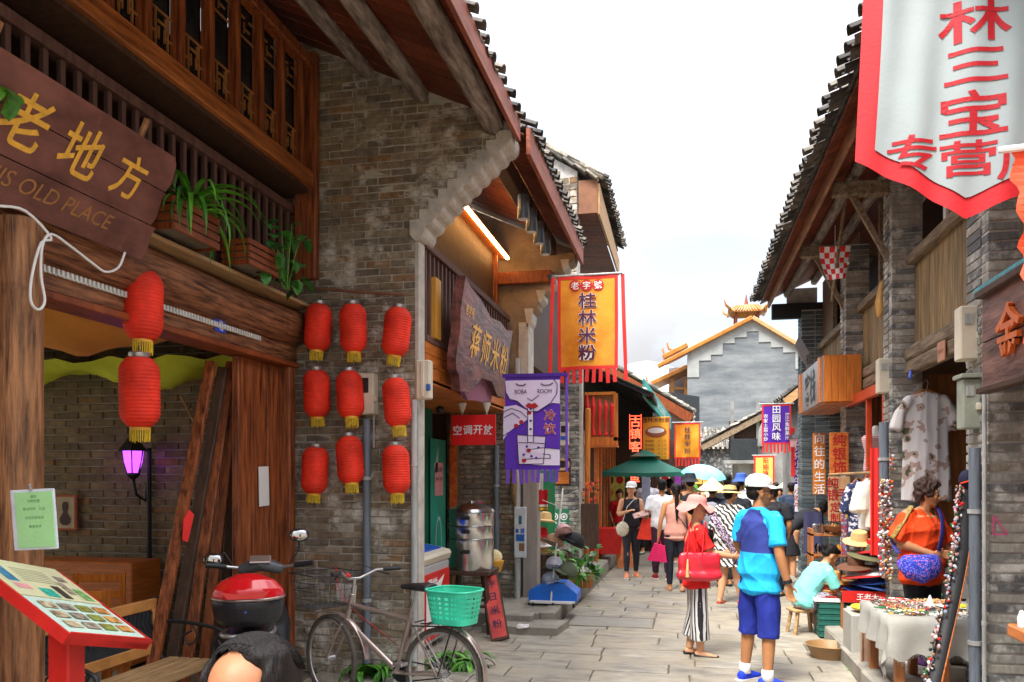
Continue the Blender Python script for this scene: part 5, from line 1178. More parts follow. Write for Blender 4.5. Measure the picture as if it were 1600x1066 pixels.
# ragged red banner at the right edge
rg = thing('ragged_banner','ragged orange red banner edge hanging from a white rod at the right edge','banner')
q = px(1571,234,Y=3.9); mb = MB(); vs = []; fs = []; nz = 60
MB().loft([q + V((-.02,0,.0)),q + V((.7,0,.03))],.016,n=8).build('rod',m_white,rg)
for j in range(nz + 1):
    z = q.z - .01 - j * .030; t_ = j / nz; xl = q.x + .01 + .13 * t_ ** .6 + .014 * math.sin(j * 1.3) + rnd(-.01,.012)
    for i in range(7): vs.append((xl + (q.x + .62 - xl) * i / 6,3.9 + .02 * math.sin(i * 1.1 + j * .5),z))
for j in range(nz):
    for i in range(6): a = j * 7 + i; fs.append((a,a + 7,a + 8,a + 1))
mb.add(vs,fs).build('cloth',mat('orange_red_cloth',(.85,.07,.02),rough=.7,var=.1,scale=5,bump=.2),rg)

# ---------------------------------------------------------------- shop interiors and signs further along the right side
MB().box((3.2,8.98,1.45),(1.7,.05,2.7)).build('partition',mat('orange_brown_partition',(.30,.11,.03),rough=.5,var=.35,scale=5,bump=.3,stretch=(5,5,.5)),rr_)
MB().box((3.2,11.3,1.45),(1.7,.05,2.7)).build('partition',m_redboard,rr_)
MB().box((XR + .04,10.2,2.72),(.07,2.0,.12),ch=.005).build('red_lintel',mat('red_orange_frame',(.62,.07,.02),rough=.45,var=.2),rr_)
for y in (9.3,10.1): MB().box((XR + .06,y,1.4),(.06,.07,2.6),ch=.005).build('red_jamb',MATS['red_orange_frame'],rr_)
lb = thing('light_box_sign','varnished orange wooden box sign jutting from the row house','sign',(0,0,0))
x0,x1,ya_,yb_,z0,z1 = 1.72,2.17,10.75,12.7,2.70,3.27
for i in range(5): MB().box((x0 + (x1 - x0) * (i + .5) / 5,ya_,(z0 + z1) / 2),((x1 - x0) / 5 - .003,.03,z1 - z0),ch=.002).build('front_plank',m_orangev,lb)
for i in range(4): MB().box((x0 + (x1 - x0) * (i + .5) / 4,(ya_ + yb_) / 2,z0 - .012),((x1 - x0) / 4 - .003,yb_ - ya_,.022),ch=.002).build('base_plank',m_orange,lb)
MB().box(((x0 + x1) / 2,(ya_ + yb_) / 2,z1 + .01),(x1 - x0,yb_ - ya_,.02)).build('top_board',m_orange,lb)
MB().box((x0 - .01,(ya_ + yb_) / 2,(z0 + z1) / 2),(.03,yb_ - ya_,z1 - z0)).build('side_panel',m_metal,lb)
text('客栈',m_dkmetal,(x0 - .026,11.7,2.98),-Y0,Z0,.45,lb,bold=.01)
for yy_ in (ya_ + .1,yb_ - .1): MB().box((x0 - .03,yy_,(z0 + z1) / 2),(.03,.18,z1 - z0 + .01)).build('side_frame',m_orange,lb)
gb = thing('metal_blade_sign','tilted grey metal sheet sign behind the orange box sign','sign')
MB().prism([(0,0),(-.32,.62),(-.25,.78),(.15,.05),(.12,-.2)],px(1275,602,Y=13.1),X0,Z0,.03).build('panel',m_metal,gb); text('住宿',m_dkmetal,px(1259,562,Y=13.06),cR(-55),Z0,.16,gb,name='lettering')
def vsign(name,label,u0,v0,u1,v1,Y,m,s,mt,h,cat='sign',bold=.012,gap=1.1,th=.04,sx=1.0,cols=None,rot=0):
    a = px(u0,v0,Y=Y); b = px(u1,v1,Y=Y); c = (a + b) / 2; w_ = b.x - a.x; h_ = a.z - b.z
    t = thing(name,label,cat,c,rz=rot); MB().box((0,0,0),(w_,th,h_),ch=.006).build('board',m,t)
    cols = cols or [(0,0,s,h)]
    for (x,z,s_,hh) in cols: text(s_,mt,(x,-th / 2,z),X0,Z0,hh,t,vertical=True,bold=bold,gap=gap,sx=sx)
    return t
vsign('vertical_sign','orange brown vertical board with white characters under the box sign',1270,677,1290,773,12.2,m_orangev,'向往的生活',m_wprint,.145,gap=1.25)
mlw = mat('pale_sign_wood',(.52,.30,.15),rough=.6,var=.25,scale=6,bump=.3,stretch=(4,4,.5))
vsign('silver_shop_board','pale wooden board with red hand written characters beside the shelf',1294,745,1328,815,10.9,mlw,'',m_rprint,.12,cols=[(-.08,.13,'纯银',.14),(.05,-.02,'手工',.15),(-.05,-.17,'定制',.12)],bold=.02)
vsign('upper_silver_board','brown board with red characters above the pale hand written one',1296,676,1326,742,10.98,m_orange,'纯银饰',m_rprint,.16,bold=.02)
# purple far banner and the red ones round it
p = px(1213,632,Y=15.6); t,wv = banner('dish_banner','small purple banner with white characters and red fringe by the box sign',p,X0,.52,.74,m_purple,m_redl,.03,.16,8,.01,seed=3)
for i,ch in enumerate('田园风味'): text(ch,m_wprint,p + V((.0,0,-.10 - .165 * i)),X0,Z0,.15,t,off=.03,bold=.02)
for i,ch in enumerate('农家土菜小炒'): text(ch,m_wprint,p + V((-.19,0,-.22 - .085 * i)),X0,Z0,.075,t,off=.03,bold=.015)
for i,ch in enumerate('漓江鱼鲜果汁'): text(ch,m_wprint,p + V((.19,0,-.2 - .085 * i)),X0,Z0,.075,t,off=.03,bold=.015)
vsign('vertical_banner','narrow dark purple and red vertical banner beyond the blue grey pier',1241,690,1252,800,15.9,m_purple,'只只小吃牛肉面馆',m_wprint,.14,th=.01,bold=.02)
vsign('vertical_banner','narrow red vertical banner just left of the dark purple one',1236,668,1242,745,15.8,m_redl,'',m_wprint,.1,th=.01)
vsign('menu_board','white board with small coloured pictures below the vertical banners',1242,757,1251,800,15.6,m_white,'',m_rprint,.1,cols=[(0,0,'小吃牛',.12)],th=.02)
fl = thing('street_lantern','small black carriage lantern beside the purple banner','lantern',px(1240,690,Y=15.5))
MB().lathe([(.05,-.1),(.07,.06)],n=6).build('glass',mat('pale_pink_glass',(.6,.35,.35)),fl); MB().lathe([(.10,.06),(.03,.13),(.01,.17)],n=6).build('hood',m_dkmetal,fl)
rl_ = thing('round_lantern','small round orange lantern hanging far down the street','lantern',px(1233,735,d=24)); MB().ell((0,0,0),(.19,.19,.16),n=16,m=12).build('shade',mat('dull_orange_red',(.62,.12,.05),rough=.6),rl_,smooth=True); MB().lathe([(.05,0),(.02,-.18)],(0,0,-.16),n=8).build('tassel',m_redl,rl_)

# ---------------------------------------------------------------- fourth house on the left and shop fronts
Y4 = 19.2
h4 = thing('shop_row','low wooden shop row under a dark green metal awning','shop')
sxl = -1.62
MB().box((sxl - .7,16.9,3.2),(1.0,4.5,1.2)).build('upper_wall',m_dkmetal,h4)
for i in range(7): MB().box((sxl,15.0 + i * .62,1.5),(.08,.09,2.7),ch=.005).build('door_stile',m_orange,h4); MB().box((sxl - .03,15.31 + i * .62,1.5),(.03,.52,2.7),ch=.003).build('door_leaf',m_redboard,h4)
for i in range(6):
    z = 3.62 + i * .02; a = V((sxl - .5,14.9 + i * .85,3.95)); b = V((sxl + 1.0,14.9 + i * .85,3.25)); MB().bar(a,b,.05,.07).build('awning_rib',m_dkmetal,h4)
MB().prism([(sxl - .5,3.99),(sxl + 1.05,3.27),(sxl + 1.05,3.29),(sxl - .5,4.01)],(0,19.2,0),X0,Z0,4.4).build('awning_sheet',mat('green_sheet',(.03,.10,.08),rough=.5,var=.2),h4)
MB().bar((sxl + 1.05,14.85,3.24),(sxl + 1.05,19.2,3.24),.04,.08).build('awning_edge',m_dkmetal,h4)
tb = thing('tassel_frame','orange wooden window frame hung with red tassels','frame')
a = px(912,690,Y=14.9); b = px(962,615,Y=14.9); w_ = b.x - a.x; h_ = b.z - a.z; c = (a + b) / 2
for (dx,dz,sx_,sz_) in ((0,-h_ / 2,w_ + .08,.16),(0,h_ / 2,w_,.06),(-w_ / 2,0,.06,h_),(w_ / 2,0,.08,h_)): MB().box((c.x + dx,c.y,c.z + dz),(sx_,.12,sz_),ch=.006).build('frame_board',m_orangev,tb)
MB().box((c.x,c.y + .08,c.z),(w_,.02,h_)).build('backing',m_pale,tb)
for i in range(5): 
    x = c.x - w_ / 2 + w_ * (i + .6) / 5.2; MB().loft([(x,c.y - .05,c.z + .42 - .04 * i),(x + .01,c.y - .07,c.z + .2),(x,c.y - .05,c.z - .1 - .05 * i),(x + .01,c.y - .05,c.z - .32)],[.02,.045,.02,.045],n=7).build('red_tassel',m_redl,tb)
MB().box((c.x,c.y - .03,c.z - h_ / 2 - .10),(w_ + .1,.3,.03)).build('base_board',m_orange,tb)
MB().loft([px(916,900,Y=14.6),px(919,640,Y=14.6)],.05,n=10).build('door_column',m_orangev,label='orange wooden column at the tassel shop corner',cat='column')
# neon vertical sign, menu banner, orange flag
ng = mat('neon_red',(1.0,.07,.03),emit=1.6,var=0,bump=0)
t = vsign('neon_sign','black vertical sign with glowing red characters above the canopy',985,655,1001,710,16.4,m_black,'',ng,.2,cols=[(0,.30,'古',.21),(0,.06,'镇',.21),(0,-.2,'客',.21)],bold=.02)
for s in (-1,1): MB().box((s * .115,-.025,.1),(.012,.01,.7)).build('neon_tube',ng,t)
MB().box((0,-.025,.42),(.2,.01,.012)).build('neon_tube',ng,t)
t = vsign('menu_banner','yellow orange menu banner with a dish picture above the canopy',1004,652,1046,718,16.8,mat('amber_print',(.90,.42,.03),rough=.5,var=.1),'',m_ink,.1,th=.015,cols=[(0,.36,'',.1)])
text('桂林米粉家',mat('brown_ink',(.16,.05,.02),bump=0),(0,-.01,.38),X0,Z0,.11,t,bold=.015); poly(circ(0,.13,.22,.12),mat('brown_print',(.35,.10,.04),bump=0),(0,-.009,0),X0,Z0,t,'printed_bowl'); poly(circ(0,.16,.17,.06),m_wprint,(0,-.011,0),X0,Z0,t,'printed_bowl')
for k in range(5): text('牛肉粉 十二元',MATS['brown_ink'],(0,-.01,-.06 - .085 * k),X0,Z0,.06,t)
MB().box((-.27,-.01,0),(.02,.01,.85)).build('red_edge',m_redl,t); MB().box((.27,-.01,0),(.02,.01,.85)).build('red_edge',m_redl,t)
p = px(1074,661,Y=16.2); t,wv = banner('shop_flag','sagging orange banner with dark characters right of the menu banner',p,X0,.50,.70,m_ob,m_redl,.025,.16,8,.03,seed=8)
for i,ch in enumerate('桂林米粉'): text(ch,m_ink,p + V((.0,0,-.14 - .14 * i)),X0,Z0,.115,t,off=.05,bold=.01)
tb_ = thing('teal_sign','slanted teal sign board edge under the tiled eave','sign'); A_ = px(1004,612,Y=15.5); B_ = px(1046,665,Y=18.6)
MB().prism([(0,0),((B_ - A_).length,0),((B_ - A_).length,.30),(0,.34)],A_ - Z0 * .1,(B_ - A_).normalized(),Z0,.04).build('board',mat('teal_board',(.05,.42,.36),rough=.5),tb_)
text('HUNAN CUISINE',m_wprint,A_.lerp(B_,.5) + Z0 * .06 + V((.0,-.02,0)),(B_ - A_).normalized(),Z0,.14,tb_,latin=True,off=.05)
vsign('neon_sign','small black sign with one glowing red character under the canopy edge',983,737,1000,754,17.6,m_black,'',ng,.2,cols=[(0,0,'鱼',.22)],bold=.02)
for i,(u0,u1,v0,v1,lab) in enumerate(((946,976,740,800,'dish picture poster leftmost under the green canopy'),(1003,1016,740,800,'pale blue notice under the green canopy'),(1031,1047,742,790,'narrow menu poster with red plates under the green canopy'),(1054,1064,741,762,'violet and pink poster at the right under the green canopy'))):
    a = px(u0,v0,Y=18.0); b = px(u1,v1,Y=18.0); c = (a + b) / 2; w_ = b.x - a.x; h_ = a.z - b.z
    t = thing('food_poster',lab,'poster',c); MB().box((0,0,0),(w_,.03,h_)).build('sheet',(mat('lime_print',(.55,.55,.10),var=.3,scale=12),mat('pale_blue_print',(.45,.5,.7)),m_white,mat('violet_print',(.25,.04,.35),var=.4,scale=8))[i],t)
    if i in (0,2):
        nc,nr_ = (2,3) if i == 0 else (1,4)
        for a1 in range(nc):
            for b1 in range(nr_): poly(circ(-w_ / 2 + w_ * (a1 + .5) / nc,-h_ / 2 + h_ * (b1 + .5) / nr_,w_ / nc * .38,h_ / nr_ * .33,12),(m_rprint,mat('food_orange',(.7,.2,.03),var=.5,scale=20),M_BROWNC)[(a1 + b1) % 3],(0,-.016,0),X0,Z0,t,'printed_dish')
MB().box((-1.2,19.0,1.3),(2.6,.1,2.6)).build('rear_wall',m_dark,h4)
# house with the tiled roof slope
h5 = thing('tiled_roof_house','low house with pale weathered roof tiles stepping down to the street','house')
EA = px(1079,645,Y=Y4); RG = px(944,566,Y=Y4); upv = (RG - EA)
L5 = upv.length; upv.normalize()
MB().prism([(EA.x,EA.z - .06),(RG.x,RG.z - .06),(RG.x,RG.z + .0),(EA.x,EA.z)],(0,Y4 + 5,0),X0,Z0,4.95).build('roof_deck',m_dark,h5)
boards(h5,EA + V((0,0,-.09)),EA + V((0,5,-.09)),upv,14,L5,m_soffit)
tiles(h5,EA + V((.06,5,0)),EA + V((.06,-.25,0)),upv,22,12,m=m_tile_l,rowl=.17,r=.1)
MB().bar(EA + V((.02,-.22,-.16)),RG + V((.02,-.22,-.16)),.04,.22).build('barge_board',m_redwood,h5)
MB().prism([(-3.5,0),(-.75,0),(-.75,EA.z + .1),(RG.x,RG.z - .2),(-3.5,RG.z - .5)],(0,Y4 + .3,0),X0,Z0,.25).build('gable_wall',m_dkmetal,h5)
MB().box((-.72,Y4 + 2.8,1.6),(.1,5,3.2)).build('front_wall',m_redboard,h5)
tl = thing('street_light','small round white lamp at the tip of the teal sign','lamp',px(1006,610,Y=15.4)); MB().ell((0,0,0),(.07,.07,.06),n=14,m=8).build('globe',m_white,tl,smooth=True); MB().loft([(0,0,0),(-.3,.3,.05)],.012,n=6).build('arm',m_dkmetal,tl)
# green pop-up canopy
cn = thing('market_canopy','dark green pop up canopy with scalloped valance over the stall','canopy',(0,0,0))
m_green = mat('canopy_green',(.015,.15,.105),rough=.6,var=.12,scale=3,bump=.1)
ca,cb = px(937,737,Y=15.6),px(1073,737,Y=15.6); zc_ = ca.z; cw = cb.x - ca.x; cx_,cy_ = (ca.x + cb.x) / 2,15.6 + .9; hh = cw / 2
ap = zc_ + .30; tp = [(-.19,-.19),(.19,-.19),(.19,.19),(-.19,.19)]; co = [(-1,-.75),(1,-.75),(1,.75),(-1,.75)]
mb = MB(); vs = []; fs = []
for i in range(4):
    (x0,y0),(x1,y1) = co[i],co[(i + 1) % 4]; n_ = 8
    for k in range(n_ + 1):
        s = k / n_; bx,by = x0 + (x1 - x0) * s,y0 + (y1 - y0) * s
        for r_ in range(6):
            t_ = r_ / 5; vs.append((cx_ + hh * bx * (1 - t_ * .8),cy_ + hh * by * (1 - t_ * .8),zc_ + (ap - zc_) * (t_ ** 1.15) - .03 * math.sin(PI * s) * (1 - t_)))
    o_ = i * (n_ + 1) * 6
    for k in range(n_):
        for r_ in range(5): a = o_ + k * 6 + r_; fs.append((a,a + 6,a + 7,a + 1))
mb.add(vs,fs).build('canopy_top',m_green,cn,smooth=30)
MB().lathe([(.42,0),(.05,.13),(.01,.135)],(cx_,cy_,ap + .01),n=4,T=Matrix.Translation((cx_,cy_,0)) @ Matrix.Rotation(PI / 4,4,'Z') @ Matrix.Translation((-cx_,-cy_,0))).build('top_vent',m_green,cn)
for (x0,y0,x1,y1) in ((-1,-.75,1,-.75),(1,-.75,1,.75),(-1,-.75,-1,.75)):
    mb = MB(); vs = []; n_ = 48
    for k in range(n_ + 1): s = k / n_; x,y = cx_ + hh * (x0 + (x1 - x0) * s),cy_ + hh * (y0 + (y1 - y0) * s); sag = .03 * math.sin(PI * (s * 1.0)) * 1; vs += [(x,y,zc_ - .0 - sag * .9),(x,y,zc_ - .075 - .02 * abs(math.sin(s * PI * 8)) - sag * .6)]
    mb.add(vs,[(2 * k,2 * k + 1,2 * k + 3,2 * k + 2) for k in range(n_)]).build('valance',m_green,cn)
for sx_ in (-1,1):
    for sy_ in (-1,1): MB().loft([(cx_ + sx_ * hh * .97,cy_ + sy_ * hh * .73,0),(cx_ + sx_ * hh * .97,cy_ + sy_ * hh * .73,zc_)],.018,n=8).build('leg',m_dkmetal,cn)
# stall under the canopy: red bin, board
MB().prism([(-.3,0),(.3,0),(.34,.48),(-.34,.48)],px(948,862,d=15.6) * 1 - Z0 * .0,X0,Z0,.5).build('red_crate',m_redp,label='big red crate at the left foot of the green canopy',cat='crate')
sb = thing('menu_easel','orange menu board leaning under the green canopy','sign',gp(974,15.2)); MB().box((0,0,.42),(.30,.03,.8),rot=(R_(-8),R_(-6),0),ch=.004).build('board',mat('orange_menu',(.8,.25,.08),var=.3,scale=10),sb); MB().box((0,-.02,.42),(.33,.02,.84),rot=(R_(-8),R_(-6),0)).build('border',m_redp,sb) if False else None
for k in range(3): poly(circ(0,.2 + .2 * k,.1,.07,12),(m_rprint,m_wprint,M_BROWNC)[k],(.01 + k * -.02,-.03 + .03 * k,0),X0,Z0,sb,'printed_dish')
fs_ = thing('flower_stand','shelf of dried red flowers beside the tassel shop','flowers',px(922,770,d=14.4)); r = random.Random(3)
for k in range(36): MB().ell((r.uniform(-.14,.14),r.uniform(-.1,.1),r.uniform(-.15,.2)),(.02,.02,.03),n=6,m=5).build('flower_head',(m_redl,M_BROWNC,m_orange)[k % 3],fs_)
MB().box((0,0,-.6),(.3,.25,.8)).build('stand',m_dark,fs_)

# ---------------------------------------------------------------- far end of the street
hf = thing('gabled_temple_house','tall grey house with white stepped gable and yellow glazed roof closing the street','house')
FY = 45.0
g1,g2,ga,gl,gr = px(1074,900,Y=FY),px(1255,745,Y=FY),px(1175,499,Y=FY),px(1074,552,Y=FY),px(1262,540,Y=FY)
m_fgr = mat('grey_gable',(.155,.178,.20),rough=.9,var=.30,scale=.5,bump=.2,grain=8,stretch=(1,1,5),col2=(.26,.275,.28),stain=((.11,.12,.135),.5,.5,.75))
m_fwh = mat('white_lime_band',(.34,.35,.34),rough=.9,var=.15,scale=1.5,bump=.1)
MB().prism([(gl.x,-1),(gr.x + 4,-1),(gr.x + 4,gr.z - 2.5),(gr.x,gr.z),(ga.x,ga.z),(gl.x,gl.z)],(0,FY + 10,0),X0,Z0,10).build('gable_wall',m_fgr,hf)
# white stepped band along the verge
def verge(x): return ga.z - (ga.z - gl.z) * (ga.x - x) / (ga.x - gl.x) if x < ga.x else ga.z - (ga.z - gr.z) * (x - ga.x) / (gr.x - ga.x)
n_ = 10
for i in range(n_):
    xa = gl.x + (gr.x - gl.x) * i / n_; xb = gl.x + (gr.x - gl.x) * (i + 1) / n_
    zm = min(verge(xa),verge(xb)) - (.62 if 0 < i < n_ - 1 else 1.3); zm = round(zm / .3) * .3
    pts = [(xa,zm),(xb,zm),(xb,verge(xb))] + ([(ga.x,ga.z)] if xa < ga.x < xb else []) + [(xa,verge(xa))]
    MB().prism(pts,(0,FY - .0,0),X0,Z0,.05).build('lime_step',m_fwh,hf)
m_yel = mat('yellow_glazed_tile',(.42,.17,.03),rough=.35,var=.3,scale=2,bump=.2)
for a,b in ((gl + V((-1.6,0,-.75)),ga),(ga,gr + V((4,0,-3)))): MB().bar(a + V((0,-.1,.05)),b + V((0,-.1,.05)),.5,.22,ch=.03).build('verge_coping',m_yel if a.x < ga.x - 1 else m_pale,hf)
# yellow framed porch to the left
L0 = gl.x
for (u0,v0,u1,v1) in ((1074,545,1048,560),(1074,578,1022,604)): a = px(u0,v0,Y=FY + 2); b = px(u1,v1,Y=FY + 2); MB().bar(a,b + V((-.4,0,-.12)),3.0,.25,ch=.03).build('porch_roof',m_yel,hf)
for u in (1072,1050): a = px(u,590,Y=FY + 1); MB().bar((a.x,a.y,-1),a,.2,.2).build('porch_post',m_yel,hf)
MB().bar(px(1074,607,Y=FY + 1),px(1045,607,Y=FY + 1),.15,.12).build('porch_rail',m_yel,hf); MB().box(px(1066,640,Y=FY + 4),(1.6,.3,5)).build('porch_wall',mat('dim_plaster',(.3,.28,.3)),hf)
for u,v in ((1045,557),(1052,548),(1019,600)): q = px(u,v,Y=FY + 1); MB().loft([q,q + V((-.25,0,.12)),q + V((-.35,0,.42)),q + V((-.25,0,.5))],[.09,.07,.05,.02],n=6).build('upturned_finial',m_yel,hf)
pg = thing('pagoda_top','small yellow glazed pavilion roof with upturned corners above the gable','pavilion',px(1166,500,Y=FY + 3)); pw = 1.05
mb = MB(); vs = []; fs = []; K = 32
for j,(r_,z) in enumerate(((1.25,.30),(1.15,.28),(.95,.42),(.75,.62),(.5,.78),(.45,.80))):
    for i in range(K):
        a = 2 * PI * i / K + PI / 4; sq = 1 / max(abs(math.cos(a - 0)),abs(math.sin(a - 0))); k = abs(math.cos(2 * (a))) ; cor = max(0,(sq - 1.2) / .214)
        up_ = .28 * cor * (1 if j < 2 else .4 if j == 2 else 0)
        vs.append((r_ * sq * .85 * math.cos(a),r_ * sq * .85 * math.sin(a),z + up_))
for j in range(5):
    for i in range(K): fs.append((j * K + i,j * K + (i + 1) % K,(j + 1) * K + (i + 1) % K,(j + 1) * K + i))
fs.append(tuple(5 * K + i for i in range(K))); mb.add(vs,fs).build('roof',m_yel,pg,smooth=30)
for sx_ in (-1,1):
    for sy_ in (-1,1): MB().loft([(sx_ * .95,sy_ * .95,.5),(sx_ * 1.2,sy_ * 1.2,.68),(sx_ * 1.3,sy_ * 1.3,.95)],[.10,.07,.02],n=6).build('corner_finial',m_yel,pg); MB().bar((sx_ * .6,sy_ * .6,-1.2),(sx_ * .6,sy_ * .6,.4),.14,.14).build('post',m_redwood,pg)
MB().loft([(0,0,.75),(0,0,1.0),(0,0,1.45)],[.16,.10,.02],n=8).build('spire',m_redwood,pg)
for i in range(13):
    x = -1.0 + 2.0 * i / 12; MB().bar((x,-1.02,.36),(x * .55,-.45,.78),.06,.07).build('tile_ridge',m_pale if i % 2 else m_yel,pg)
# distant hill, its blue haze painted into the colour
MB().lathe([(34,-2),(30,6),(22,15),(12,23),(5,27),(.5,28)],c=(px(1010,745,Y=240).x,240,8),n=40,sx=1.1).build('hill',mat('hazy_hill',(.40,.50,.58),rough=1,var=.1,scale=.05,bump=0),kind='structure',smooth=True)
# dark roof between, behind the tiled house
mb = thing('far_dark_roof_house','dark roofed house far behind the tiled roof','house'); a = px(985,622,Y=36); MB().prism([(-4,-3),(3,-3),(3,.0),(1.2,.3),(-1,.75),(-4,1.2)],a,X0,Z0,-4).build('body',m_dkmetal,mb)
# right hand far houses
h6 = thing('balcony_house','small grey house with tiled roof stepping down and dark balcony, far right','house')
A6,B6 = px(1096,697,Y=30),px(1216,634,Y=30); u6 = (B6 - A6); l6 = u6.length; u6.normalize()
MB().prism([(1.95,0),(6,0),(6,5),(B6.x,B6.z - .1),(1.95,A6.z + .55)],(0,30.6,0),X0,Z0,.3).build('gable_wall',m_brick4 if False else mat('smoky_plaster',(.24,.24,.23),rough=.9,var=.4,scale=1.5,bump=.4),h6)
MB().box((2.2,33.5,1.7),(.3,6,3.4)).build('street_wall',MATS['smoky_plaster'],h6)
tiles(h6,A6 + V((0,-.2,.1)),A6 + V((0,7,.1)),u6,16,22,m=m_tile_l,rowl=.17,r=.12)
MB().bar(A6 + V((0,-.1,-.08)),B6 + V((0,-.1,-.08)),.1,.2).build('barge_board',m_beam,h6)
MB().prism([(A6.x,A6.z - .08),(B6.x,B6.z - .08),(B6.x,B6.z),(A6.x,A6.z)],(0,37,0),X0,Z0,6.9).build('roof_deck',m_dark,h6)
q = px(1166,722,Y=30.2)
MB().box((q.x + .05,q.y - .1,q.z),(1.7,.5,.12)).build('balcony_floor',MATS['smoky_plaster'],h6)
MB().box((q.x - .1,q.y - .3,q.z + .45),(.95,.05,.75),ch=.01).build('balcony_panel',m_dkmetal,h6)
for x in (-.5,.4): MB().box((q.x + x,q.y - .1,q.z + 1.1),(.12,.14,2.2)).build('balcony_post',MATS['smoky_plaster'],h6)
MB().box((q.x + .0,q.y + .1,q.z + 1.0),(1.2,.1,1.0)).build('dark_opening_panel',m_dark,h6)  # solid dark panel standing for the shade inside the opening
mb = MB(); 
MB().prism([(0,0),(.16,0),(.2,.5),(.5,1.0),(.85,1.15),(.8,1.35),(.3,1.15),(.05,.6)],(q.x + .35,q.y - .3,q.z + .55),X0,Z0,.2).build('curved_bracket',MATS['smoky_plaster'],h6)
h7 = thing('near_tile_eave','short tiled eave with wood bargeboard just beyond the blue grey pier','eave'); A7,B7 = px(1226,622,Y=16.8),px(1262,594,Y=16.8); u7 = (B7 - A7); u7.normalize()
tiles(h7,A7 + V((0,0,0)),A7 + V((0,3,0)),u7,10,5,m=m_tile,rowl=.17,r=.11); MB().bar(A7 + V((0,-.1,-.1)),A7 + u7 * 1.2 + V((0,-.1,-.1)),.05,.16).build('barge_board',m_pale,h7)
MB().box((2.75,18.5,1.7),(.9,3.3,3.4)).build('wall',MATS['smoky_plaster'],h7); MB().prism([(A7.x,A7.z - .08),(A7.x + 2,A7.z + 1.2),(A7.x + 2,A7.z + 1.25),(A7.x,A7.z - .03)],(0,19.8,0),X0,Z0,3).build('roof_deck',m_dark,h7)
h8 = thing('far_stone_house','pale stone house with a tiled roof at the very end of the street','house'); A8 = px(1100,745,Y=40); MB().box((A8.x - .4,41,1.6),(4.2,2,3.2)).build('wall',m_brick3,h8)
tiles(h8,(A8.x - 2.3,39.7,3.1),(A8.x + 2.0,39.7,3.1),(0,1,.5),20,8,m=m_tile_l,rowl=.3,r=.12)
p = px(1194,712,Y=26); t,wv = banner('dish_banner','small yellow banner with red border far down the street',p,X0,.62,1.15,mat('yellow_print',(.85,.60,.10)),m_redl,.06,0,5,.01,seed=4)
for i,ch in enumerate('阳朔啤酒鱼'): text(ch,m_rprint,p + V((.04,0,-.16 - .2 * i)),X0,Z0,.18,t,off=.03,bold=.02)
# shrubs at the end
for i,(u,v,d_,rx,rz_,n_) in enumerate(((1095,790,25,.8,1.7,300),(1165,735,27,.5,1.5,180),(1084,770,24,.5,1.2,160),(1205,800,24,.8,.6,120))):
    q = gp(u,d_); leafy('shrub',(q.x,q.y,.2),n_,(rx,.5,rz_),.24,m_leaf,60 + i,('tall green shrub behind the teal umbrella','climbing greenery on the far balcony house','green shrub beside the orange flag','low shrub behind the far conical hat')[i])
# ---------------------------------------------------------------- people
def skin(n,h): 
    m = hm(n,h,rough=.5,var=.10,scale=9,bump=.08,grain=90,spec=.35); b = m.node_tree.nodes['Principled BSDF']; b.inputs['Subsurface Weight'].default_value = .08; b.inputs['Subsurface Radius'].default_value = (.02,.008,.004); return m
SK1,SK2,SK3 = skin('tan_skin','b07a52'),skin('light_skin','d8a07a'),skin('warm_skin','c48a60')
m_hair = mat('black_hair',(.007,.005,.0045),rough=.6,var=.5,scale=30,bump=.5,stretch=(2,2,.4),grain=120,spec=.25)
m_hairb = mat('brown_hair',(.045,.018,.012),rough=.5,var=.5,scale=40,bump=.9,grain=120)
m_eye = mat('dark_eye',(.01,.006,.005),rough=.15,var=0,bump=0); m_lip = mat('lip',(.45,.10,.08),rough=.4,var=.1,bump=0); m_brow = mat('brow',(.02,.012,.01),bump=0)
def fab(n,h,**k): k.setdefault('rough',.8); k.setdefault('bump',.15); return hm(n,h,var=.12,scale=9,grain=150,**k)
def rotm(yaw=0,pitch=0,roll=0): return Matrix.Rotation(R_(yaw),4,'Z') @ Matrix.Rotation(R_(pitch),4,'X') @ Matrix.Rotation(R_(roll),4,'Y')
def folds(amp,seed=0,fz=1.0):
    def f(co,nr):
        x,y,z = co[:,0],co[:,1],co[:,2] * fz; rs = np.random.RandomState(int(seed * 7) % 9999); o = np.zeros(len(co))
        wx = x + .05 * np.sin(z * 9 + seed) + .03 * np.sin(y * 17 + seed); wz = z + .06 * np.sin(x * 8 + 2 * seed) + .04 * np.sin(y * 11)
        for k in range(6):
            d = rs.normal(size=3); d[2] *= .75; d /= np.linalg.norm(d); q = rs.uniform(22,62); p = q * (wx * d[0] + y * d[1] + wz * d[2]) + rs.uniform(0,6)
            o += (1 - 2 * np.abs(np.sin(p * .5 + .8 * np.sin(p * .37))) ** .7) * (.5 + .5 * np.sin(x * 7 * d[1] + z * 9 * d[0] + k))
        return amp * o * .62
    return f
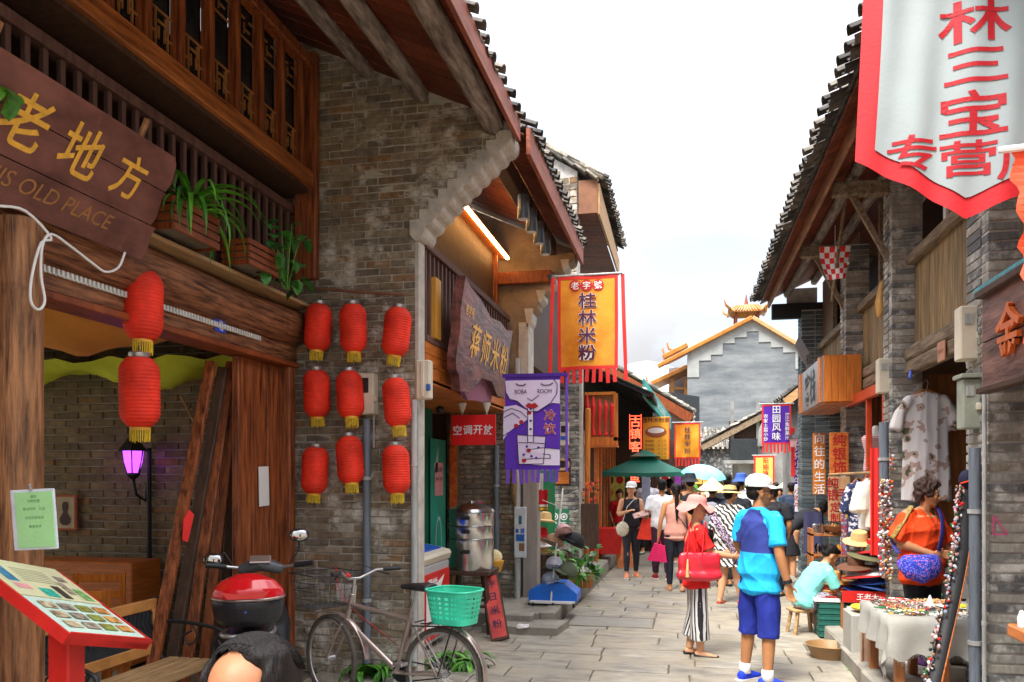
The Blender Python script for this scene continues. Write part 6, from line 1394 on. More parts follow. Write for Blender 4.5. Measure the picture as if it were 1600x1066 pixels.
def person(label,loc,face,J=None,h=1.68,sk=SK3,vox=.014,top=None,bottom=None,hair=None,hat=None,shoes=None,hy=0,hp=0,hr=0,female=True,group=None,fingers=None,build=1.0,extra=None,zbase=0.,handpose=None,hoff=.0):
    """face: heading of the body in degrees (0 = away from camera along +Y, 180 = towards the camera), joints in metres for a 1.70 m figure, y forward"""
    k = h / 1.70; fl = build
    sw = .165 if female else .19; hw = .085
    P = dict(pelvis=(0,0,.93),waist=(0,.0,1.07),chest=(0,.0,1.24),neck=(0,-.01,1.42),head=(0,.012,1.575),rs=(sw,0,1.375),ls=(-sw,0,1.375),re=(sw + .06,-.02,1.11),le=(-sw - .06,-.02,1.11),rw=(sw + .07,.05,.87),lw=(-sw - .07,.05,.87),rh=(hw,0,.90),lh=(-hw,0,.90),rk=(hw + .01,.015,.49),lk=(-hw - .01,.015,.49),ra=(hw + .01,-.02,.085),la=(-hw - .01,-.02,.085),rf=None,lf=None)
    if J: P.update(J)
    P = {a: (V(b) * k if b is not None else None) for a,b in P.items()}
    t = thing('person',label,'person',(loc[0],loc[1],zbase),rz=R_(face),group=group)
    side = (P['rs'] - P['ls']).normalized(); hside = (P['rh'] - P['lh']).normalized()
    hd = vox <= .009
    def torso(mb,inf=0.,z0='pelvis',flat=0.,hem=0.):
        pe,wa,ch,ne = P['pelvis'],P['waist'],P['chest'],P['neck']; m_ = (P['rs'] + P['ls']) / 2
        dn = (pe - wa).normalized()
        W = (sw / .165)
        pts = [pe + dn * .06 * k,pe,wa,ch,m_ - (ne - ch).normalized() * .02 * k,m_ + (ne - m_) * .55]
        rd = [(.145,.095),(.165,.112),(.128 if female else .15,.098),(.158 * W,.115),(.150 * W,.092),(.075,.062)]
        rd = [((a * fl + inf + (flat if i < 3 else 0)) * k,(b * fl + inf + (flat * .5 if i < 3 else 0)) * k) for i,(a,b) in enumerate(rd)]
        if hem: pts = [pe + dn * (.06 + hem) * k] + pts; rd = [(rd[0][0] + .02,rd[0][1] + .02)] + rd
        mb.loft(pts,rd,side=side,n=18,rnd_=.35)
        if female: 
            fw = side.cross((ne - ch).normalized()) * -1
            for s in (-1,1): mb.ell(ch + side * s * .068 * k + fw * (.068 + inf) * k + V((0,0,.0)),(.062 * k,.055 * k,.06 * k),n=12,m=8)
    def limb(mb,a,b,c,r,inf=0.,f0=0.,f1=2.,n=12,flare=0.,re_=.5):
        """two-segment limb a-b-c with radii r(5 values at 0,.5,1,1.4,2)"""
        def at(s): return a.lerp(b,s) if s <= 1 else b.lerp(c,s - 1)
        ss = [s for s in (0,.3,.6,.9,1.1,1.35,1.7,2.0)]; ss = [f0] + [s for s in ss if f0 < s < f1] + [f1]
        rad = [(float(np.interp(s,(0,.5,1,1.35,2),r)) * fl + inf * (min(1,.35 + s) if r[0] > .08 else 1) + flare * max(0,(s - f0) / (f1 - f0))) * k for s in ss]
        mb.loft([at(s) for s in ss],rad,n=n,rnd_=re_)
    ARM = (.052,.046,.037,.038,.026) if female else (.058,.052,.042,.043,.030); LEG = (.098,.080,.055,.058,.038)
    B = MB(); torso(B)
    H = Matrix.Translation(P['head']) @ rotm(hy,hp,hr) @ Matrix.Scale(k,4)
    # neck, head
    B.loft([P['neck'] - (P['neck'] - P['chest']).normalized() * .06 * k,P['neck'],P['head'] - V((0,.0,.03)) * k],[.060 * k,.052 * k,.050 * k],n=14)
    def E(c,r,n=16,m=12): B.ell(c,r,T=H,n=n,m=m)
    E((0,-.018,.045),(.076,.092,.080),20,14); E((0,.010,-.005),(.066,.078,.085),20,14); E((0,.030,-.055),(.048,.052,.050)); E((0,.062,-.088),(.024,.022,.020),10,8)
    if vox < .016:
        B.loft([H @ V((0,.078,.022)),H @ V((0,.094,-.008)),H @ V((0,.104,-.028))],[.007 * k,.010 * k,.014 * k],n=8); E((.013,.088,-.034),(.010,.011,.009),8,6); E((-.013,.088,-.034),(.010,.011,.009),8,6)
        for s in (-1,1): E((s * .074,-.008,-.008),(.010,.020,.032),10,8); E((s * .036,.060,-.022),(.024,.022,.024),12,8); E((s * .03,.072,.034),(.026,.012,.009),10,6)
        E((0,.080,-.056),(.024,.012,.011),10,8)
    # limbs
    for s,S_,E_,W_ in ((1,'rs','re','rw'),(-1,'ls','le','lw')):
        B.ell(P[S_] - side * s * .012,(.050 * fl * k,) * 3,n=12,m=8); B.loft([P['neck'] + (P['head'] - P['neck']) * .12,P['neck'].lerp(P[S_],.5) - Z0 * .006 * k,P[S_] - Z0 * .004],[.046 * k,.044 * k,.046 * k],n=10); limb(B,P[S_],P[E_],P[W_],ARM)
        d = (P[W_] - P[E_]).normalized(); hp_ = (handpose or {}).get('r' if s > 0 else 'l')
        hdv = V(hp_[0]).normalized() if hp_ else d; curl = hp_[1] if hp_ else .35
        # palm plane: thumb side
        tn = V(hp_[2]) if hp_ else V((0,1,0)); tn = (tn - hdv * tn.dot(hdv)).normalized(); pn = hdv.cross(tn) * (s)   # palm normal (towards body)
        pc = P[W_] + hdv * .045 * k
        B.loft([P[W_] - hdv * .01,P[W_] + hdv * .03 * k,P[W_] + hdv * .085 * k],[(.026 * k,.020 * k),(.036 * k,.016 * k),(.040 * k,.014 * k)],side=tn,n=12)
        if hd:
            for i,(o,L_) in enumerate(((.030,.072),(.010,.080),(-.010,.074),(-.030,.058))):
                b0 = P[W_] + (hdv * .085 + tn * o) * k; a1 = curl * .7; d1 = hdv * math.cos(a1) + pn * math.sin(a1) + tn * o * 2.2; a2 = curl * 1.9; d2 = hdv * math.cos(a2) + pn * math.sin(a2) + tn * o * 1.5
                B.loft([b0 - hdv * .02 * k,b0 + d1 * L_ * .5 * k,b0 + d1 * L_ * .5 * k + d2 * L_ * .5 * k],[.0098 * k,.0092 * k,.0075 * k],n=8)
            b0 = P[W_] + (hdv * .03 + tn * .028) * k; dt = (hdv * .6 + tn * .75 + pn * .35).normalized(); B.loft([b0 - tn * .01,b0 + dt * .035 * k,b0 + dt * .035 * k + (hdv * .9 + pn * .4).normalized() * .03 * k],[.013 * k,.011 * k,.009 * k],n=8)
        else:
            a1 = curl
            B.loft([P[W_] + hdv * .07 * k,P[W_] + (hdv * .115 + pn * .02 * a1) * k,P[W_] + (hdv * .15 + pn * .07 * a1) * k],[(.038 * k,.014 * k),(.034 * k,.012 * k),(.026 * k,.010 * k)],side=tn,n=10)
            B.loft([P[W_] + (hdv * .02 + tn * .025) * k,P[W_] + (hdv * .06 + tn * .055) * k,P[W_] + (hdv * .09 + tn * .05) * k],[.014 * k,.012 * k,.010 * k],n=8)
    feet = []
    for s,S_,E_,W_,fd in ((1,'rh','rk','ra','rf'),(-1,'lh','lk','la','lf')):
        limb(B,P[S_],P[E_],P[W_],LEG)
        mid = P[E_].lerp(P[W_],.32); bk = V((0,-1,0)); B.ell(mid + bk * .018 * k,(.042 * fl * k,.04 * fl * k,.10 * k),n=10,m=8)
        f = (P[fd] / k).normalized() if P[fd] is not None else V((s * .18,1,-.0)).normalized()
        gx = P[W_] + V((0,0,-.045 * k)); feet.append((gx,f))
        B.loft([gx - f * .045 * k,gx + f * .03 * k,gx + f * .12 * k - Z0 * .012 * k,gx + f * .17 * k - Z0 * .018 * k],[(.032 * k,.036 * k),(.036 * k,.036 * k),(.040 * k,.020 * k),(.03 * k,.012 * k)],side=f.cross(Z0),n=10)
    me = remesh(B,vox * k,5 if hd else 3,mats=sk); o = bpy.data.objects.new('body',me); link(o,t)
    def garment(name,mb,m,v_=None,it=4,amp=.004,seed=1,fmat=None,fz=1.):
        me = remesh(mb,(v_ or max(vox,.011)) * k,it,folds(amp,seed,fz),m,name,fmat); o = bpy.data.objects.new(name,me); link(o,t); return o
    # face details
    if vox < .016:
        for s in (-1,1):
            MB().ell((0,0,0),(.0135,.007,.0062),T=H @ Matrix.Translation((s * .030,.0745,.010)),n=12,m=8).build('eye',m_wprint,t,smooth=True)
            MB().ell((0,0,0),(.0058,.004,.0058),T=H @ Matrix.Translation((s * .030 + .001,.0800,.010)),n=10,m=6).build('iris',m_eye,t,smooth=True)
            MB().loft([H @ V((s * .014,.088,.033)),H @ V((s * .032,.086,.037)),H @ V((s * .048,.074,.032))],[(.0035 * k,.002 * k)] * 3,n=6).build('eyebrow',m_brow,t)
            MB().loft([H @ V((s * .015,.0815,.013)),H @ V((s * .030,.0832,.0185)),H @ V((s * .044,.075,.012))],.0024 * k,n=6).build('eyelid',sk,t,smooth=True)
        MB().loft([H @ V((-.022,.081,-.055)),H @ V((-.008,.092,-.0535)),H @ V((0,.0925,-.055)),H @ V((.008,.092,-.0535)),H @ V((.022,.081,-.055))],[.002 * k,.005 * k,.0045 * k,.005 * k,.002 * k],n=8).build('lips',m_lip,t,smooth=True)
    # garments
    if top:
        T_ = MB(); inf = top.get('inf',.014); sl = top.get('sleeve',.75)
        torso(T_,inf,flat=top.get('flat',.01),hem=top.get('hem',.0))
        if sl > 0:
            for s,S_,E_,W_ in ((1,'rs','re','rw'),(-1,'ls','le','lw')): T_.ell(P[S_] - side * s * .012,((.048 * fl + inf) * k,) * 3,n=12,m=8); T_.loft([P['neck'] + (P['head'] - P['neck']) * .04,P['neck'].lerp(P[S_],.5) - Z0 * .006 * k,P[S_] - Z0 * .004],[(.040 + inf * .8) * k] * 3,n=10); limb(T_,P[S_] - (P[E_] - P[S_]) * .02,P[E_],P[W_],[x * .93 for x in ARM],inf,0,sl,flare=top.get('flare',.01),re_=.12)
        else:
            for s,S_ in ((1,'rs'),(-1,'ls')): T_.loft([P[S_] - side * s * .045 * k - Z0 * .09 * k,P[S_] - side * s * .045 * k + Z0 * .035 * k],[(.03 * k,.075 * k)] * 2,side=side,n=10)
        garment('shirt',T_,top['m'],amp=top.get('amp',.004),seed=len(label),fmat=top.get('fmat'),v_=top.get('v'))
    if bottom:
        G = MB(); kind = bottom['kind']; inf = min(.008,bottom.get('inf',.012))
        dn = (P['pelvis'] - P['waist']).normalized()
        G.loft([P['waist'] + dn * .05 * k,P['pelvis'],P['pelvis'] - Z0 * 0 + dn * .075 * k],[((.135 * fl + inf) * k,(.10 * fl + inf) * k),((.165 * fl + inf) * k,(.112 * fl + inf) * k),((.155 * fl + inf) * k,(.105 * fl + inf) * k)],side=hside,n=18,rnd_=.3)
        inf = bottom.get('inf',.012)
        if kind in ('trousers','shorts','wide'):
            f1 = bottom.get('len',1.93 if kind == 'trousers' else 1.05 if kind == 'shorts' else 1.85)
            for S_,E_,W_ in (('rh','rk','ra'),('lh','lk','la')):
                limb(G,P[S_],P[E_],P[W_],LEG if kind != 'wide' else (.10,.10,.10,.105,.115),inf,0,f1,flare=bottom.get('flare',.0),re_=.1)
        else:
            b_ = bottom['end']; G.loft([P['pelvis'],P['pelvis'].lerp(V(b_) * k,.5),V(b_) * k],[(.17 * k,.125 * k),(.20 * k,.16 * k),(bottom.get('r',.24) * k,.19 * k)],side=hside,n=20,rnd_=.1)
        garment(bottom.get('name','trousers'),G,bottom['m'],amp=bottom.get('amp',.004),seed=len(label) + 3,fz=bottom.get('fz',1.),v_=bottom.get('v'))
    if hair:
        G = MB(); T = H
        st_ = hair.get('s','short'); m_ = hair.get('m',m_hair)
        def h_(c,r): G.ell(c,r,T=T,n=16,m=12)
        if st_ == 'short': h_((0,-.030,.062),(.083,.094,.078)); h_((0,.030,.098),(.062,.050,.034)); h_((0,-.055,.0),(.070,.060,.06))
        if st_ == 'long':
            h_((0,-.028,.060),(.087,.098,.082)); h_((0,.03,.092),(.066,.056,.040)); [h_((s * .066,-.01,-.02),(.022,.05,.075)) for s in (-1,1)]
            e = hair.get('end',(0,-.12,1.15)); a_ = T @ V((0,-.075,.0)); e = V(e) * k
            G.loft([T @ V((0,-.05,.05)),a_,a_.lerp(e,.5) - V((0,.012,0)),e],[(.07 * k,.05 * k),(.078 * k,.035 * k),(.07 * k,.028 * k),(.035 * k,.016 * k)],side=side,n=12)
        if st_ == 'pony':
            h_((0,-.030,.060),(.085,.095,.080)); h_((0,.03,.092),(.064,.054,.036)); h_((0,-.06,.0),(.068,.05,.05)); e = V(hair.get('end',(0,-.14,1.2))) * k; a_ = T @ V((0,-.11,.04)); G.loft([a_,a_.lerp(e,.5),e],[.030 * k,.034 * k,.014 * k],n=10)
        if st_ == 'bun': h_((0,-.032,.060),(.084,.094,.080)); h_((0,.028,.094),(.064,.052,.036)); h_((0,-.12,.06),(.04,.04,.04)); h_((0,-.06,-.0),(.066,.05,.05))
        if st_ == 'curly':
            h_((0,-.030,.060),(.098,.102,.092)); h_((0,.040,.098),(.070,.050,.042)); h_((0,-.06,-.01),(.085,.062,.07)); [h_((s * .074,.0,.025),(.028,.055,.055)) for s in (-1,1)]
        amp = .010 if st_ == 'curly' else .003
        def hdsp(co,nr):
            x,y,z = co[:,0],co[:,1],co[:,2]; q = 62 if st_ == 'curly' else 120
            return amp * np.sin(x * q + 3 * np.sin(z * 40)) * np.sin(y * q + 2 * np.sin(x * 50)) * (1 if st_ == 'curly' else np.sin(z * 11 + x * 140))
        me = remesh(G,min(vox,.012) * k,2,hdsp,m_,'hair'); link(bpy.data.objects.new('hair',me),t)
    if shoes:
        m_,kind = shoes[:2]
        for gx,f in feet:
            G = MB(); sd_ = f.cross(Z0).normalized()
            if kind == 'shoe':
                G.loft([gx - f * .055 * k + Z0 * .0,gx - f * .01 * k + Z0 * .01 * k,gx + f * .06 * k + Z0 * .0,gx + f * .13 * k - Z0 * .012 * k,gx + f * .185 * k - Z0 * .018 * k],[(.036 * k,.044 * k),(.041 * k,.052 * k),(.044 * k,.042 * k),(.046 * k,.028 * k),(.032 * k,.018 * k)],side=sd_,n=12)
                me = remesh(G,.010 * k,2,mats=m_,name='shoe'); link(bpy.data.objects.new('shoe',me),t)
                sl = MB().prism([(-.085,-.036),(.0,-.040),(.10,-.046),(.17,-.042),(.20,-.015),(.20,.015),(.17,.042),(.10,.046),(0,.040),(-.085,.036),(-.10,0)],gx - Z0 * .045 * k,f,sd_ * -1,.022 * k)
                sl.build('sole',shoes[2] if len(shoes) > 2 else m_wprint,t)
            else:   # flat
                G.loft([gx - f * .055 * k - Z0 * .012 * k,gx + f * .02 * k - Z0 * .022 * k,gx + f * .12 * k - Z0 * .022 * k,gx + f * .19 * k - Z0 * .024 * k],[(.036 * k,.026 * k),(.041 * k,.018 * k),(.046 * k,.020 * k),(.026 * k,.013 * k)],side=sd_,n=12)
                me = remesh(G,.009 * k,1,mats=m_,name='shoe'); link(bpy.data.objects.new('shoe',me),t)
    if hat:
        kind,m_ = hat[0],hat[1]; T = H @ Matrix.Translation((0,-.015,.062)) @ Matrix.Rotation(R_(hat[2] if len(hat) > 2 else 0),4,'X')
        if kind == 'cap':
            MB().lathe([(.094,-.01),(.098,.02),(.090,.055),(.064,.085),(.03,.098),(.004,.100)],n=28,sy=1.13,T=T).build('cap_crown',m_,t,smooth=40)
            G = MB(); kq = 12; vs = []
            for i in range(kq + 1):
                a = PI * (.12 + .76 * i / kq); vs += [(.095 * math.cos(a),.103 * math.sin(a),.004),(.092 * math.cos(a),.103 * math.sin(a) + .070 * math.sin(a) ** .6,-.012 - .010 * abs(math.cos(a)))]
            n_ = len(vs); vs += [(x,y,z + .005) for x,y,z in vs]; fs = []
            for i in range(kq): q = (2 * i,2 * i + 1,2 * i + 3,2 * i + 2); fs += [q,tuple(c + n_ for c in q[::-1]),(2 * i + 1,2 * i + 1 + n_,2 * i + 3 + n_,2 * i + 3)]
            G.add(vs,fs,T).build('cap_visor',hat[3] if len(hat) > 3 else m_,t,smooth=40)
        elif kind == 'cone': MB().lathe([(.235,-.045),(.23,-.043),(.11,.055),(.01,.145),(.002,.148)],n=32,T=T,caps=False).build('hat',m_,t,smooth=40)
        elif kind == 'bucket': MB().lathe([(.15,-.045),(.10,.0),(.094,.03),(.082,.085),(.05,.098),(.003,.10)],n=28,sy=1.1,T=T,caps=False).build('hat',m_,t,smooth=40)
        elif kind == 'straw':
            MB().lathe([(.19,-.02),(.17,-.004),(.098,.006),(.094,.05),(.080,.092),(.03,.10),(.003,.096)],n=32,sy=1.06,T=T,caps=False).build('hat',m_,t,smooth=40); MB().lathe([(.100,.008),(.098,.032)],n=28,sy=1.06,T=T,caps=False).build('hat_band',m_dkmetal,t)
        elif kind == 'floppy':
            G = MB(); vs = []; K = 40; pr_ = [(.19,-.075),(.17,-.045),(.135,-.012),(.103,.0),(.100,.04),(.085,.085),(.045,.10),(.003,.102)]
            for j,(r_,z) in enumerate(pr_):
                for i in range(K): a = 2 * PI * i / K; wv = (.022 * math.sin(a * 3 + 1) + .012 * math.sin(a * 5)) if j < 3 else 0; vs.append((r_ * math.cos(a),r_ * 1.07 * math.sin(a),z + wv * (3 - j) / 2 + (.055 * (3 - j) / 3 if j < 3 and math.sin(a) > .3 else 0)))
            G.add(vs,[(j * K + i,j * K + (i + 1) % K,(j + 1) * K + (i + 1) % K,(j + 1) * K + i) for j in range(7) for i in range(K)],T).build('hat',m_,t,smooth=True)
    M = Matrix.Translation((loc[0],loc[1],zbase)) @ Matrix.Rotation(R_(face),4,'Z')
    return t,(lambda q: M @ (V(q) * k)),P,H,M
def strap(pts,m,w_,parent,name='strap',th=.004): MB().loft(pts,[(w_,th)] * len(pts),n=6).build(name,m,parent,smooth=True)
def spline(ps,n=5):
    sm = []; ps = [V(p) for p in ps]
    for i in range(len(ps) - 1):
        p0 = ps[max(i - 1,0)]; p1 = ps[i]; p2 = ps[i + 1]; p3 = ps[min(i + 2,len(ps) - 1)]
        for a in range(n): t = a / n; sm.append(.5 * ((2 * p1) + (p2 - p0) * t + (2 * p0 - 5 * p1 + 4 * p2 - p3) * t * t + (3 * p1 - p0 - 3 * p2 + p3) * t ** 3))
    return sm + [ps[-1]]
def stripes(name,c1,c2,scale,axis='X',thr=.5,dist=0.):
    m = mat(name,c1,rough=.8,bump=.1); nt = m.node_tree; N = nt.nodes; L = nt.links; b = N['Principled BSDF']
    tc = N.new('ShaderNodeTexCoord'); w = N.new('ShaderNodeTexWave'); w.bands_direction = axis; w.inputs['Scale'].default_value = scale; w.inputs['Distortion'].default_value = dist; w.inputs['Detail'].default_value = 3 if dist else 0
    L.new(tc.outputs['Object'],w.inputs['Vector']); r = N.new('ShaderNodeValToRGB'); r.color_ramp.interpolation = 'CONSTANT'; r.color_ramp.elements[0].color = c4(c1); r.color_ramp.elements[1].color = c4(c2); r.color_ramp.elements[1].position = thr
    L.new(w.outputs[0],r.inputs[0]); L.new(r.outputs[0],b.inputs['Base Color']); return m
def spots(name,c1,c2,scale,thr=.5,c3=None):
    m = mat(name,c1,rough=.8,bump=.1); nt = m.node_tree; N = nt.nodes; L = nt.links; b = N['Principled BSDF']
    tc = N.new('ShaderNodeTexCoord'); w = N.new('ShaderNodeTexNoise'); w.inputs['Scale'].default_value = scale; w.inputs['Detail'].default_value = 2
    L.new(tc.outputs['Object'],w.inputs['Vector']); r = N.new('ShaderNodeValToRGB'); r.color_ramp.interpolation = 'CONSTANT'; r.color_ramp.elements[0].color = c4(c1); r.color_ramp.elements[1].color = c4(c2); r.color_ramp.elements[1].position = thr
    if c3: e = r.color_ramp.elements.new(thr + .09); e.color = c4(c3)
    L.new(w.outputs[0],r.inputs[0]); L.new(r.outputs[0],b.inputs['Base Color']); return m

# man in the blue sports shirt, looking right
g = gp(1186,6.75); m_sky = fab('bright_blue_jersey','1fb0f4'); m_navy = fab('navy_jersey','2b3a86'); m_shorts = fab('royal_shorts','1c2c8c')
def fm(cs):
    x,y,z = cs[:,0],cs[:,1],cs[:,2]
    return np.where((z < 1.12) | (np.abs(x) > np.where(z > 1.27,.085 + (1.46 - z) * .62,.215)) | (z > 1.475),0,1)
t,W_,P,H,M = person('man in blue two tone sports shirt, white cap and navy shorts looking right',g,-54,dict(re=(.27,-.03,1.10),rw=(.30,.03,.86),le=(-.27,.0,1.12),lw=(-.20,.16,.96),rk=(.12,.0,.49),lk=(-.12,.0,.49),ra=(.135,-.03,.085),la=(-.15,-.02,.085),rf=(.5,1,0),lf=(-.2,1,0)),h=1.74,sk=SK1,vox=.0062,female=False,build=.95,hy=-24,hp=0,
    top=dict(m=[m_sky,m_navy],fmat=fm,inf=.018,sleeve=.80,flare=.022,hem=.085,flat=.044,amp=.009,v=.008),bottom=dict(kind='shorts',m=m_shorts,inf=.024,len=1.22,flare=.016,amp=.008,name='shorts',v=.010),hair=dict(s='short'),shoes=(fab('bright_blue_shoe','2040d8'),'shoe',m_wprint),hat=('cap',fab('white_cap','e8e8e8'),-3),handpose=dict(r=((.05,.12,-1),.55,(0,1,.1))))
t.name = 'person'
for s in (-1,1): MB().ell((0,0,0),(.031,.014,.020),T=H @ Matrix.Translation((s * .034,.084,.012)),n=14,m=8).build('sunglass_lens',m_black,t,smooth=True); MB().loft([H @ V((s * .064,.076,.016)),H @ V((s * .078,.03,.016)),H @ V((s * .080,-.02,.008))],.0035,n=6).build('sunglass_arm',m_black,t)
for p_,nm in ((P['rw'],'watch'),): MB().loft([p_.lerp(P['re'],.03),p_.lerp(P['re'],.14)],[.038,.038],n=14,rnd_=0).build('wristwatch',m_black,t,smooth=40)
for a_,l_ in (('ra',0),('la',0)): MB().loft([P[a_] - Z0 * .02,P[a_] + Z0 * .065],[.052,.048],n=14,rnd_=.1).build('sock',m_wprint,t,smooth=True)
MB().lathe([(.0465,0),(.0465,.004)],n=4).v
# woman in red with pink hat
g = gp(1088,7.8); m_redt = fab('red_blouse','e0201c'); m_str = stripes('striped_trousers',(.02,.02,.03),(.75,.74,.72),12.5,'X',.45,1.2)
t,W_,P,H,M = person('woman in red blouse, pink floppy hat and striped wide trousers with red bag',g,-80,dict(re=(.20,.10,1.13),rw=(.17,.35,1.09),le=(-.22,.04,1.12),lw=(-.12,.30,1.09),ra=(.07,.03,.085),la=(-.07,-.06,.085),rf=(0.25,1,0),lf=(-.2,1,0)),h=1.54,sk=SK2,vox=.0068,build=1.05,hy=-22,hp=-4,
    top=dict(m=m_redt,inf=.018,sleeve=.85,flare=.03,hem=.10,flat=.022,amp=.010,v=.009),bottom=dict(kind='wide',m=m_str,len=1.72,inf=.0,flare=-.0,amp=.010,fz=.05,v=.010),hair=dict(s='short'),shoes=(m_black,'flat'),hat=('floppy',fab('dusty_pink','d88c84'),-6),handpose=dict(r=((-.25,1,.1),.7,(0,0,1)),l=((.3,1,.0),.7,(0,0,1))))
# her red shoulder bag and patterned scarf
hb = thing('red_handbag','large red leather handbag with tassel under the arm of the pink hatted woman','bag',W_((.27,-.02,1.02)),rz=R_(-80)); m_rl = mat('red_leather',(.70,.02,.04),rough=.3,var=.1,scale=5,bump=.1,spec=.6)
G = MB(); G.loft([(0,-.19,-.10),(0,-.07,-.11),(0,.07,-.11),(0,.19,-.10)],[(.05,.05),(.06,.06),(.06,.06),(.05,.05)],side=(1,0,0),n=12); G.loft([(0,-.185,.02),(0,.0,.01),(0,.185,.03)],[(.035,.10),(.045,.11),(.035,.09)],side=(1,0,0),n=12)
link(bpy.data.objects.new('bag_body',remesh(G,.012,4,folds(.006,3),m_rl,'bag_body')),hb)
for y in (-.12,.02): MB().loft(spline([(.03,y,.08),(.0,y + .02,.26),(-.03,y + .04,.40),(-.05,y + .07,.26),(-.03,y + .09,.09)]),[(.007,.004)] * 21,n=6).build('handle',m_rl,hb,smooth=True)
MB().loft([(.06,-.12,.05),(.075,-.125,-.04),(.075,-.125,-.11)],[.006,.013,.018],n=10).build('tassel',M_STRAW,hb)
m_scf = spots('patterned_scarf',(.05,.03,.07),(.55,.42,.52),60,.5)
MB().loft(spline([(0.02,.10,1.45),(.12,.16,1.33),(.16,.24,1.18),(.13,.33,1.04),(.10,.36,.92)]),[(.05,.018)] * 21,n=8,wob=.15).build('scarf',m_scf,t,smooth=True)
# woman in zebra dress behind, straw hat, facing away right
g = gp(1140,11.0); m_zeb = stripes('zebra_cloth',(.03,.03,.03),(.72,.70,.66),7,'DIAGONAL',.5,9)
person('woman in loose zebra print dress and straw hat, behind the woman in red',g,-35,dict(re=(.24,.12,1.12),rw=(.18,.30,1.1),ra=(.12,.12,.085),la=(-.1,-.10,.085)),h=1.60,sk=SK2,vox=.011,build=1.08,top=dict(m=m_zeb,inf=.04,sleeve=1.1,flare=.04,hem=.12,flat=.05,amp=.01),bottom=dict(kind='skirt',m=m_zeb,end=(0,.0,.56),r=.25,amp=.015,fz=.1,name='skirt'),hair=dict(s='short'),hat=('straw',M_STRAW,8),hp=-12,shoes=(fab('coral_shoe','d0503c'),'flat'))
# orange woman at the jewellery table
g = gp(1440,7.0); m_or = fab('orange_tunic','f24a10')
t,W_,P,H,M = person('woman in orange top with blue shoulder bag standing behind the jewellery table',g,214,dict(re=(.27,-.05,1.13),rw=(.06,.17,1.02),le=(-.25,.04,1.10),lw=(-.31,.20,.86),chest=(0,.03,1.24),neck=(0,.03,1.41),head=(0,.07,1.56)),h=1.61,sk=SK3,vox=.0065,build=1.22,hy=38,hp=-6,zbase=.12,
    top=dict(m=m_or,inf=.022,sleeve=.95,flare=.04,hem=.10,flat=.028,amp=.010,v=.009),bottom=dict(kind='trousers',m=M_BLACKC),hair=dict(s='curly',m=m_hairb),shoes=(fab('violet_shoe','6a3f7c'),'shoe'),handpose=dict(r=((-.8,.5,.05),.6,(0,.2,1)),l=((-.1,.6,-1),.5,(.3,1,0))))
MB().loft([P['rs'] + V((.0,.03,.075)),P['rs'].lerp(P['re'],.45) + V((.055,.04,.03)),P['rs'].lerp(P['re'],.85) + V((.09,.03,.0))],[(.03,.008)] * 3,side=(0,1,0),n=8).build('gold_sleeve_band',mat('gold_brocade',(.30,.20,.05),var=.6,scale=60),t,smooth=True)
MB().loft(spline([P['neck'] + V((.05,.05,.03)),P['neck'] + V((.03,.10,-.06)),P['neck'] + V((0,.125,-.13)),P['neck'] + V((-.03,.10,-.06)),P['neck'] + V((-.05,.05,.03))]),.003,n=5).build('necklace',M_BROWNC,t)
m_spk = spots('speckled_blue',(.02,.04,.42),(.10,.16,.75),70,.52,(.7,.1,.2)); sb_ = thing('shoulder_bag','blue speckled slouchy shoulder bag with navy strap carried by the orange woman','bag')
G = MB(); bc = [(.06,.22,.97),(.13,.24,.93),(.23,.22,.90),(.33,.17,.92),(.39,.12,.97)]
G.loft([W_(q) for q in bc],[(.045,.07),(.065,.11),(.08,.13),(.065,.11),(.045,.07)],side=M.to_3x3() @ V((0,1,0)),n=12); link(bpy.data.objects.new('bag_body',remesh(G,.012,4,folds(.007,5),m_spk,'bag_body')),sb_)
ms_ = mat('navy_strap',(.03,.03,.18))
MB().loft(spline([W_(q) for q in ((-.10,-.06,1.44),(-.075,.08,1.46),(-.03,.185,1.36),(.02,.235,1.22),(.07,.24,1.06))]),[(.024,.005)] * 21,side=M.to_3x3() @ V((1,0,0)),n=8).build('strap',ms_,sb_,smooth=True)
MB().loft(spline([W_(q) for q in ((.39,.10,1.04),(.33,.0,1.08),(.20,-.14,1.18),(-.04,-.17,1.36))]),[(.020,.005)] * 16,n=8).build('strap',ms_,sb_,smooth=True)
# seated teal woman
g = gp(1262,8.9); m_tl = fab('pale_teal_blouse','7fd8d0'); m_pat = spots('grey_floral',(.35,.33,.38),(.10,.09,.14),40,.5,(.55,.5,.5))
t,W_,P,H,M = person('seated woman in pale teal blouse bent over her work on a low stool',g,-72,dict(pelvis=(0,-.05,.40),waist=(0,-.02,.53),chest=(0,.09,.68),neck=(0,.21,.83),head=(0,.28,.93),rs=(.165,.17,.78),ls=(-.165,.17,.78),re=(.2,.26,.53),le=(-.2,.26,.53),rw=(.08,.47,.50),lw=(-.08,.47,.50),rh=(.09,-.03,.38),lh=(-.09,-.03,.38),rk=(.12,.36,.50),lk=(-.12,.36,.48),ra=(.11,.30,.085),la=(-.11,.30,.085),rf=(.1,1,0),lf=(-.1,1,0)),h=1.58,sk=SK3,vox=.008,build=1.1,hp=-38,
    top=dict(m=m_tl,inf=.02,sleeve=.85,flare=.015,flat=.015,amp=.010),bottom=dict(kind='trousers',m=m_pat,len=1.75,inf=.02,amp=.006),hair=dict(s='bun'),shoes=(fab('blue_sandal','50a8e0'),'flat'),handpose=dict(r=((-.2,1,.0),.7,(0,0,1)),l=((.2,1,0),.7,(0,0,1))))
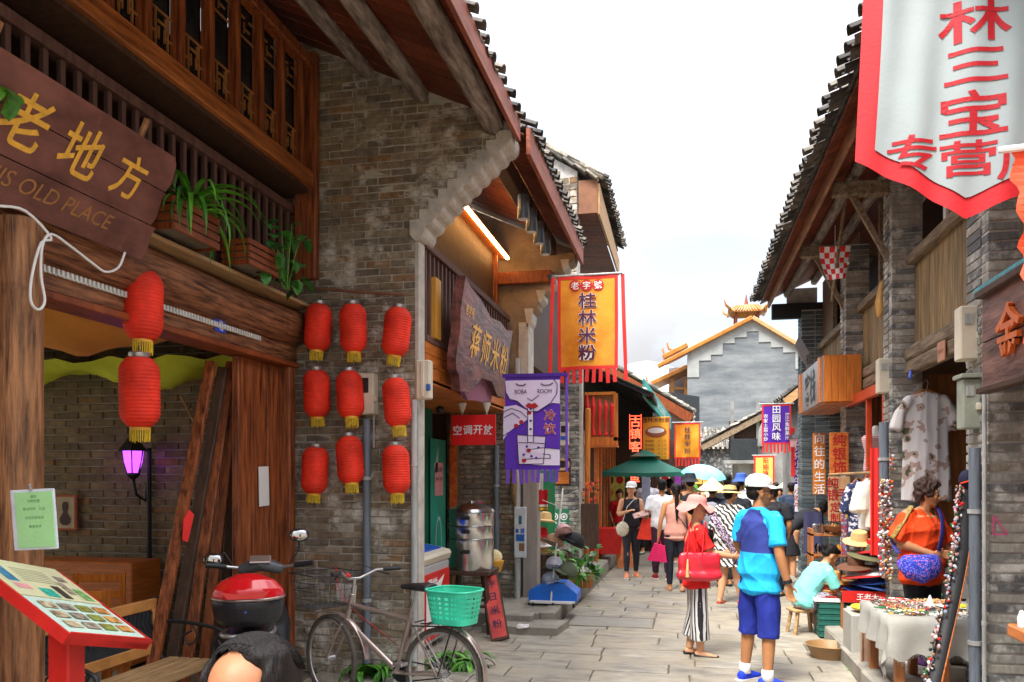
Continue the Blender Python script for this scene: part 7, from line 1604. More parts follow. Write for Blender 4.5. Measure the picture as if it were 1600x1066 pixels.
# bending woman in black
g = gp(1238,13.0); m_bk = fab('black_dress','22232c')
t,W_,P,H,M = person('long haired woman in black dress bending towards the stall goods',g,-78,dict(pelvis=(0,-.08,.92),waist=(0,.06,1.03),chest=(0,.22,1.14),neck=(0,.38,1.24),head=(0,.53,1.27),rs=(.15,.32,1.21),ls=(-.15,.32,1.21),re=(.17,.34,.96),le=(-.15,.38,.95),rw=(.16,.30,.72),lw=(-.12,.42,.72),rk=(.09,-.02,.48),lk=(-.09,-.05,.48)),h=1.64,sk=SK2,vox=.010,hp=-38,build=.98,
    top=dict(m=m_bk,inf=.02,sleeve=.7,flat=.02,amp=.006),bottom=dict(kind='skirt',m=m_bk,end=(0,-.06,.50),r=.22,amp=.01,fz=.1,name='skirt'),hair=dict(s='long',end=(0,.52,.92)),shoes=(m_wprint,'flat'))
ob = thing('orange_bag','small orange brown furry bag held by the bending woman','bag',W_((.15,.32,.55))); G = MB(); G.ell((0,0,0),(.14,.09,.11)); link(bpy.data.objects.new('bag_body',remesh(G,.012,2,folds(.02,2),fab('fox_orange','c86a28'),'bag_body')),ob); MB().loft([(0,0,.1),(0,0,.17)],.01,n=6).build('handle',M_BROWNC,ob)
# white cap woman walking toward us
g = gp(986,13.9); m_tk = fab('black_tank','26262c'); m_leg = fab('charcoal_leggings','2e3038')
t,W_,P,H,M = person('woman in black tank top and leggings with white cap walking towards us',g,196,dict(rk=(.09,.05,.49),ra=(.10,.09,.09),la=(-.10,-.06,.085),re=(.24,.02,1.13),rw=(.10,.2,1.20),le=(-.22,.03,1.10),lw=(-.12,.24,1.14)),h=1.64,sk=SK2,vox=.010,hy=-30,build=1.02,top=dict(m=m_tk,inf=.008,sleeve=0,flat=.004,amp=.002),bottom=dict(kind='trousers',m=m_leg,inf=.005,amp=.002),hair=dict(s='short'),hat=('cap',fab('white_cap','e8e8e8'),0),shoes=(fab('salmon_shoe','e89468'),'shoe'))
wbag = thing('shopping_bag','red orange shopping bag on the arm of the white capped woman','bag',W_((-.20,.22,.92)),rz=.3); MB().prism([(-.14,-.20),(.16,-.22),(.10,.16),(-.05,.14)],(0,0,0),X0,Z0,.10).build('bag_body',fab('red_paper_bag','f0402c'),wbag); MB().loft([(-.02,-.05,.15),(.02,-.05,.30),(.06,-.05,.15)],.006,n=6).build('handle',m_wprint,wbag)
pbg = thing('round_purse','small round cream purse hanging at the hip of the white capped woman','bag',W_((.18,.12,.88))); MB().ell((0,0,0),(.11,.05,.13),n=18,m=12).build('bag_body',spots('cream_floral',(.72,.66,.52),(.35,.4,.2),30,.6),pbg,smooth=True); MB().loft([(0,0,.12),(.08,0,.38),(.2,.02,.52)],.006,n=5).build('strap',m_wprint,pbg)
ntb = MB().box(W_((-.10,.33,1.15)),(.26,.17,.02),rot=(R_(25),R_(-15),.2),ch=.004).build('folder',mat('pinkish_folder',(.5,.32,.3)),label='pinkish folder held by the white capped woman',cat='folder')
# pink braid woman and white tee man walking away
g = gp(1056,12.2); m_pk = fab('salmon_top','e0a090')
t,W_,P,H,M = person('woman in salmon sleeveless top with long dark braid walking away',g,8,dict(re=(.22,-.05,1.12),rw=(.22,.02,.9),le=(-.24,-.04,1.12),lw=(-.27,.0,.86),ra=(.09,-.10,.10),la=(-.09,.05,.085)),h=1.64,sk=SK3,vox=.011,top=dict(m=m_pk,inf=.012,sleeve=0,flat=.02,amp=.004,hem=.02),bottom=dict(kind='trousers',m=fab('navy_leggings','232734'),inf=.006,amp=.002),hair=dict(s='pony',end=(0,-.13,1.12)),shoes=(fab('tan_sandal','b88868'),'flat'))
MB().loft([P['ls'] + V((.05,.0,.05)),P['chest'] + V((.0,-.13,-.02)),P['pelvis'] + V((.17,-.05,.06))],[(.010,.004)] * 3,n=6).build('strap',m_black,t)
mg = thing('magenta_bag','small magenta bag swinging from the hand of the salmon topped woman','bag',W_((-.28,.02,.62))); MB().prism([(-.16,-.12),(.14,-.15),(.11,.10),(-.05,.14)],(0,0,0),X0,Z0,.10).build('bag_body',fab('magenta_bag_cloth','d81e62'),mg); MB().loft([(-.02,-.05,.1),(.02,-.05,.22),(.06,-.05,.1)],.008,n=6).build('handle',MATS['magenta_bag_cloth'],mg)
g = gp(1034,13.6)
person('man in white t-shirt and maroon trousers walking beside the braided woman',g,4,dict(ra=(.10,-.12,.11),la=(-.10,.08,.085),rk=(.09,.03,.49)),h=1.70,sk=SK1,vox=.012,female=False,top=dict(m=fab('white_tee','e8eaf0'),inf=.018,flat=.015,amp=.005),bottom=dict(kind='trousers',m=fab('maroon_trousers','3c1e34'),inf=.02,amp=.006),hair=dict(s='short'),shoes=(fab('crimson_shoe','a01828'),'shoe'))
# crowd
CR = [
 ('person with dark bucket hat and black tank top in the crowd',1078,13.2,5,1.78,SK3,dict(m=fab('black_tank','26262c'),inf=.01,sleeve=0),dict(kind='trousers',m=M_BLACKC),'short',('bucket',fab('charcoal_hat','2a2e38'),0),False),
 ('man in white shirt with backpack strap behind the white capped woman',1012,18.4,178,1.76,SK2,dict(m=fab('white_shirt','e6e6ee'),inf=.02,sleeve=.95),dict(kind='trousers',m=M_BLACKC,inf=.02),'short',None,False),
 ('person with blue bucket hat, dark vest and beige trousers',1031,19.6,190,1.70,SK2,dict(m=fab('dark_vest','22303c'),inf=.025,sleeve=0),dict(kind='trousers',m=fab('beige_trousers','d8cdbd'),inf=.03),'short',('bucket',M_BLUEC,0),False),
 ('woman in red sitting behind under the canopy',967,17.4,200,1.45,SK3,dict(m=fab('red_top','d82020'),inf=.02),dict(kind='trousers',m=M_BLACKC),'bun',None,True),
 ('person with pointed straw hat, navy shirt and grey backpack',1113,12.6,-8,1.66,SK1,dict(m=fab('navy_tee','2a3850'),inf=.025,sleeve=.9),dict(kind='trousers',m=M_BLACKC,inf=.02),'short',('cone',fab('pale_straw_cone','ecd79a'),6),False),
 ('man in grey t-shirt with back to us right of the teal umbrella',1136,14.4,4,1.80,SK1,dict(m=fab('grey_tee','8e97a4'),inf=.025),dict(kind='trousers',m=M_BLACKC,inf=.02),'short',None,False),
 ('person with blue cap half hidden behind the blue shirted man',1158,14.0,-20,1.78,SK1,dict(m=fab('white_tee2','dcdce0'),inf=.025),dict(kind='trousers',m=M_BLACKC,inf=.02),'short',('bucket',fab('royal_cap','3a5cb0'),0),False),
 ('person with yellow sun hat under the teal umbrella',1096,15.6,150,1.72,SK3,dict(m=fab('cream_tee','e8e0d0'),inf=.02),dict(kind='trousers',m=M_BROWNC,inf=.02),'short',('bucket',fab('mustard_hat','d8a040'),0),True),
 ('person in light blue shirt deep in the crowd',1124,16.5,0,1.66,SK3,dict(m=fab('sky_tee','5a90d8'),inf=.02),dict(kind='trousers',m=M_BLACKC,inf=.02),'short',None,False),
 ('person in black with a backpack right behind the blue shirted man',1208,11.6,-10,1.62,SK3,dict(m=fab('black_tee','1c1e26'),inf=.03),dict(kind='trousers',m=M_BLACKC,inf=.02),'short',None,False),
 ('person with pointed straw hat and floral top far down on the right',1227,19.5,170,1.58,SK3,dict(m=spots('floral_top',(.35,.08,.06),(.45,.4,.3),30),inf=.02),dict(kind='trousers',m=M_BROWNC,inf=.02),'short',('cone',fab('pale_straw_cone','ecd79a'),0),True),
 ('dark haired person in yellow far down on the right',1212,21.0,20,1.60,SK3,dict(m=fab('yellow_tee','e8c030'),inf=.02),dict(kind='trousers',m=M_BLACKC,inf=.02),'short',None,True),
 ('person in dark green shirt between the braided woman and the dark bucket hat',1046,16.2,10,1.70,SK1,dict(m=fab('bottle_tee','2c4a44'),inf=.02),dict(kind='trousers',m=M_BLACKC,inf=.02),'short',None,False),
 ('woman in pale pink shirt behind the dark bucket hat',1066,18.2,0,1.62,SK3,dict(m=fab('blush_tee','e8b8b8'),inf=.02),dict(kind='trousers',m=M_BROWNC,inf=.02),'bun',None,True),
 ('person in black shirt in front of the blue capped one',1148,12.8,6,1.66,SK1,dict(m=fab('black_tee','1c1e26'),inf=.02),dict(kind='trousers',m=M_BLACKC,inf=.02),'short',None,False),
 ('tall person in white shirt behind the blue shirted man',1172,15.8,-10,1.78,SK1,dict(m=fab('white_tee','e8eaf0'),inf=.02),dict(kind='trousers',m=M_BLACKC,inf=.02),'short',None,False),
 ('person in orange top deep in the crowd right of the umbrella',1146,19.0,0,1.68,SK3,dict(m=fab('tangerine_tee','e07030'),inf=.02),dict(kind='trousers',m=M_BROWNC,inf=.02),'short',None,True),
 ('person with straw hat far behind the blue shirted man',1196,14.6,-15,1.66,SK3,dict(m=fab('teal_tee','4a8a90'),inf=.02),dict(kind='trousers',m=M_BLACKC,inf=.02),'short',('straw',M_STRAW,5),True),
 ('man in dark blue shirt far down the lane on the right',1236,16.6,12,1.62,SK1,dict(m=fab('navy_tee','2a3850'),inf=.02),dict(kind='trousers',m=M_BLACKC,inf=.02),'short',None,False),
 ('person in cream shirt beside the far conical hat',1217,17.0,150,1.50,SK3,dict(m=fab('cream_tee','e8e0d0'),inf=.02),dict(kind='trousers',m=M_BROWNC,inf=.02),'short',None,True),
 ('person in white top left of the far conical hat',1205,18.0,60,1.56,SK3,dict(m=fab('white_tee','e8eaf0'),inf=.02),dict(kind='trousers',m=M_BLACKC,inf=.02),'short',None,True),
]
r = random.Random(4)
for (lab,u,d_,fc,h_,sk,tp,bt,hs,ht,fem) in CR:
    g = gp(u,d_); s = r.choice((-1,1)) * .10
    t,W_,P,H,M = person(lab,g,fc,dict(ra=(.10,s,.09),la=(-.10,-s,.09),re=(.24,-.04,1.12),rw=(.2,.10,.92),le=(-.24,-.02,1.12),lw=(-.22,.12,.93)),h=h_,sk=sk,vox=.014 if d_ < 15 else .017,female=fem,top=tp,bottom=bt,hair=dict(s=hs),hat=ht,shoes=(M_WHITEC if d_ > 16 else M_BLACKC,'flat'),build=1.05)
    if 'backpack' in lab:
        G = MB(); G.loft([(0,0,-.18),(0,0,0),(0,0,.18)],[(.12,.08),(.15,.10),(.11,.06)],side=(1,0,0),n=12)
        bk = thing('backpack',('grey backpack on the navy shirted person with the pointed hat','slim dark backpack on the man in the white shirt','bulky black backpack behind the blue shirted man')[0 if 'navy' in lab else 1 if 'white' in lab else 2],'backpack',W_((0,-.20,1.18)),rz=R_(fc)); link(bpy.data.objects.new('bag_body',remesh(G,.014,3,folds(.006,3),fab('slate_pack','8a8f9a') if 'navy' in lab else M_BLACKC,'bag_body')),bk)
        for s in (-1,1): MB().loft([(s * .09,.06,.17),(s * .09,.14,.24),(s * .10,.26,.20),(s * .10,.32,.0)],[(.02,.005)] * 4,side=(1,0,0),n=6).build('strap',M_BLACKC,bk)
# teal umbrella
q = px(1099,744,d=14.2); um = thing('umbrella','open pale teal umbrella held over the crowd','umbrella',q,rot=(R_(10),R_(9),0)); K = 8; mb = MB(); vs = [(0,0,.20)]; fs = []
for j in range(1,7):
    for i in range(K * 4):
        a = 2 * PI * i / (K * 4); s = (i % 4) / 4; rr = .40 * math.sin(j / 6 * 1.30) / math.sin(1.3); rr *= 1 - .06 * math.sin(PI * s) * (j / 6); vs.append((rr * math.cos(a),rr * math.sin(a),.22 * math.cos(j / 6 * 1.45) - .02))
n_ = K * 4
for i in range(n_): fs.append((0,1 + i,1 + (i + 1) % n_))
for j in range(5):
    for i in range(n_): fs.append((1 + j * n_ + i,1 + (j + 1) * n_ + i,1 + (j + 1) * n_ + (i + 1) % n_,1 + j * n_ + (i + 1) % n_))
mb.add(vs,fs).build('canopy',hm('umbrella_teal','8fe0ea',rough=.5,bump=.05),um,smooth=35); MB().loft([(0,0,.26),(0,0,-.55)],.008,n=8).build('shaft',m_metal,um)
for i in range(K): a = 2 * PI * i / K; MB().loft([(0,0,.19),(.22 * math.cos(a),.22 * math.sin(a),.15),(.39 * math.cos(a),.39 * math.sin(a),.02)],.003,n=4).build('rib',m_metal,um)
# head in the foreground
g = gp(386,1.38)
t,W_,P,H,M = person('person passing close to the camera, forehead and dark combed hair in view',g,172,{},h=1.462,sk=skin('near_skin','a87050'),vox=.008,top=dict(m=M_BLACKC,inf=.02),bottom=dict(kind='trousers',m=M_BLACKC),hy=4,hp=6,hair=None,shoes=(M_BLACKC,'flat'),build=1.0,female=True)
G = MB(); T = H
G.ell((0,-.056,.050),(.086,.086,.083),T=T,n=28,m=20); G.ell((-.070,-.012,.052),(.022,.058,.062),T=T,n=20,m=14); G.ell((-.03,-.01,.100),(.06,.05,.036),T=T,n=20,m=14); G.ell((.067,-.004,.042),(.020,.055,.060),T=T,n=20,m=14); G.ell((0,-.05,.0),(.085,.07,.08),T=T)
me = remesh(G,.0045,3,lambda co,nr: .0010 * np.sin(co[:,0] * 260 + 6 * np.sin(co[:,1] * 30) + 3 * np.sin(co[:,2] * 40)) * (.6 + .4 * np.sin(co[:,1] * 55 + co[:,0] * 70)),m_hair,'hair'); link(bpy.data.objects.new('hair',me),t)
st_ = MB(); r = random.Random(8)
for i in range(1500):
    a = r.uniform(-1.4,1.4); y0 = r.choice((0,0,r.uniform(-.004,.014))); 
    pts = []
    for s in np.linspace(0,1,6):
        y = .026 + y0 - .12 * s; x = .088 * math.sin(a * (.55 + .45 * s)) ; z = .056 + .088 * math.cos(a * (.55 + .45 * s)) * math.sqrt(max(.05,1 - ((y + .034) / .098) ** 2)) + r.uniform(-.001,.003); x *= math.sqrt(max(.1,1 - ((y + .034) / .115) ** 2)) ** .5
        pts.append(H @ V((x,y,z)))
    st_.loft(pts,[.0007,.0010,.0010,.001,.0008,.0004],n=3,cap=False)
st_.build('hair_strands',m_hair,t,kind='stuff')
# ---------------------------------------------------------------- bicycle
def tube(pts,r,m,parent,name,n=10): return MB().loft(pts,r,n=n,rnd_=.2).build(name,m,parent,smooth=40)
m_chrome = mat('champagne_frame',(.52,.42,.38),rough=.28,metal=.75,var=.1,scale=6,bump=.02); m_tyre = mat('tyre_rubber',(.10,.085,.07),rough=.85,var=.3,scale=20,bump=.3); m_alu = mat('dull_aluminium',(.55,.55,.55),rough=.35,metal=.9,var=.15,scale=20)
RWp = px(692,1053,Z=.34); FWp = px(517,1046,Z=.34)
rw = gp(692,5.72); fw = px(517,1030,d=6.25); fw.z = 0
ax = V((fw.x - rw.x,fw.y - rw.y,0)); wb_ = ax.length; ax.normalize(); ang = math.atan2(ax.y,ax.x)
bk = thing('bicycle','silver bicycle with wire front basket and turquoise rear basket parked by the brick wall','bicycle',(rw.x,rw.y,0),rz=ang)
WB = max(.98,wb_); R0 = .335
def bwheel(x,rot,nm):
    t = bpy.data.objects.new('wheel',MB().lathe([(.02,-.035),(.022,-.03),(.022,.03),(.02,.035)],n=12,T=Matrix.Rotation(PI / 2,4,'X')).mesh('wheel',m_alu)); link(t,bk); t.location = (x,0,R0); t.rotation_euler = (0,0,rot)
    circle = [(R0 * .955 * math.cos(2 * PI * i / 48),0,R0 * .955 * math.sin(2 * PI * i / 48)) for i in range(48)]
    MB().loft(circle,.019,closed=True,n=10).build('tyre',m_tyre,t,smooth=True)
    c2 = [(R0 * .89 * math.cos(2 * PI * i / 48),0,R0 * .89 * math.sin(2 * PI * i / 48)) for i in range(48)]; MB().loft(c2,[(.010,.012)] * 48,closed=True,n=8,side=(0,1,0)).build('rim',m_alu,t,smooth=True)
    s = MB()
    for i in range(28): a = 2 * PI * i / 28; b_ = a + (.35 if i % 2 else -.35); o_ = .025 if i % 4 < 2 else -.025; s.loft([(.02 * math.cos(b_),o_,.02 * math.sin(b_)),(R0 * .88 * math.cos(a),0,R0 * .88 * math.sin(a))],.0012,n=4)
    s.build('spokes',m_alu,t,kind='stuff'); return t
bwheel(0,0,'r'); bwheel(WB,R_(-14),'f')
BB = V((.42,0,.30)); ST = V((.27,0,.80)); HT = V((WB - .21,0,.80)); HB = V((WB - .16,0,.64))
tube([BB,ST],.017,m_chrome,bk,'seat_tube'); tube([BB + V((.02,0,.03)),HB],.022,m_chrome,bk,'down_tube'); tube([ST - V((0,0,.10)),HT - V((-.01,0,.03))],.017,m_chrome,bk,'top_tube'); tube([HB - V((-.01,0,.04)),HT + V((-.01,0,.05))],.022,m_chrome,bk,'head_tube')
text('DARAIN',mat('decal_dark',(.12,.03,.05),bump=0),BB.lerp(HB,.5) + V((0,-.025,.0)),(HB - BB).normalized(),V((-(HB - BB).z,0,(HB - BB).x)).normalized(),.03,bk,latin=True,bold=.02)
for s in (-1,1):
    tube([BB + V((0,s * .02,0)),V((.02,s * .055,R0))],.009,m_chrome,bk,'chain_stay',8); tube([ST + V((0,s * .02,-.10)),V((.02,s * .055,R0))],.008,m_chrome,bk,'seat_stay',8)
    tube([HB + V((.0,s * .05,-.02)),V((WB - .08,s * .055,.5)),V((WB,s * .05,R0))],.010,m_chrome,bk,'fork_blade',8)
    tube([ST + V((-.04,s * .05,-.13)),V((-.16,s * .06,.70))],.006,m_dkmetal,bk,'rack_rail',6); tube([V((-.12,s * .06,.70)),V((.0,s * .065,R0))],.006,m_dkmetal,bk,'rack_stay',6)
for x in (.2,.1,0,-.08,-.16): tube([(x,-.06,.70),(x,.06,.70)],.005,m_dkmetal,bk,'rack_bar',6)
tube([ST - V((0,0,.03)),ST + V((-.03,0,.12))],.013,m_alu,bk,'seat_post')
G = MB(); G.loft([(.06,0,.945),(.18,0,.945),(.27,0,.94),(.34,0,.925)][::-1] if False else [(.10,0,.95),(.16,0,.95),(.26,0,.945),(.37,0,.94)],[(.085,.03),(.08,.035),(.04,.028),(.018,.018)],side=(0,1,0),n=14); link(bpy.data.objects.new('saddle',remesh(G,.01,3,mats=m_black,name='saddle')),bk)
# handlebar
tube([HT + V((-.01,0,.04)),HT + V((-.03,0,.16))],.012,m_alu,bk,'stem'); hb_ = HT + V((-.03,0,.17))
rot14 = Matrix.Rotation(R_(-14),3,'Z')
tube([hb_ + rot14 @ V(q) for q in ((-.13,-.26,.07),(-.06,-.16,.06),(.0,-.05,.0),(.0,.05,.0),(-.06,.16,.06),(-.13,.26,.07))],.011,m_alu,bk,'handlebar')
for s in (-1,1):
    tube([hb_ + rot14 @ V((-.10,s * .20,.066)),hb_ + rot14 @ V((-.17,s * .31,.07))],.017,m_black,bk,'grip'); tube([hb_ + rot14 @ V((-.05,s * .17,.05)),hb_ + rot14 @ V((-.10,s * .25,.02))],.006,m_dkmetal,bk,'brake_lever',6)
    tube(spline([hb_ + rot14 @ V((-.05,s * .17,.05)),hb_ + V((.10,s * .10,.08)),HT + V((.05,0,-.02)),BB + V((-.02,0,.2))]),.003,m_redp if s > 0 else m_black,bk,'brake_cable',5)
MB().lathe([(.025,0),(.028,.015),(.01,.03)],c=hb_ + V((0,.08,.02)),n=12).build('bell',m_redp,bk,smooth=40)
for (a,b_,r_) in ((R_(-10),R_(160),R0 + .03),): pass
def guard(x,a0,a1,nm): MB().loft([(x + (R0 + .032) * math.cos(a),0,R0 + (R0 + .032) * math.sin(a)) for a in [a0 + (a1 - a0) * i / 18 for i in range(19)]],[(.030,.005)] * 19,side=(0,1,0),n=8).build('mudguard',m_chrome,bk,smooth=True)
guard(0,R_(20),R_(185),'r'); guard(WB,R_(60),R_(175),'f')
# crank, chainring, pedals, chain
MB().lathe([(.085,-.004),(.085,.004)],n=28,T=Matrix.Translation(BB + V((0,-.05,0))) @ Matrix.Rotation(PI / 2,4,'X')).build('chainring',m_dkmetal,bk)
tube([BB + V((0,-.07,0)),BB + V((.13,-.075,-.10))],.009,m_alu,bk,'crank'); tube([BB + V((0,.07,0)),BB + V((-.13,.075,.10))],.009,m_alu,bk,'crank')
for q in (BB + V((.13,-.12,-.10)),BB + V((-.13,.12,.10))): MB().box(q,(.085,.08,.022),ch=.004).build('pedal',m_alu,bk)
MB().loft([BB + V((0,-.05,.085)),V((0,-.05,R0 + .03)),V((-.03,-.05,R0)),V((0,-.05,R0 - .03)),BB + V((0,-.05,-.085))],.006,n=5).build('chain',m_dkmetal,bk); tube([(.12,-.06,.30),(.02,-.14,.02)],.007,m_alu,bk,'kickstand',6)
# wire basket
wbk = MB(); T_ = Matrix.Translation((WB + .06,0,.74)) @ Matrix.Rotation(R_(-14),4,'Z')
def bpt(x,y,z): s = 1 + .28 * z / .26; return T_ @ V((x * .13 * s,y * .17 * s,z))
for z in (0,.065,.13,.195,.26):
    ps = [bpt(*q,z) for q in ((-1,-1),(1,-1),(1,1),(-1,1))]
    for i in range(4): wbk.loft([ps[i],ps[(i + 1) % 4]],.0045 if z == .26 else .0022,n=5)
for i in range(9):
    s = -1 + 2 * i / 8
    for a in ((s,-1),(s,1),(-1,s),(1,s)): wbk.loft([bpt(*a,0),bpt(*a,.26)],.0018,n=4)
    wbk.loft([bpt(s,-1,0),bpt(s,1,0)],.0018,n=4); wbk.loft([bpt(-1,s,0),bpt(1,s,0)],.0018,n=4)
wbk.build('wire_basket',m_dkmetal,bk,kind='stuff')
MB().prism([(-.12,.01),(.12,.01),(.14,.14),(-.14,.15)],T_ @ V((-.06,-.15,.01)),(T_.to_3x3() @ V((1,0,0))),Z0,.006).build('paper_in_basket',m_paper,bk)
# turquoise rear basket
m_tq = hm('turquoise_plastic','45d8b0',rough=.35,bump=.02); rbk = thing('plastic_basket','turquoise plastic basket with square holes strapped behind the saddle','basket',(0,0,0)); rbk.matrix_world = Matrix.Translation((rw.x,rw.y,0)) @ Matrix.Rotation(ang,4,'Z') @ Matrix.Translation((-.10,0,.72)); rbk.location = Matrix.Translation((rw.x,rw.y,0)) @ Matrix.Rotation(ang,4,'Z') @ V((-.10,0,.72)); rbk.rotation_euler = (0,0,ang)
g_ = MB(); K = 40; rows = 7; H_ = .23
def rp(i,j,t=0): a = 2 * PI * i / K; z = H_ * j / rows; s = .80 + .20 * z / H_; w1 = (abs(math.cos(a)) ** .6) * math.copysign(1,math.cos(a)); w2 = (abs(math.sin(a)) ** .6) * math.copysign(1,math.sin(a)); return ((.19 * s - t) * w1,(.155 * s - t) * w2,z)
for j in range(rows):
    for i in range(K):
        if 1 <= j < rows - 1 and True:
            a = [V(rp(i,j)),V(rp(i + 1,j)),V(rp(i + 1,j + 1)),V(rp(i,j + 1))]; c = sum(a,V()) / 4; b_ = [c + (q - c) * .55 for q in a]
            g_.add(a + b_,[(0,1,5,4),(1,2,6,5),(2,3,7,6),(3,0,4,7)])
        else: g_.add([rp(i,j),rp(i + 1,j),rp(i + 1,j + 1),rp(i,j + 1)],[(0,1,2,3)])
g_.add([rp(i,0) for i in range(K)],[tuple(range(K))]); o = g_.build('basket_wall',m_tq,rbk,kind='stuff'); sm_ = o.modifiers.new('t','SOLIDIFY'); sm_.thickness = .004
MB().loft([V(rp(i,rows)) for i in range(K)],[(.010,.008)] * K,closed=True,n=8).build('basket_rim',m_tq,rbk,smooth=True)

# ---------------------------------------------------------------- scooter (seen from behind)
q = gp(388,4.95); sc = thing('scooter','parked scooter seen from behind with red topped luggage box and mirrors','scooter',(q.x,q.y,0),rz=R_(25))
m_scr = mat('candy_red',(.60,.01,.015),rough=.12,var=.03,bump=0,spec=.7); m_scb = mat('scooter_black',(.018,.018,.022),rough=.3,var=.1,bump=0); m_scg = mat('scooter_grey',(.10,.11,.12),rough=.35,var=.1,bump=0,metal=.3)
G = MB(); G.loft([(0,0,.845),(0,0,.88),(0,0,.96),(0,0,1.0)],[(.165,.13),(.20,.165),(.215,.18),(.215,.18)],side=(1,0,0),n=28,rnd_=.05); link(bpy.data.objects.new('box_base',remesh(G,.01,4,mats=m_scb,name='box_base')),sc)
G = MB(); G.loft([(0,0,1.01),(0,.0,1.05),(0,.01,1.10),(0,.02,1.135)],[(.218,.183),(.212,.178),(.17,.145),(.09,.08)],side=(1,0,0),n=28,rnd_=.1); link(bpy.data.objects.new('box_lid',remesh(G,.009,4,mats=m_scr,name='box_lid')),sc)
MB().lathe([(.221,0),(.223,.008),(.221,.016)],(0,0,1.0),n=36,sy=.84).build('box_band',mat('smoke_chrome',(.35,.27,.25),rough=.25,metal=.7),sc,smooth=True)
MB().prism([(-.10,0),(.10,0),(.14,.045),(.05,.03),(-.05,.03),(-.14,.045)],(0,-.182,1.02),X0,Z0,.01).build('reflector',m_scr,sc); MB().ell((0,-.168,.94),(.012,.01,.012),n=10,m=6).build('lock',MATS['blue_plastic'],sc)
for s in (-1,1): tube(spline([(s * .12,.45,.74),(s * .15,.1,.78),(s * .13,-.16,.80),(0,-.20,.80)]),.013,m_alu,sc,'grab_rail')
G = MB(); G.loft([(0,-.18,.62),(0,.1,.64),(0,.45,.66),(0,.62,.62)],[(.10,.10),(.16,.15),(.17,.12),(.12,.08)],side=(1,0,0),n=16); link(bpy.data.objects.new('tail_body',remesh(G,.014,4,mats=m_scb,name='tail_body')),sc)
G = MB(); G.loft([(0,-.05,.76),(0,.25,.79),(0,.60,.76)],[(.13,.04),(.15,.05),(.10,.04)],side=(1,0,0),n=14); link(bpy.data.objects.new('seat',remesh(G,.012,4,mats=m_black,name='seat')),sc)
G = MB(); G.loft([(0,1.0,.35),(0,1.08,.65),(0,1.02,.95)],[(.19,.05),(.21,.06),(.12,.07)],side=(1,0,0),n=16); link(bpy.data.objects.new('front_shield',remesh(G,.014,4,mats=m_scb,name='front_shield')),sc)
MB().box((0,.78,.28),(.28,.5,.05),ch=.02).build('footboard',m_scg,sc)
for y,nm in ((.05,'r'),(1.2,'f')):
    w_ = bpy.data.objects.new('wheel',MB().lathe([(.12,-.04),(.14,-.03),(.14,.03),(.12,.04)],n=24,T=Matrix.Rotation(PI / 2,4,'Y')).mesh('wheel',m_alu)); link(w_,sc); w_.location = (0,y,.23)
    MB().loft([(0,.18 * math.cos(2 * PI * i / 32),.18 * math.sin(2 * PI * i / 32)) for i in range(32)],.048,closed=True,n=10).build('tyre',m_tyre,w_,smooth=True)
tube([(0,1.18,.25),(0,1.05,.9)],.03,m_scb,sc,'steering_column')
G = MB(); G.loft([(-.14,.95,1.07),(0,.93,1.12),(.14,.95,1.07)],[(.05,.04),(.09,.06),(.05,.04)],side=(0,1,0),n=14); link(bpy.data.objects.new('handlebar_cowl',remesh(G,.011,4,mats=m_scg,name='handlebar_cowl')),sc)
MB().box((0,.87,1.15),(.15,.08,.02),rot=(R_(35),0,0),ch=.006).build('dashboard',m_chrome,sc)
for s in (-1,1):
    tube([(s * .12,.95,1.08),(s * .30,.88,1.11)],.012,m_alu,sc,'handlebar'); tube([(s * .24,.905,1.10),(s * .37,.855,1.12)],.020,m_black,sc,'grip'); tube([(s * .22,.95,1.10),(s * .35,.94,1.11)],.006,m_alu,sc,'brake_lever',6)
    tube(spline([(s * .20,.93,1.11),(s * .26,.93,1.20),(s * .27,.92,1.27 if s > 0 else 1.13)]),.006,m_black,sc,'mirror_stem',6)
    zc2 = 1.32 if s > 0 else 1.15; xx = .27 if s > 0 else -.33
    MB().ell((xx,.92,zc2),(.075,.022,.05),n=18,m=10).build('mirror_shell',m_black,sc,smooth=True); MB().ell((xx,.902,zc2),(.064,.01,.042),n=18,m=8).build('mirror_glass',mat('mirror',(.6,.6,.6),rough=.05,metal=1,var=0,bump=0),sc,smooth=True)

# ---------------------------------------------------------------- menu lectern
TL,TR,BR_,BL = px(18,912,d=3.25),px(92,895,d=3.72),px(236,1002,d=3.52),px(156,1030,d=3.05)
Rm = (BR_ - TR).normalized(); Um = (TL - TR); ml = (BR_ - TR).length; mw = Um.length; Um.normalize(); Um = (Um - Rm * Um.dot(Rm)).normalized()
Nm = Rm.cross(Um); sgn = -1 if Nm.z < 0 else 1
mlt = thing('menu_stand','red lectern holding an open illustrated menu at the restaurant entrance','menu stand')
def mp_(x,y,z): return TR + Rm * (x * ml) + Um * (y * mw) + Nm * (z * sgn)
def mbox(x0,x1,y0,y1,z0,z1,m,nm,par=mlt):
    vs = [mp_(x,y,z) for z in (z0,z1) for y in (y0,y1) for x in (x0,x1)]
    return MB().add(vs,[(0,2,3,1),(4,5,7,6),(0,1,5,4),(2,6,7,3),(0,4,6,2),(1,3,7,5)]).build(nm,m,par)
mbox(0,1,0,1,-.040,-.012,m_redp,'board'); mbox(0,1,-.015,.012,-.042,.004,m_redp,'rim'); mbox(0,1,.985,1.012,-.042,.004,m_redp,'rim'); mbox(.985,1.0,.012,.985,-.042,.010,m_redp,'rim'); mbox(0,.015,.012,.985,-.042,.004,m_redp,'rim')
b0 = mp_(.72,.62,-.06); MB().bar(b0,(b0.x,b0.y,.0),.10,.10,ch=.008).build('post',m_redp,mlt); MB().box((b0.x,b0.y,.03),(.4,.4,.05),ch=.006).build('base',m_redp,mlt)
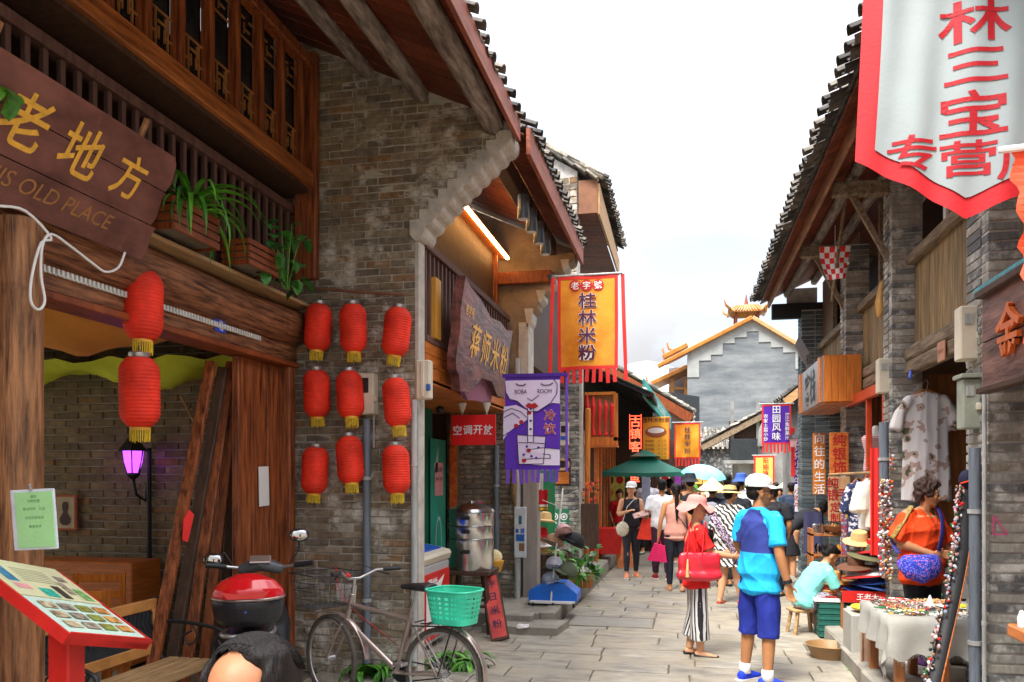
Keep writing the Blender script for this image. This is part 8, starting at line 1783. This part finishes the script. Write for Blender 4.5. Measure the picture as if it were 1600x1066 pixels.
mn = thing('menu','open menu with yellow and pale green pages of dish photos on the red lectern','menu')
mbox(-.03,.50,.03,.985,-.010,.006,mat('cream_page',(.72,.70,.42),rough=.4,var=.08),'page',mn); mbox(.505,.975,.03,.97,-.010,.003,mat('mint_page',(.60,.78,.66),rough=.4,var=.06),'page',mn)
r = random.Random(11)
def flat(x0,x1,y0,y1,m,nm='dish_photo'): vs = [mp_(x,y,.0075) for x,y in ((x0,y0),(x1,y0),(x1,y1),(x0,y1))]; MB().add(vs,[(0,1,2,3)]).build(nm,m,mn)
fd = [mat('food_%d' % i,c,var=.6,scale=26,rough=.4,bump=0,col2=c2) for i,(c,c2) in enumerate((((.60,.12,.02),(.9,.5,.15)),((.35,.18,.05),(.85,.75,.5)),((.10,.10,.12),(.6,.5,.35)),((.55,.05,.02),(.3,.5,.1))))]
for i in range(3):
    for j in range(4): x = .57 + .125 * i; y = .10 + .21 * j; flat(x,x + .085,y,y + .165,fd[(i * 4 + j * 3) % 4])
mb_p = mat('blue_print_block',(.05,.22,.38),var=.5,scale=30,bump=0)
for (x0,x1,y0,y1,m) in ((.07,.30,.78,.90,mb_p),(.33,.40,.74,.9,mat('pink_block',(.8,.35,.35),bump=0)),(.36,.48,.50,.66,mat('teal_block',(.03,.4,.28),var=.5,scale=30,bump=0)),(.30,.48,.36,.46,mat('dark_block',(.05,.04,.03),var=.5,scale=30,bump=0)),(.22,.40,.22,.31,fd[2]),(.30,.47,.08,.20,mat('green_block',(.2,.4,.12),var=.6,scale=30,bump=0)),(.12,.20,.12,.24,fd[2])): flat(x0,x1,y0,y1,m)
for k in range(7): flat(.08 + .03 * k,.088 + .03 * k,.30,.70,mat('grey_print',(.35,.35,.22),bump=0),'text_line')

# ---------------------------------------------------------------- garden bench
be = thing('garden_bench','wooden slat bench with scrolled iron arms and dark back panel at the entrance','bench',(-3.45,4.35,.06))
m_bw = mat('bench_wood',(.42,.26,.12),rough=.6,var=.35,scale=6,bump=.3,stretch=(5,.6,5))
for i in range(5): MB().box((.30 - .085 * i,0,.42),(.07,1.25,.025),ch=.004).build('seat_slat',m_bw,be)
for z,nm in ((.50,'lower'),(.80,'upper')): MB().box((-.16 - .10 * (z - .5),0,z),(.03,1.25,.075),ch=.006).build('back_rail',mat('amber_bench_wood',(.50,.22,.06),rough=.5,var=.3,scale=5),be)
for y in (-.6,.6): MB().bar((-.15,y,.47),(-.20,y,.83),.06,.035,ch=.004).build('back_post',MATS['amber_bench_wood'],be)
MB().box((-.18,0,.65),(.015,1.14,.23),rot=(0,R_(-8),0)).build('back_panel',m_dkmetal,be)
g_ = MB()
for i in range(26): y = -.55 + i * .044; g_.loft([(-.165,y,.55 + .02 * (i % 2)),(-.168,y + .02,.62),(-.175,y - .01,.68),(-.18,y + .015,.75)],.007,n=5)
g_.build('panel_scrollwork',m_dkmetal,be,kind='stuff')
for s in (-1,1):
    y = s * .62
    tube(spline([(-.20,y,.66),(-.05,y,.68),(.20,y,.66),(.34,y,.62),(.37,y,.55),(.33,y,.52),(.30,y,.56)]),.013,m_dkmetal,be,'arm'); tube(spline([(.31,y,.62),(.26,y,.50),(.30,y,.40),(.38,y,.20),(.40,y,0)]),.014,m_dkmetal,be,'leg'); tube(spline([(-.19,y,.85),(-.17,y,.50),(-.13,y,.38),(-.20,y,.18),(-.26,y,0)]),.014,m_dkmetal,be,'leg'); tube([(-.15,y,.40),(.34,y,.40)],.012,m_dkmetal,be,'side_rail')
    tube(spline([(.10,y,.66),(.14,y,.58),(.08,y,.52),(.04,y,.58),(.10,y,.62)]),.007,m_dkmetal,be,'scroll')
# chairs and table inside
def chair(loc,rz,label,m=None):
    m = m or m_orangev; t = thing('wooden_chair',label,'chair',loc,rz); MB().box((0,0,.45),(.40,.40,.03),ch=.005).build('seat',m,t)
    for x in (-.18,.18): MB().bar((x,-.18,0),(x,-.18,.44),.035).build('leg',m,t); MB().bar((x,.18,0),(x,.22,.92),.035).build('leg',m,t)
    for z in (.62,.75,.88): MB().box((0,.2 + .02 * z,z),(.36,.02,.06),ch=.003).build('back_slat',m,t)
    for x in (-.18,.18): MB().bar((x,-.18,.2),(x,.18,.2),.025).build('stretcher',m,t)
    return t
chair((-3.75,3.85,.06),R_(110),'orange varnished chair nearest to the log post'); chair((-4.5,5.35,.06),R_(20),'orange varnished chair behind the bench, deep in the room'); chair((-4.1,4.9,.06),R_(200),'orange varnished chair tucked in behind the bench back')
t = thing('dining_table','orange varnished dining table inside the restaurant','table',(-4.75,4.6,.06)); MB().box((0,0,.73),(.8,1.1,.04),ch=.006).build('top',m_orange,t)
for x in (-.35,.35):
    for y in (-.5,.5): MB().bar((x,y,0),(x,y,.71),.05).build('leg',m_orange,t)
MB().box((-5.4,6.3,.55),(1.4,.4,.9),ch=.01).build('sideboard',m_orange,label='low orange brown sideboard against the sooty brick wall',cat='sideboard')
MB().loft([px(284,620,Y=6.3),px(306,665,Y=6.3)],.012,n=8).build('broom_handle',m_bw,label='thin stick leaning against the dark wall',cat='stick')
pipe(233,700,940,YW - .05,.022,'black pipe down the sooty inner wall below the lamp',m_black,clamps=1)

# ---------------------------------------------------------------- right side: jewellery table
TZ = .73; c0 = px(1395,964,Z=TZ); tx0,ty0,tx1,ty1 = c0.x,c0.y,2.75,c0.y + .95
jt = thing('display_table','wooden display table under a pale cloth in front of the orange woman','table'); m_tbl = mat('table_wood',(.40,.15,.05),rough=.5,var=.3,scale=5,bump=.2,stretch=(4,4,.5))
MB().box(((tx0 + tx1) / 2,(ty0 + ty1) / 2,TZ - .03),(tx1 - tx0 - .04,ty1 - ty0 - .04,.04)).build('tabletop',m_tbl,jt)
for x in (tx0 + .06,tx0 + .36,tx1 - .1):
    for y in (ty0 + .07,ty1 - .07): MB().bar((x,y,.0 if x < 1.48 else .12),(x,y,TZ - .05),.065,ch=.004).build('leg',m_tbl,jt)
MB().bar((tx0 + .1,ty0 + .06,.22),(tx1 - .1,ty0 + .06,.22),.05,.05).build('stretcher',m_tbl,jt)
m_lin = mat('unbleached_cloth',(.36,.35,.315),rough=.9,var=.12,scale=5,bump=.4,grain=200)
mb = MB(); vs = []; fs = []; nx,ny = 44,26
def clothz(x,y):   # draped surface parametrised flat then folded over the edges
    ox = max(tx0 - .02 - x,0); oy = max(ty0 - .02 - y,0); wav = .025 * math.sin(x * 21 + 2) * min(1,oy * 5) ; wav2 = .03 * math.sin(y * 19) * min(1,ox * 5)
    X = max(x,tx0 - .02) - (.02 + wav2 if ox > 0 else 0) - ox * .12; Y = max(y,ty0 - .02) - (.02 + wav if oy > 0 else 0) - oy * .08
    return V((X,Y,TZ - .003 - ox - oy + (.5 * min(ox,oy)) + .003 * math.sin(x * 9) * math.sin(y * 11)))
for j in range(ny + 1):
    for i in range(nx + 1):
        x = tx0 - .26 + (tx1 - tx0 + .26) * i / nx; y = ty0 - .30 + (ty1 - ty0 + .28) * j / ny - (.03 * math.sin(i * .9) if j == 0 else 0); vs.append(clothz(x,y))
for j in range(ny):
    for i in range(nx): a = j * (nx + 1) + i; fs.append((a,a + 1,a + nx + 2,a + nx + 1))
tag(mb.add(vs,fs).build('table_cloth',m_lin,smooth=True),'unbleached cloth with frayed hem draped over the jewellery table','tablecloth')
fr_ = MB(); 
for i in range(nx * 3):
    s = i / (nx * 3); k = int(s * nx); p = vs[k].lerp(vs[k + 1],s * nx - k); fr_.loft([p,p + V((rnd(-.006,.006),0,-.03 * rnd(.5,1.2)))],.0012,n=3)
fr_.build('frayed_hem',m_lin,kind='stuff')
# trinkets laid out: one small thing of each type near the front, the mass of tiny pieces as stuff
r = random.Random(21); TRM = [M_BROWNC,m_metal,m_dkmetal,m_metal,M_BROWNC,m_wprint,m_redl,m_dkmetal,M_STRAW,m_goldp,M_GREENC,M_TAN]
js = [MB() for _ in TRM]
cl_ = [(r.uniform(tx0 + .08,2.1),r.uniform(ty0 + .05,ty1 - .1),r.uniform(.03,.09),r.randrange(12)) for _ in range(50)]
for k in range(1300):
    c_ = cl_[k % 50]; x = c_[0] + r.gauss(0,c_[2]); y = c_[1] + r.gauss(0,c_[2]); x = min(max(x,tx0 + .02),2.4); y = min(max(y,ty0 + .02),ty1 - .03); i = c_[3] if r.random() < .75 else r.randrange(12); q = r.random()
    if q < .35: a = r.uniform(0,PI); l = r.uniform(.03,.09); js[i].loft([(x,y,TZ + .006),(x + l * math.cos(a),y + l * math.sin(a),TZ + .006)],r.uniform(.002,.006),n=5)
    elif q < .7: js[i].ell((x,y,TZ + .008),(r.uniform(.006,.014),r.uniform(.006,.014),.008),n=6,m=4)
    else: rr2 = r.uniform(.015,.03); js[i].loft([(x + rr2 * math.cos(t_ * PI / 4),y + rr2 * math.sin(t_ * PI / 4),TZ + .006) for t_ in range(8)],.003,n=4,closed=True)
for i,b_ in enumerate(js): b_.build('trinkets',TRM[i],kind='stuff')
MB().lathe([(.02,0),(.09,.012),(.13,.022),(.132,.026),(.09,.016),(.02,.006)],n=24).build('plate',m_white,loc=(tx0 + .55,ty0 + .45,TZ + .002),smooth=True,label='white plate with yellow trinkets on the jewellery table',cat='plate')
for k in range(5): MB().ell((tx0 + .52 + .03 * k,ty0 + .44 + .02 * (k % 2),TZ + .03),(.022,.018,.014),n=8,m=6).build('yellow_trinket',mat('lemon',(.85,.75,.05)),label='small yellow trinket, ' + ['first','second','third','fourth','fifth'][k] + ' from the left on the white plate',cat='trinket',group='yellow trinkets on the plate')
for k,(x,y) in enumerate(((.62,.30),(.40,.55))): MB().lathe([(.04,0),(.012,.07),(.004,.09)],n=12).build('cone_stand',m_wprint,loc=(tx0 + x,ty0 + y,TZ + .002),label=('white ring cone towards the front of the jewellery table','white ring cone behind the plate on the jewellery table')[k],cat='stand')
bx = thing('open_box','small white open box of red trinkets on the jewellery table','box',(tx0 + .72,ty0 + .2,TZ)); MB().box((0,0,.025),(.2,.14,.05),ch=.003).build('case',m_white,bx); MB().box((0,0,.052),(.17,.11,.006)).build('filling',mat('red_bits',(.6,.04,.03),var=.7,scale=90),bx)
# second, higher table at the back with white cloth and polka dot cloth
st2 = thing('back_table','back table with white cloth and stacked patterned pouches behind the orange woman','table',(2.62,7.9,.12)); MB().box((0,0,.42),(.9,.6,.84),ch=.01).build('cloth_cover',m_lin,st2)
for i in range(7): MB().box((-.30 + .13 * (i % 4),-.12 + .04 * (i // 4),.89 + .09 * (i // 4)),(.15,.2,.085),rot=(0,0,rnd(-.3,.3)),ch=.02,jit=.006).build('pouch',spots('pouch_%d' % (i % 3),((.6,.45,.5),(.75,.7,.7),(.1,.1,.12))[i % 3],((.1,.05,.08),(.5,.1,.15),(.6,.6,.6))[i % 3],45),label=None,cat=None,parent=st2)
dc = cloth((2.22,7.42,.72),X0,Z0,.75,.36,lambda x,y: .015 * math.sin(x * 20),20,6); dc.build('polka_dot_cloth',mat('dotted_black',(.02,.02,.02)),label='black polka dot cloth hanging below the back table edge',cat='cloth')
dm = MB()
for i in range(16):
    for j in range(7): x = 2.22 - .36 + .046 * i + (.023 if j % 2 else 0); z = .70 - .048 * j; dm.add([V((x,7.41 - .015 * math.sin((x - 2.22) * 20),z)) + V((.008 * math.cos(a),-.002,.008 * math.sin(a))) for a in [2 * PI * q / 6 for q in range(6)]],[tuple(range(6))])
dm.build('cloth_dots',m_wprint,kind='stuff')
# leaning black display strip with hair ornaments, cap on top
ls = thing('ornament_rack','tall black strip leaning by the near pier with a fringe of coloured hair ornaments','rack'); A_ = px(1511,760,d=5.75); K1 = px(1500,880,d=5.65); B_ = px(1460,1062,d=5.45)
B2 = B_ + (B_ - K1).normalized() * .25; pl3 = spline([A_,K1,B_,B2],8)
MB().loft(pl3,[(.045,.010)] * len(pl3),side=(1,-.3,0),n=8).build('strip',m_black,ls,smooth=30); MB().loft([q + V((.045,-.01,0)) for q in pl3],.006,n=6).build('orange_edge',m_orange,ls)
MB().box(A_ + V((.055,-.02,-.42)),(.02,.02,.14),ch=.003).build('yellow_tag',m_gold,ls)
for i in range(260):
    s = i / 260 * (len(pl3) - 1); k = int(s); q = pl3[k].lerp(pl3[min(k + 1,len(pl3) - 1)],s - k) + V((-.05 + r.uniform(-.035,.02),-.03 + r.uniform(-.02,.02),0)); MB().ell(q,(r.uniform(.006,.015),.010,r.uniform(.006,.018)),n=7,m=5).build('ornament',(m_redl,m_wprint,M_PINK,M_PINK,M_GBLUE,M_BROWNC,M_GREENC,mh[3],M_TAN,m_dkmetal)[r.randrange(10)],ls,smooth=True)
cp_ = thing('navy_cap','navy cloth cap on top of the leaning ornament strip','hat',A_ + V((0,0,.02))); MB().ell((0,0,.03),(.055,.05,.07),n=14,m=10).build('crown',fab('navy_cap','22233f'),cp_,smooth=True); MB().loft([(-.05,-.03,.0),(0,-.05,.02),(.05,-.03,.0)],.007,n=6).build('orange_trim',m_or,cp_)
# bead garlands on the second pier
def garland(u,v0,v1,d_,n,w_,label,seed):
    a = px(u,v0,d=d_); b_ = px(u,v1,d=d_); t = thing('bead_garland',label,'garland',(0,0,0),group='ornament garlands by the second pier'); r = random.Random(seed); MB().loft([a,b_],.004,n=4).build('string',M_BROWNC,t)
    for i in range(n): q = a.lerp(b_,r.random()) + V((r.uniform(-w_,w_),r.uniform(-.05,.05),0)); s_ = r.uniform(.008,.017); MB().ell(q,(s_,s_ * .8,s_),n=7,m=5).build('bead',(m_redl,m_wprint,M_PINK,M_WHITEC,M_STRAW,M_BROWNC,mh[3],m_orange)[r.randrange(8)],t,smooth=True)
garland(1384,748,905,7.6,290,.055,'thick garland of white and red flower beads in front of the blue grey pipe',1); garland(1392,700,735,7.9,14,.03,'short string of shiny beads at the top of the pipe',2)
hanging_cloth(px(1367,700,d=8.2),.09,1.1,m_redl,'long narrow red cloth strip beside the bead garland',name='cloth_strip'); t = None
# hung blouses
def blouse(u,v,d_,w_,h_,m,label,rot=0,sleeve=True,lace=None):
    p = px(u,v,d=d_); t = thing('hung_blouse',label,'blouse',p,rz=rot); G = MB()
    G.loft([(0,0,-h_),(0,0,-h_ * .6),(0,0,-h_ * .22),(0,0,-.09),(0,0,-.04)],[(w_ * .50,.07),(w_ * .46,.065),(w_ * .42,.06),(w_ * .36,.05),(w_ * .14,.04)],side=(1,0,0),n=20,rnd_=.1)
    if sleeve:
        for s in (-1,1): G.loft([(s * w_ * .30,0,-.11),(s * w_ * .50,0,-.24),(s * w_ * .58,0,-.40)],[.06,.065,.07],n=12)
    me = remesh(G,.013,3,folds(.011,3,.15),m,'fabric'); link(bpy.data.objects.new('fabric',me),t)
    tube(spline([(-w_ * .33,0,-.10),(0,0,-.02),(w_ * .33,0,-.10)]),.008,m_orange,t,'hanger',6); tube(spline([(0,0,-.02),(.02,0,.04),(0,0,.08),(-.02,0,.05)]),.003,m_metal,t,'hook',5); return t
m_flo = spots('floral_print',(.66,.63,.62),(.42,.30,.26),8,.545,(.07,.09,.05)); 
blouse(1447,606,7.9,.50,1.12,m_flo,'white floral blouse on an orange hanger between the piers',.1)
blouse(1504,612,8.3,.42,1.05,fab('pale_peach','e8c8a0'),'pale peach blouse hanging right of the floral one',-.2); blouse(1486,620,8.6,.30,1.0,fab('cream_dress','e8e4dc'),'plain cream dress between the two blouses',.3,False)
a,b_ = px(1296,742,d=10.2),px(1374,738,d=8.6); MB().loft([a,b_],.016,n=8).build('clothes_pole',m_bw,label='bamboo clothes pole over the shelf stall',cat='pole')
blouse(1341,745,9.3,.26,.72,spots('navy_white_print',(.03,.04,.12),(.7,.7,.75),22,.55),'navy and white patterned dress on the bamboo pole',.2); blouse(1356,742,9.0,.24,.62,fab('white_shirt2','e4e4e4'),'white shirt on the bamboo pole, left of two',.2); blouse(1366,740,8.85,.22,.60,fab('ivory_shirt','ece6d8'),'ivory shirt at the right end of the bamboo pole',.2)
mq = thing('mannequin','white mannequin torso in pink striped top in the red doorway','mannequin',px(1369,668,d=9.6)); G = MB(); G.loft([(0,0,-.5),(0,0,-.3),(0,0,-.12),(0,0,-.06),(0,0,.0)],[(.13,.09),(.12,.08),(.16,.09),(.08,.06),(.045,.045)],side=(1,0,0),n=14); link(bpy.data.objects.new('torso',remesh(G,.012,3,mats=m_white,name='torso')),mq); G = MB(); G.loft([(0,0,-.52),(0,0,-.3),(0,0,-.13)],[(.15,.10),(.13,.09),(.17,.10)],side=(1,0,0),n=14); link(bpy.data.objects.new('top',remesh(G,.012,3,mats=stripes('pink_stripes',(.7,.25,.3),(.8,.7,.7),14,'Z'),name='top')),mq)
# hat piles
pc = px(1347,885,d=8.7); r = random.Random(5)
tg = thing('trestle','low trestle with red cloth banner carrying the hat pile','trestle',(pc.x,pc.y,.12)); MB().box((0,0,.36),(.55,.5,.03)).build('top',m_dark,tg)
for x in (-.24,.24): MB().bar((x,-.2,0),(x,-.2,.35),.03).build('leg',m_tbl,tg); MB().bar((x,.2,0),(x,.2,.35),.03).build('leg',m_tbl,tg)
MB().box((0,-.265,.36),(.50,.008,.12)).build('cloth_banner',m_redp,tg); text('王老大',m_wprint,(0,-.270,.36),X0,Z0,.07,tg,bold=.02)
cols = [M_BLUEC,fab('denim_hat','38589a'),M_BLUEC,m_redl,M_WHITEC,M_BROWNC,M_BLUEC,fab('olive_hat','6a6848'),M_REDC,M_STRAW,M_BLACKC,M_TAN]
nm_ = ['royal blue','denim blue','bright blue','scarlet','white','dark brown','deep blue','olive','red','natural straw','black','tan']
for i in range(9):
    brim_hat((pc.x + r.uniform(-.10,.10) + (.05 if i > 5 else 0),pc.y + r.uniform(-.08,.08),.53 + .055 * i),(R_(r.uniform(-10,10)),R_(r.uniform(-12,12)),0),cols[i],nm_[i] + ' brimmed hat, ' + ['lowest','second','third','fourth','fifth','sixth','seventh','eighth','topmost'][i] + ' in the pile on the red bannered trestle',r.uniform(.19,.25),name='brimmed_hat',group='hats piled on the trestle')
brim_hat((pc.x - .02,pc.y + .05,1.06),(R_(14),0,0),M_STRAW,'cream sun hat crowning the pile behind the blue hats',.17,group='hats piled on the trestle',name='brimmed_hat')
pc2 = px(1305,925,d=8.9)
MB().box((pc2.x,pc2.y,.28),(.5,.4,.34),ch=.01).build('low_crate',m_dark,label='dark low crate under the striped mats',cat='crate')
ms2 = [stripes('mat_stripe',(.35,.06,.03),(.55,.38,.16),8,'Z'),M_REDC,M_BROWNC]
for i in range(5): MB().lathe([(.22,0),(.235,.012),(.22,.026)],n=24,sy=.8).build('woven_mat',(fab('rust_mat','8a4020'),fab('ochre_mat','b08040'),fab('brick_mat','9c2c20'))[i % 3],loc=(pc2.x + r.uniform(-.02,.02),pc2.y,.455 + .028 * i),smooth=40,label=('round rust woven mat at the base of the mat stack','round ochre woven mat second in the stack','round brick red woven mat in the middle of the stack','round rust woven mat fourth in the stack','round ochre woven mat on top of the stack')[i],cat='mat',group='woven mats stacked on the low crate')
brim_hat((pc2.x - .03,pc2.y - .02,.60),(0,0,0),fab('caramel_hat','d89850'),'caramel straw hat on top of the woven mats',.19,name='brimmed_hat')
# stool of the seated woman, crates, basin
q = W_(0,) if False else gp(1255,8.9); so2 = thing('low_stool','low wooden stool under the seated woman in teal','stool',(q.x,q.y,0),rz=.3)
MB().box((0,0,.27),(.30,.24,.03),ch=.008).build('seat',m_bw,so2)
for x in (-1,1):
    for y in (-1,1): MB().bar((x * .14,y * .11,0),(x * .10,y * .08,.26),.035,ch=.004).build('leg',m_bw,so2)
q = px(1308,998,Z=0); m_gc = mat('dark_green_crate',(.02,.14,.11),rough=.5,var=.15)
for i in range(6):
    t = thing('tray_crate','dark green plastic tray, ' + ['lowest','second','third','fourth','fifth','topmost'][i] + ' of the stack beside the seated woman','tray',(q.x + rnd(-.006,.006),q.y + .1,.02 + .062 * i),group='stacked green trays')
    for x in (-.19,.19): MB().box((x,0,.03),(.012,.34,.05),ch=.002).build('side',m_gc,t)
    for y in (-.17,.17): MB().box((0,y,.03),(.38,.012,.05),ch=.002).build('side',m_gc,t); MB().box((0,y,.054),(.40,.02,.008)).build('rim',m_gc,t)
    MB().box((0,0,.008),(.38,.34,.008)).build('bottom',m_gc,t)
for i,(dx,dz,dy) in enumerate(((-.02,.41,0),(.30,.34,-.05))):
    t = thing('white_tray',('white tray with red fans on the stacked green trays','white tray of small goods beside the red fans')[i],'tray',(q.x + dx,q.y + .1 + dy,dz)); MB().box((0,0,0),(.44,.36,.012)).build('bottom',m_white,t)
    for y in (-.18,.18): MB().box((0,y,.015),(.45,.012,.04)).build('side',m_white,t)
    for x in (-.22,.22): MB().box((x,0,.015),(.012,.36,.04)).build('side',m_white,t)
    for k in range(7): MB().box((r.uniform(-.15,.15),r.uniform(-.1,.1),.015 + .004 * k),(.22,.03,.012),rot=(0,0,r.uniform(-.5,.5)),ch=.003).build('fan',fab('lacquer_red','a02018') if i == 0 else TRM[k],t)
MB().box((q.x + .30,q.y + .07,.17),(.36,.3,.33),ch=.01).build('wooden_box',m_tbl,label='brown wooden box holding up the second white tray',cat='box')
q = gp(1295,7.72); MB().lathe([(.13,0),(.15,.0),(.17,.05),(.215,.125),(.222,.135),(.212,.137),(.195,.12),(.155,.04),(.0,.03)],n=36).build('basin',mat('brown_basin',(.30,.17,.07),rough=.5,var=.1),loc=(q.x,q.y,.0),smooth=40,label='brown plastic basin on the paving by the kerb',cat='basin')
# shelf with goods between the piers
sf = thing('goods_shelf','wooden shelf unit crowded with small silver goods below the hand written board','shelf',(*px(1312,880,d=10.4).xy,.12)); 
for z in (.35,.62,.88): MB().box((0,0,z),(.75,.35,.025)).build('shelf_board',m_tbl,sf)
for x in (-.36,.36): MB().box((x,0,.48),(.03,.35,.95)).build('side_board',m_tbl,sf)
for k in range(60):
    z = (.37,.64,.90)[k % 3]; x = r.uniform(-.32,.32); MB().lathe([(r.uniform(.015,.03),0),(r.uniform(.02,.04),r.uniform(.04,.1)),(.01,.12)],n=8).build('trinket',(m_metal,m_steel,m_goldp,M_BROWNC,m_dkmetal)[k % 5],sf,loc=(x,r.uniform(-.15,.05),z),smooth=40)
MB().lathe([(.05,0),(.13,.05),(.15,.09),(.14,.09),(.1,.04)],n=20).build('wooden_bowl',m_tbl,loc=(*px(1305,820,d=10.3).xy,1.03),smooth=40,label='turned wooden bowl on top of the goods shelf',cat='bowl')
hanging_cloth(px(1270,800,d=11.9),.26,.62,mat('dusk_navy_cloth',(.05,.05,.12)),'navy cloth hanging at the corner of the blue grey pier',name='hanging_cloth')
hanging_cloth(px(1325,770,d=9.6),.14,.75,spots('woven_textile',(.35,.03,.05),(.05,.15,.35),30,.5,(.6,.45,.1)),'bright ethnic patterned textile hanging beside the hat pile',name='patterned_textile')
for k,(u,v,m) in enumerate(((1352,952,m_gold),(1366,948,mh[5]),(1378,952,M_BROWNC))): MB().lathe([(.11,0),(.13,.02),(.12,.035),(.05,.045)],n=20).build('coiled_belt',m,loc=px(u,v,d=7.4),smooth=40,label=('yellow coiled belt beside the jewellery table','olive coiled belt beside the jewellery table','brown coiled belt beside the jewellery table')[k],cat='belt')
q = px(1365,955,d=7.4); MB().box((q.x + .02,q.y,(q.z) / 2),(.5,.4,q.z - .02),ch=.01).build('side_table',m_lin,label='small cloth covered side table left of the jewellery table',cat='table')
hanging_cloth(px(1352,962,d=6.9),.08,.45,M_TAN,'bundle of tan leather straps hanging at the table corner',name='leather_straps',cat='straps')
# counter at the right edge
ct = thing('shop_counter','orange wooden counter with small bottles at the lower right edge','counter',(2.60,4.6,0)); a = px(1573,975,d=4.4)
ct.location = (a.x + .55,a.y - .45,0)
MB().box((0,0,a.z - .03),(1.1,.9,.07),ch=.01).build('countertop',m_orange,ct); MB().box((.02,.0,(a.z - .07) / 2),(1.0,.82,a.z - .075),ch=.006).build('cabinet',m_orangev,ct)
for k in range(4): MB().lathe([(.02,0),(.022,.05),(.014,.07),(.012,.085),(.0,.09)],n=12).build('bottle',(m_wprint,m_orange,m_wprint,M_STRAW)[k],loc=(a.x + .03 + .05 * k,a.y - .12 + .04 * (k % 2),a.z + .006),smooth=40,label='tiny bottle, ' + ['first','second','third','fourth'][k] + ' from the counter end at the right edge',cat='bottle',group='bottles on the counter')
# grass tuft by the near pier and litter paper
arch_leaves('weed',(*px(1530,1050,d=6.0).xy,.12),20,.16,.02,m_leaf,71,'green weed at the foot of the near brick pier')
MB().box((0,0,0),(.12,.09,.02),ch=.006,jit=.014).build('crumpled_paper',m_wprint,loc=px(817,978,Z=.10),label='crumpled white paper on the stone block',cat='paper')
bpy.data.scenes.remove(_TS)
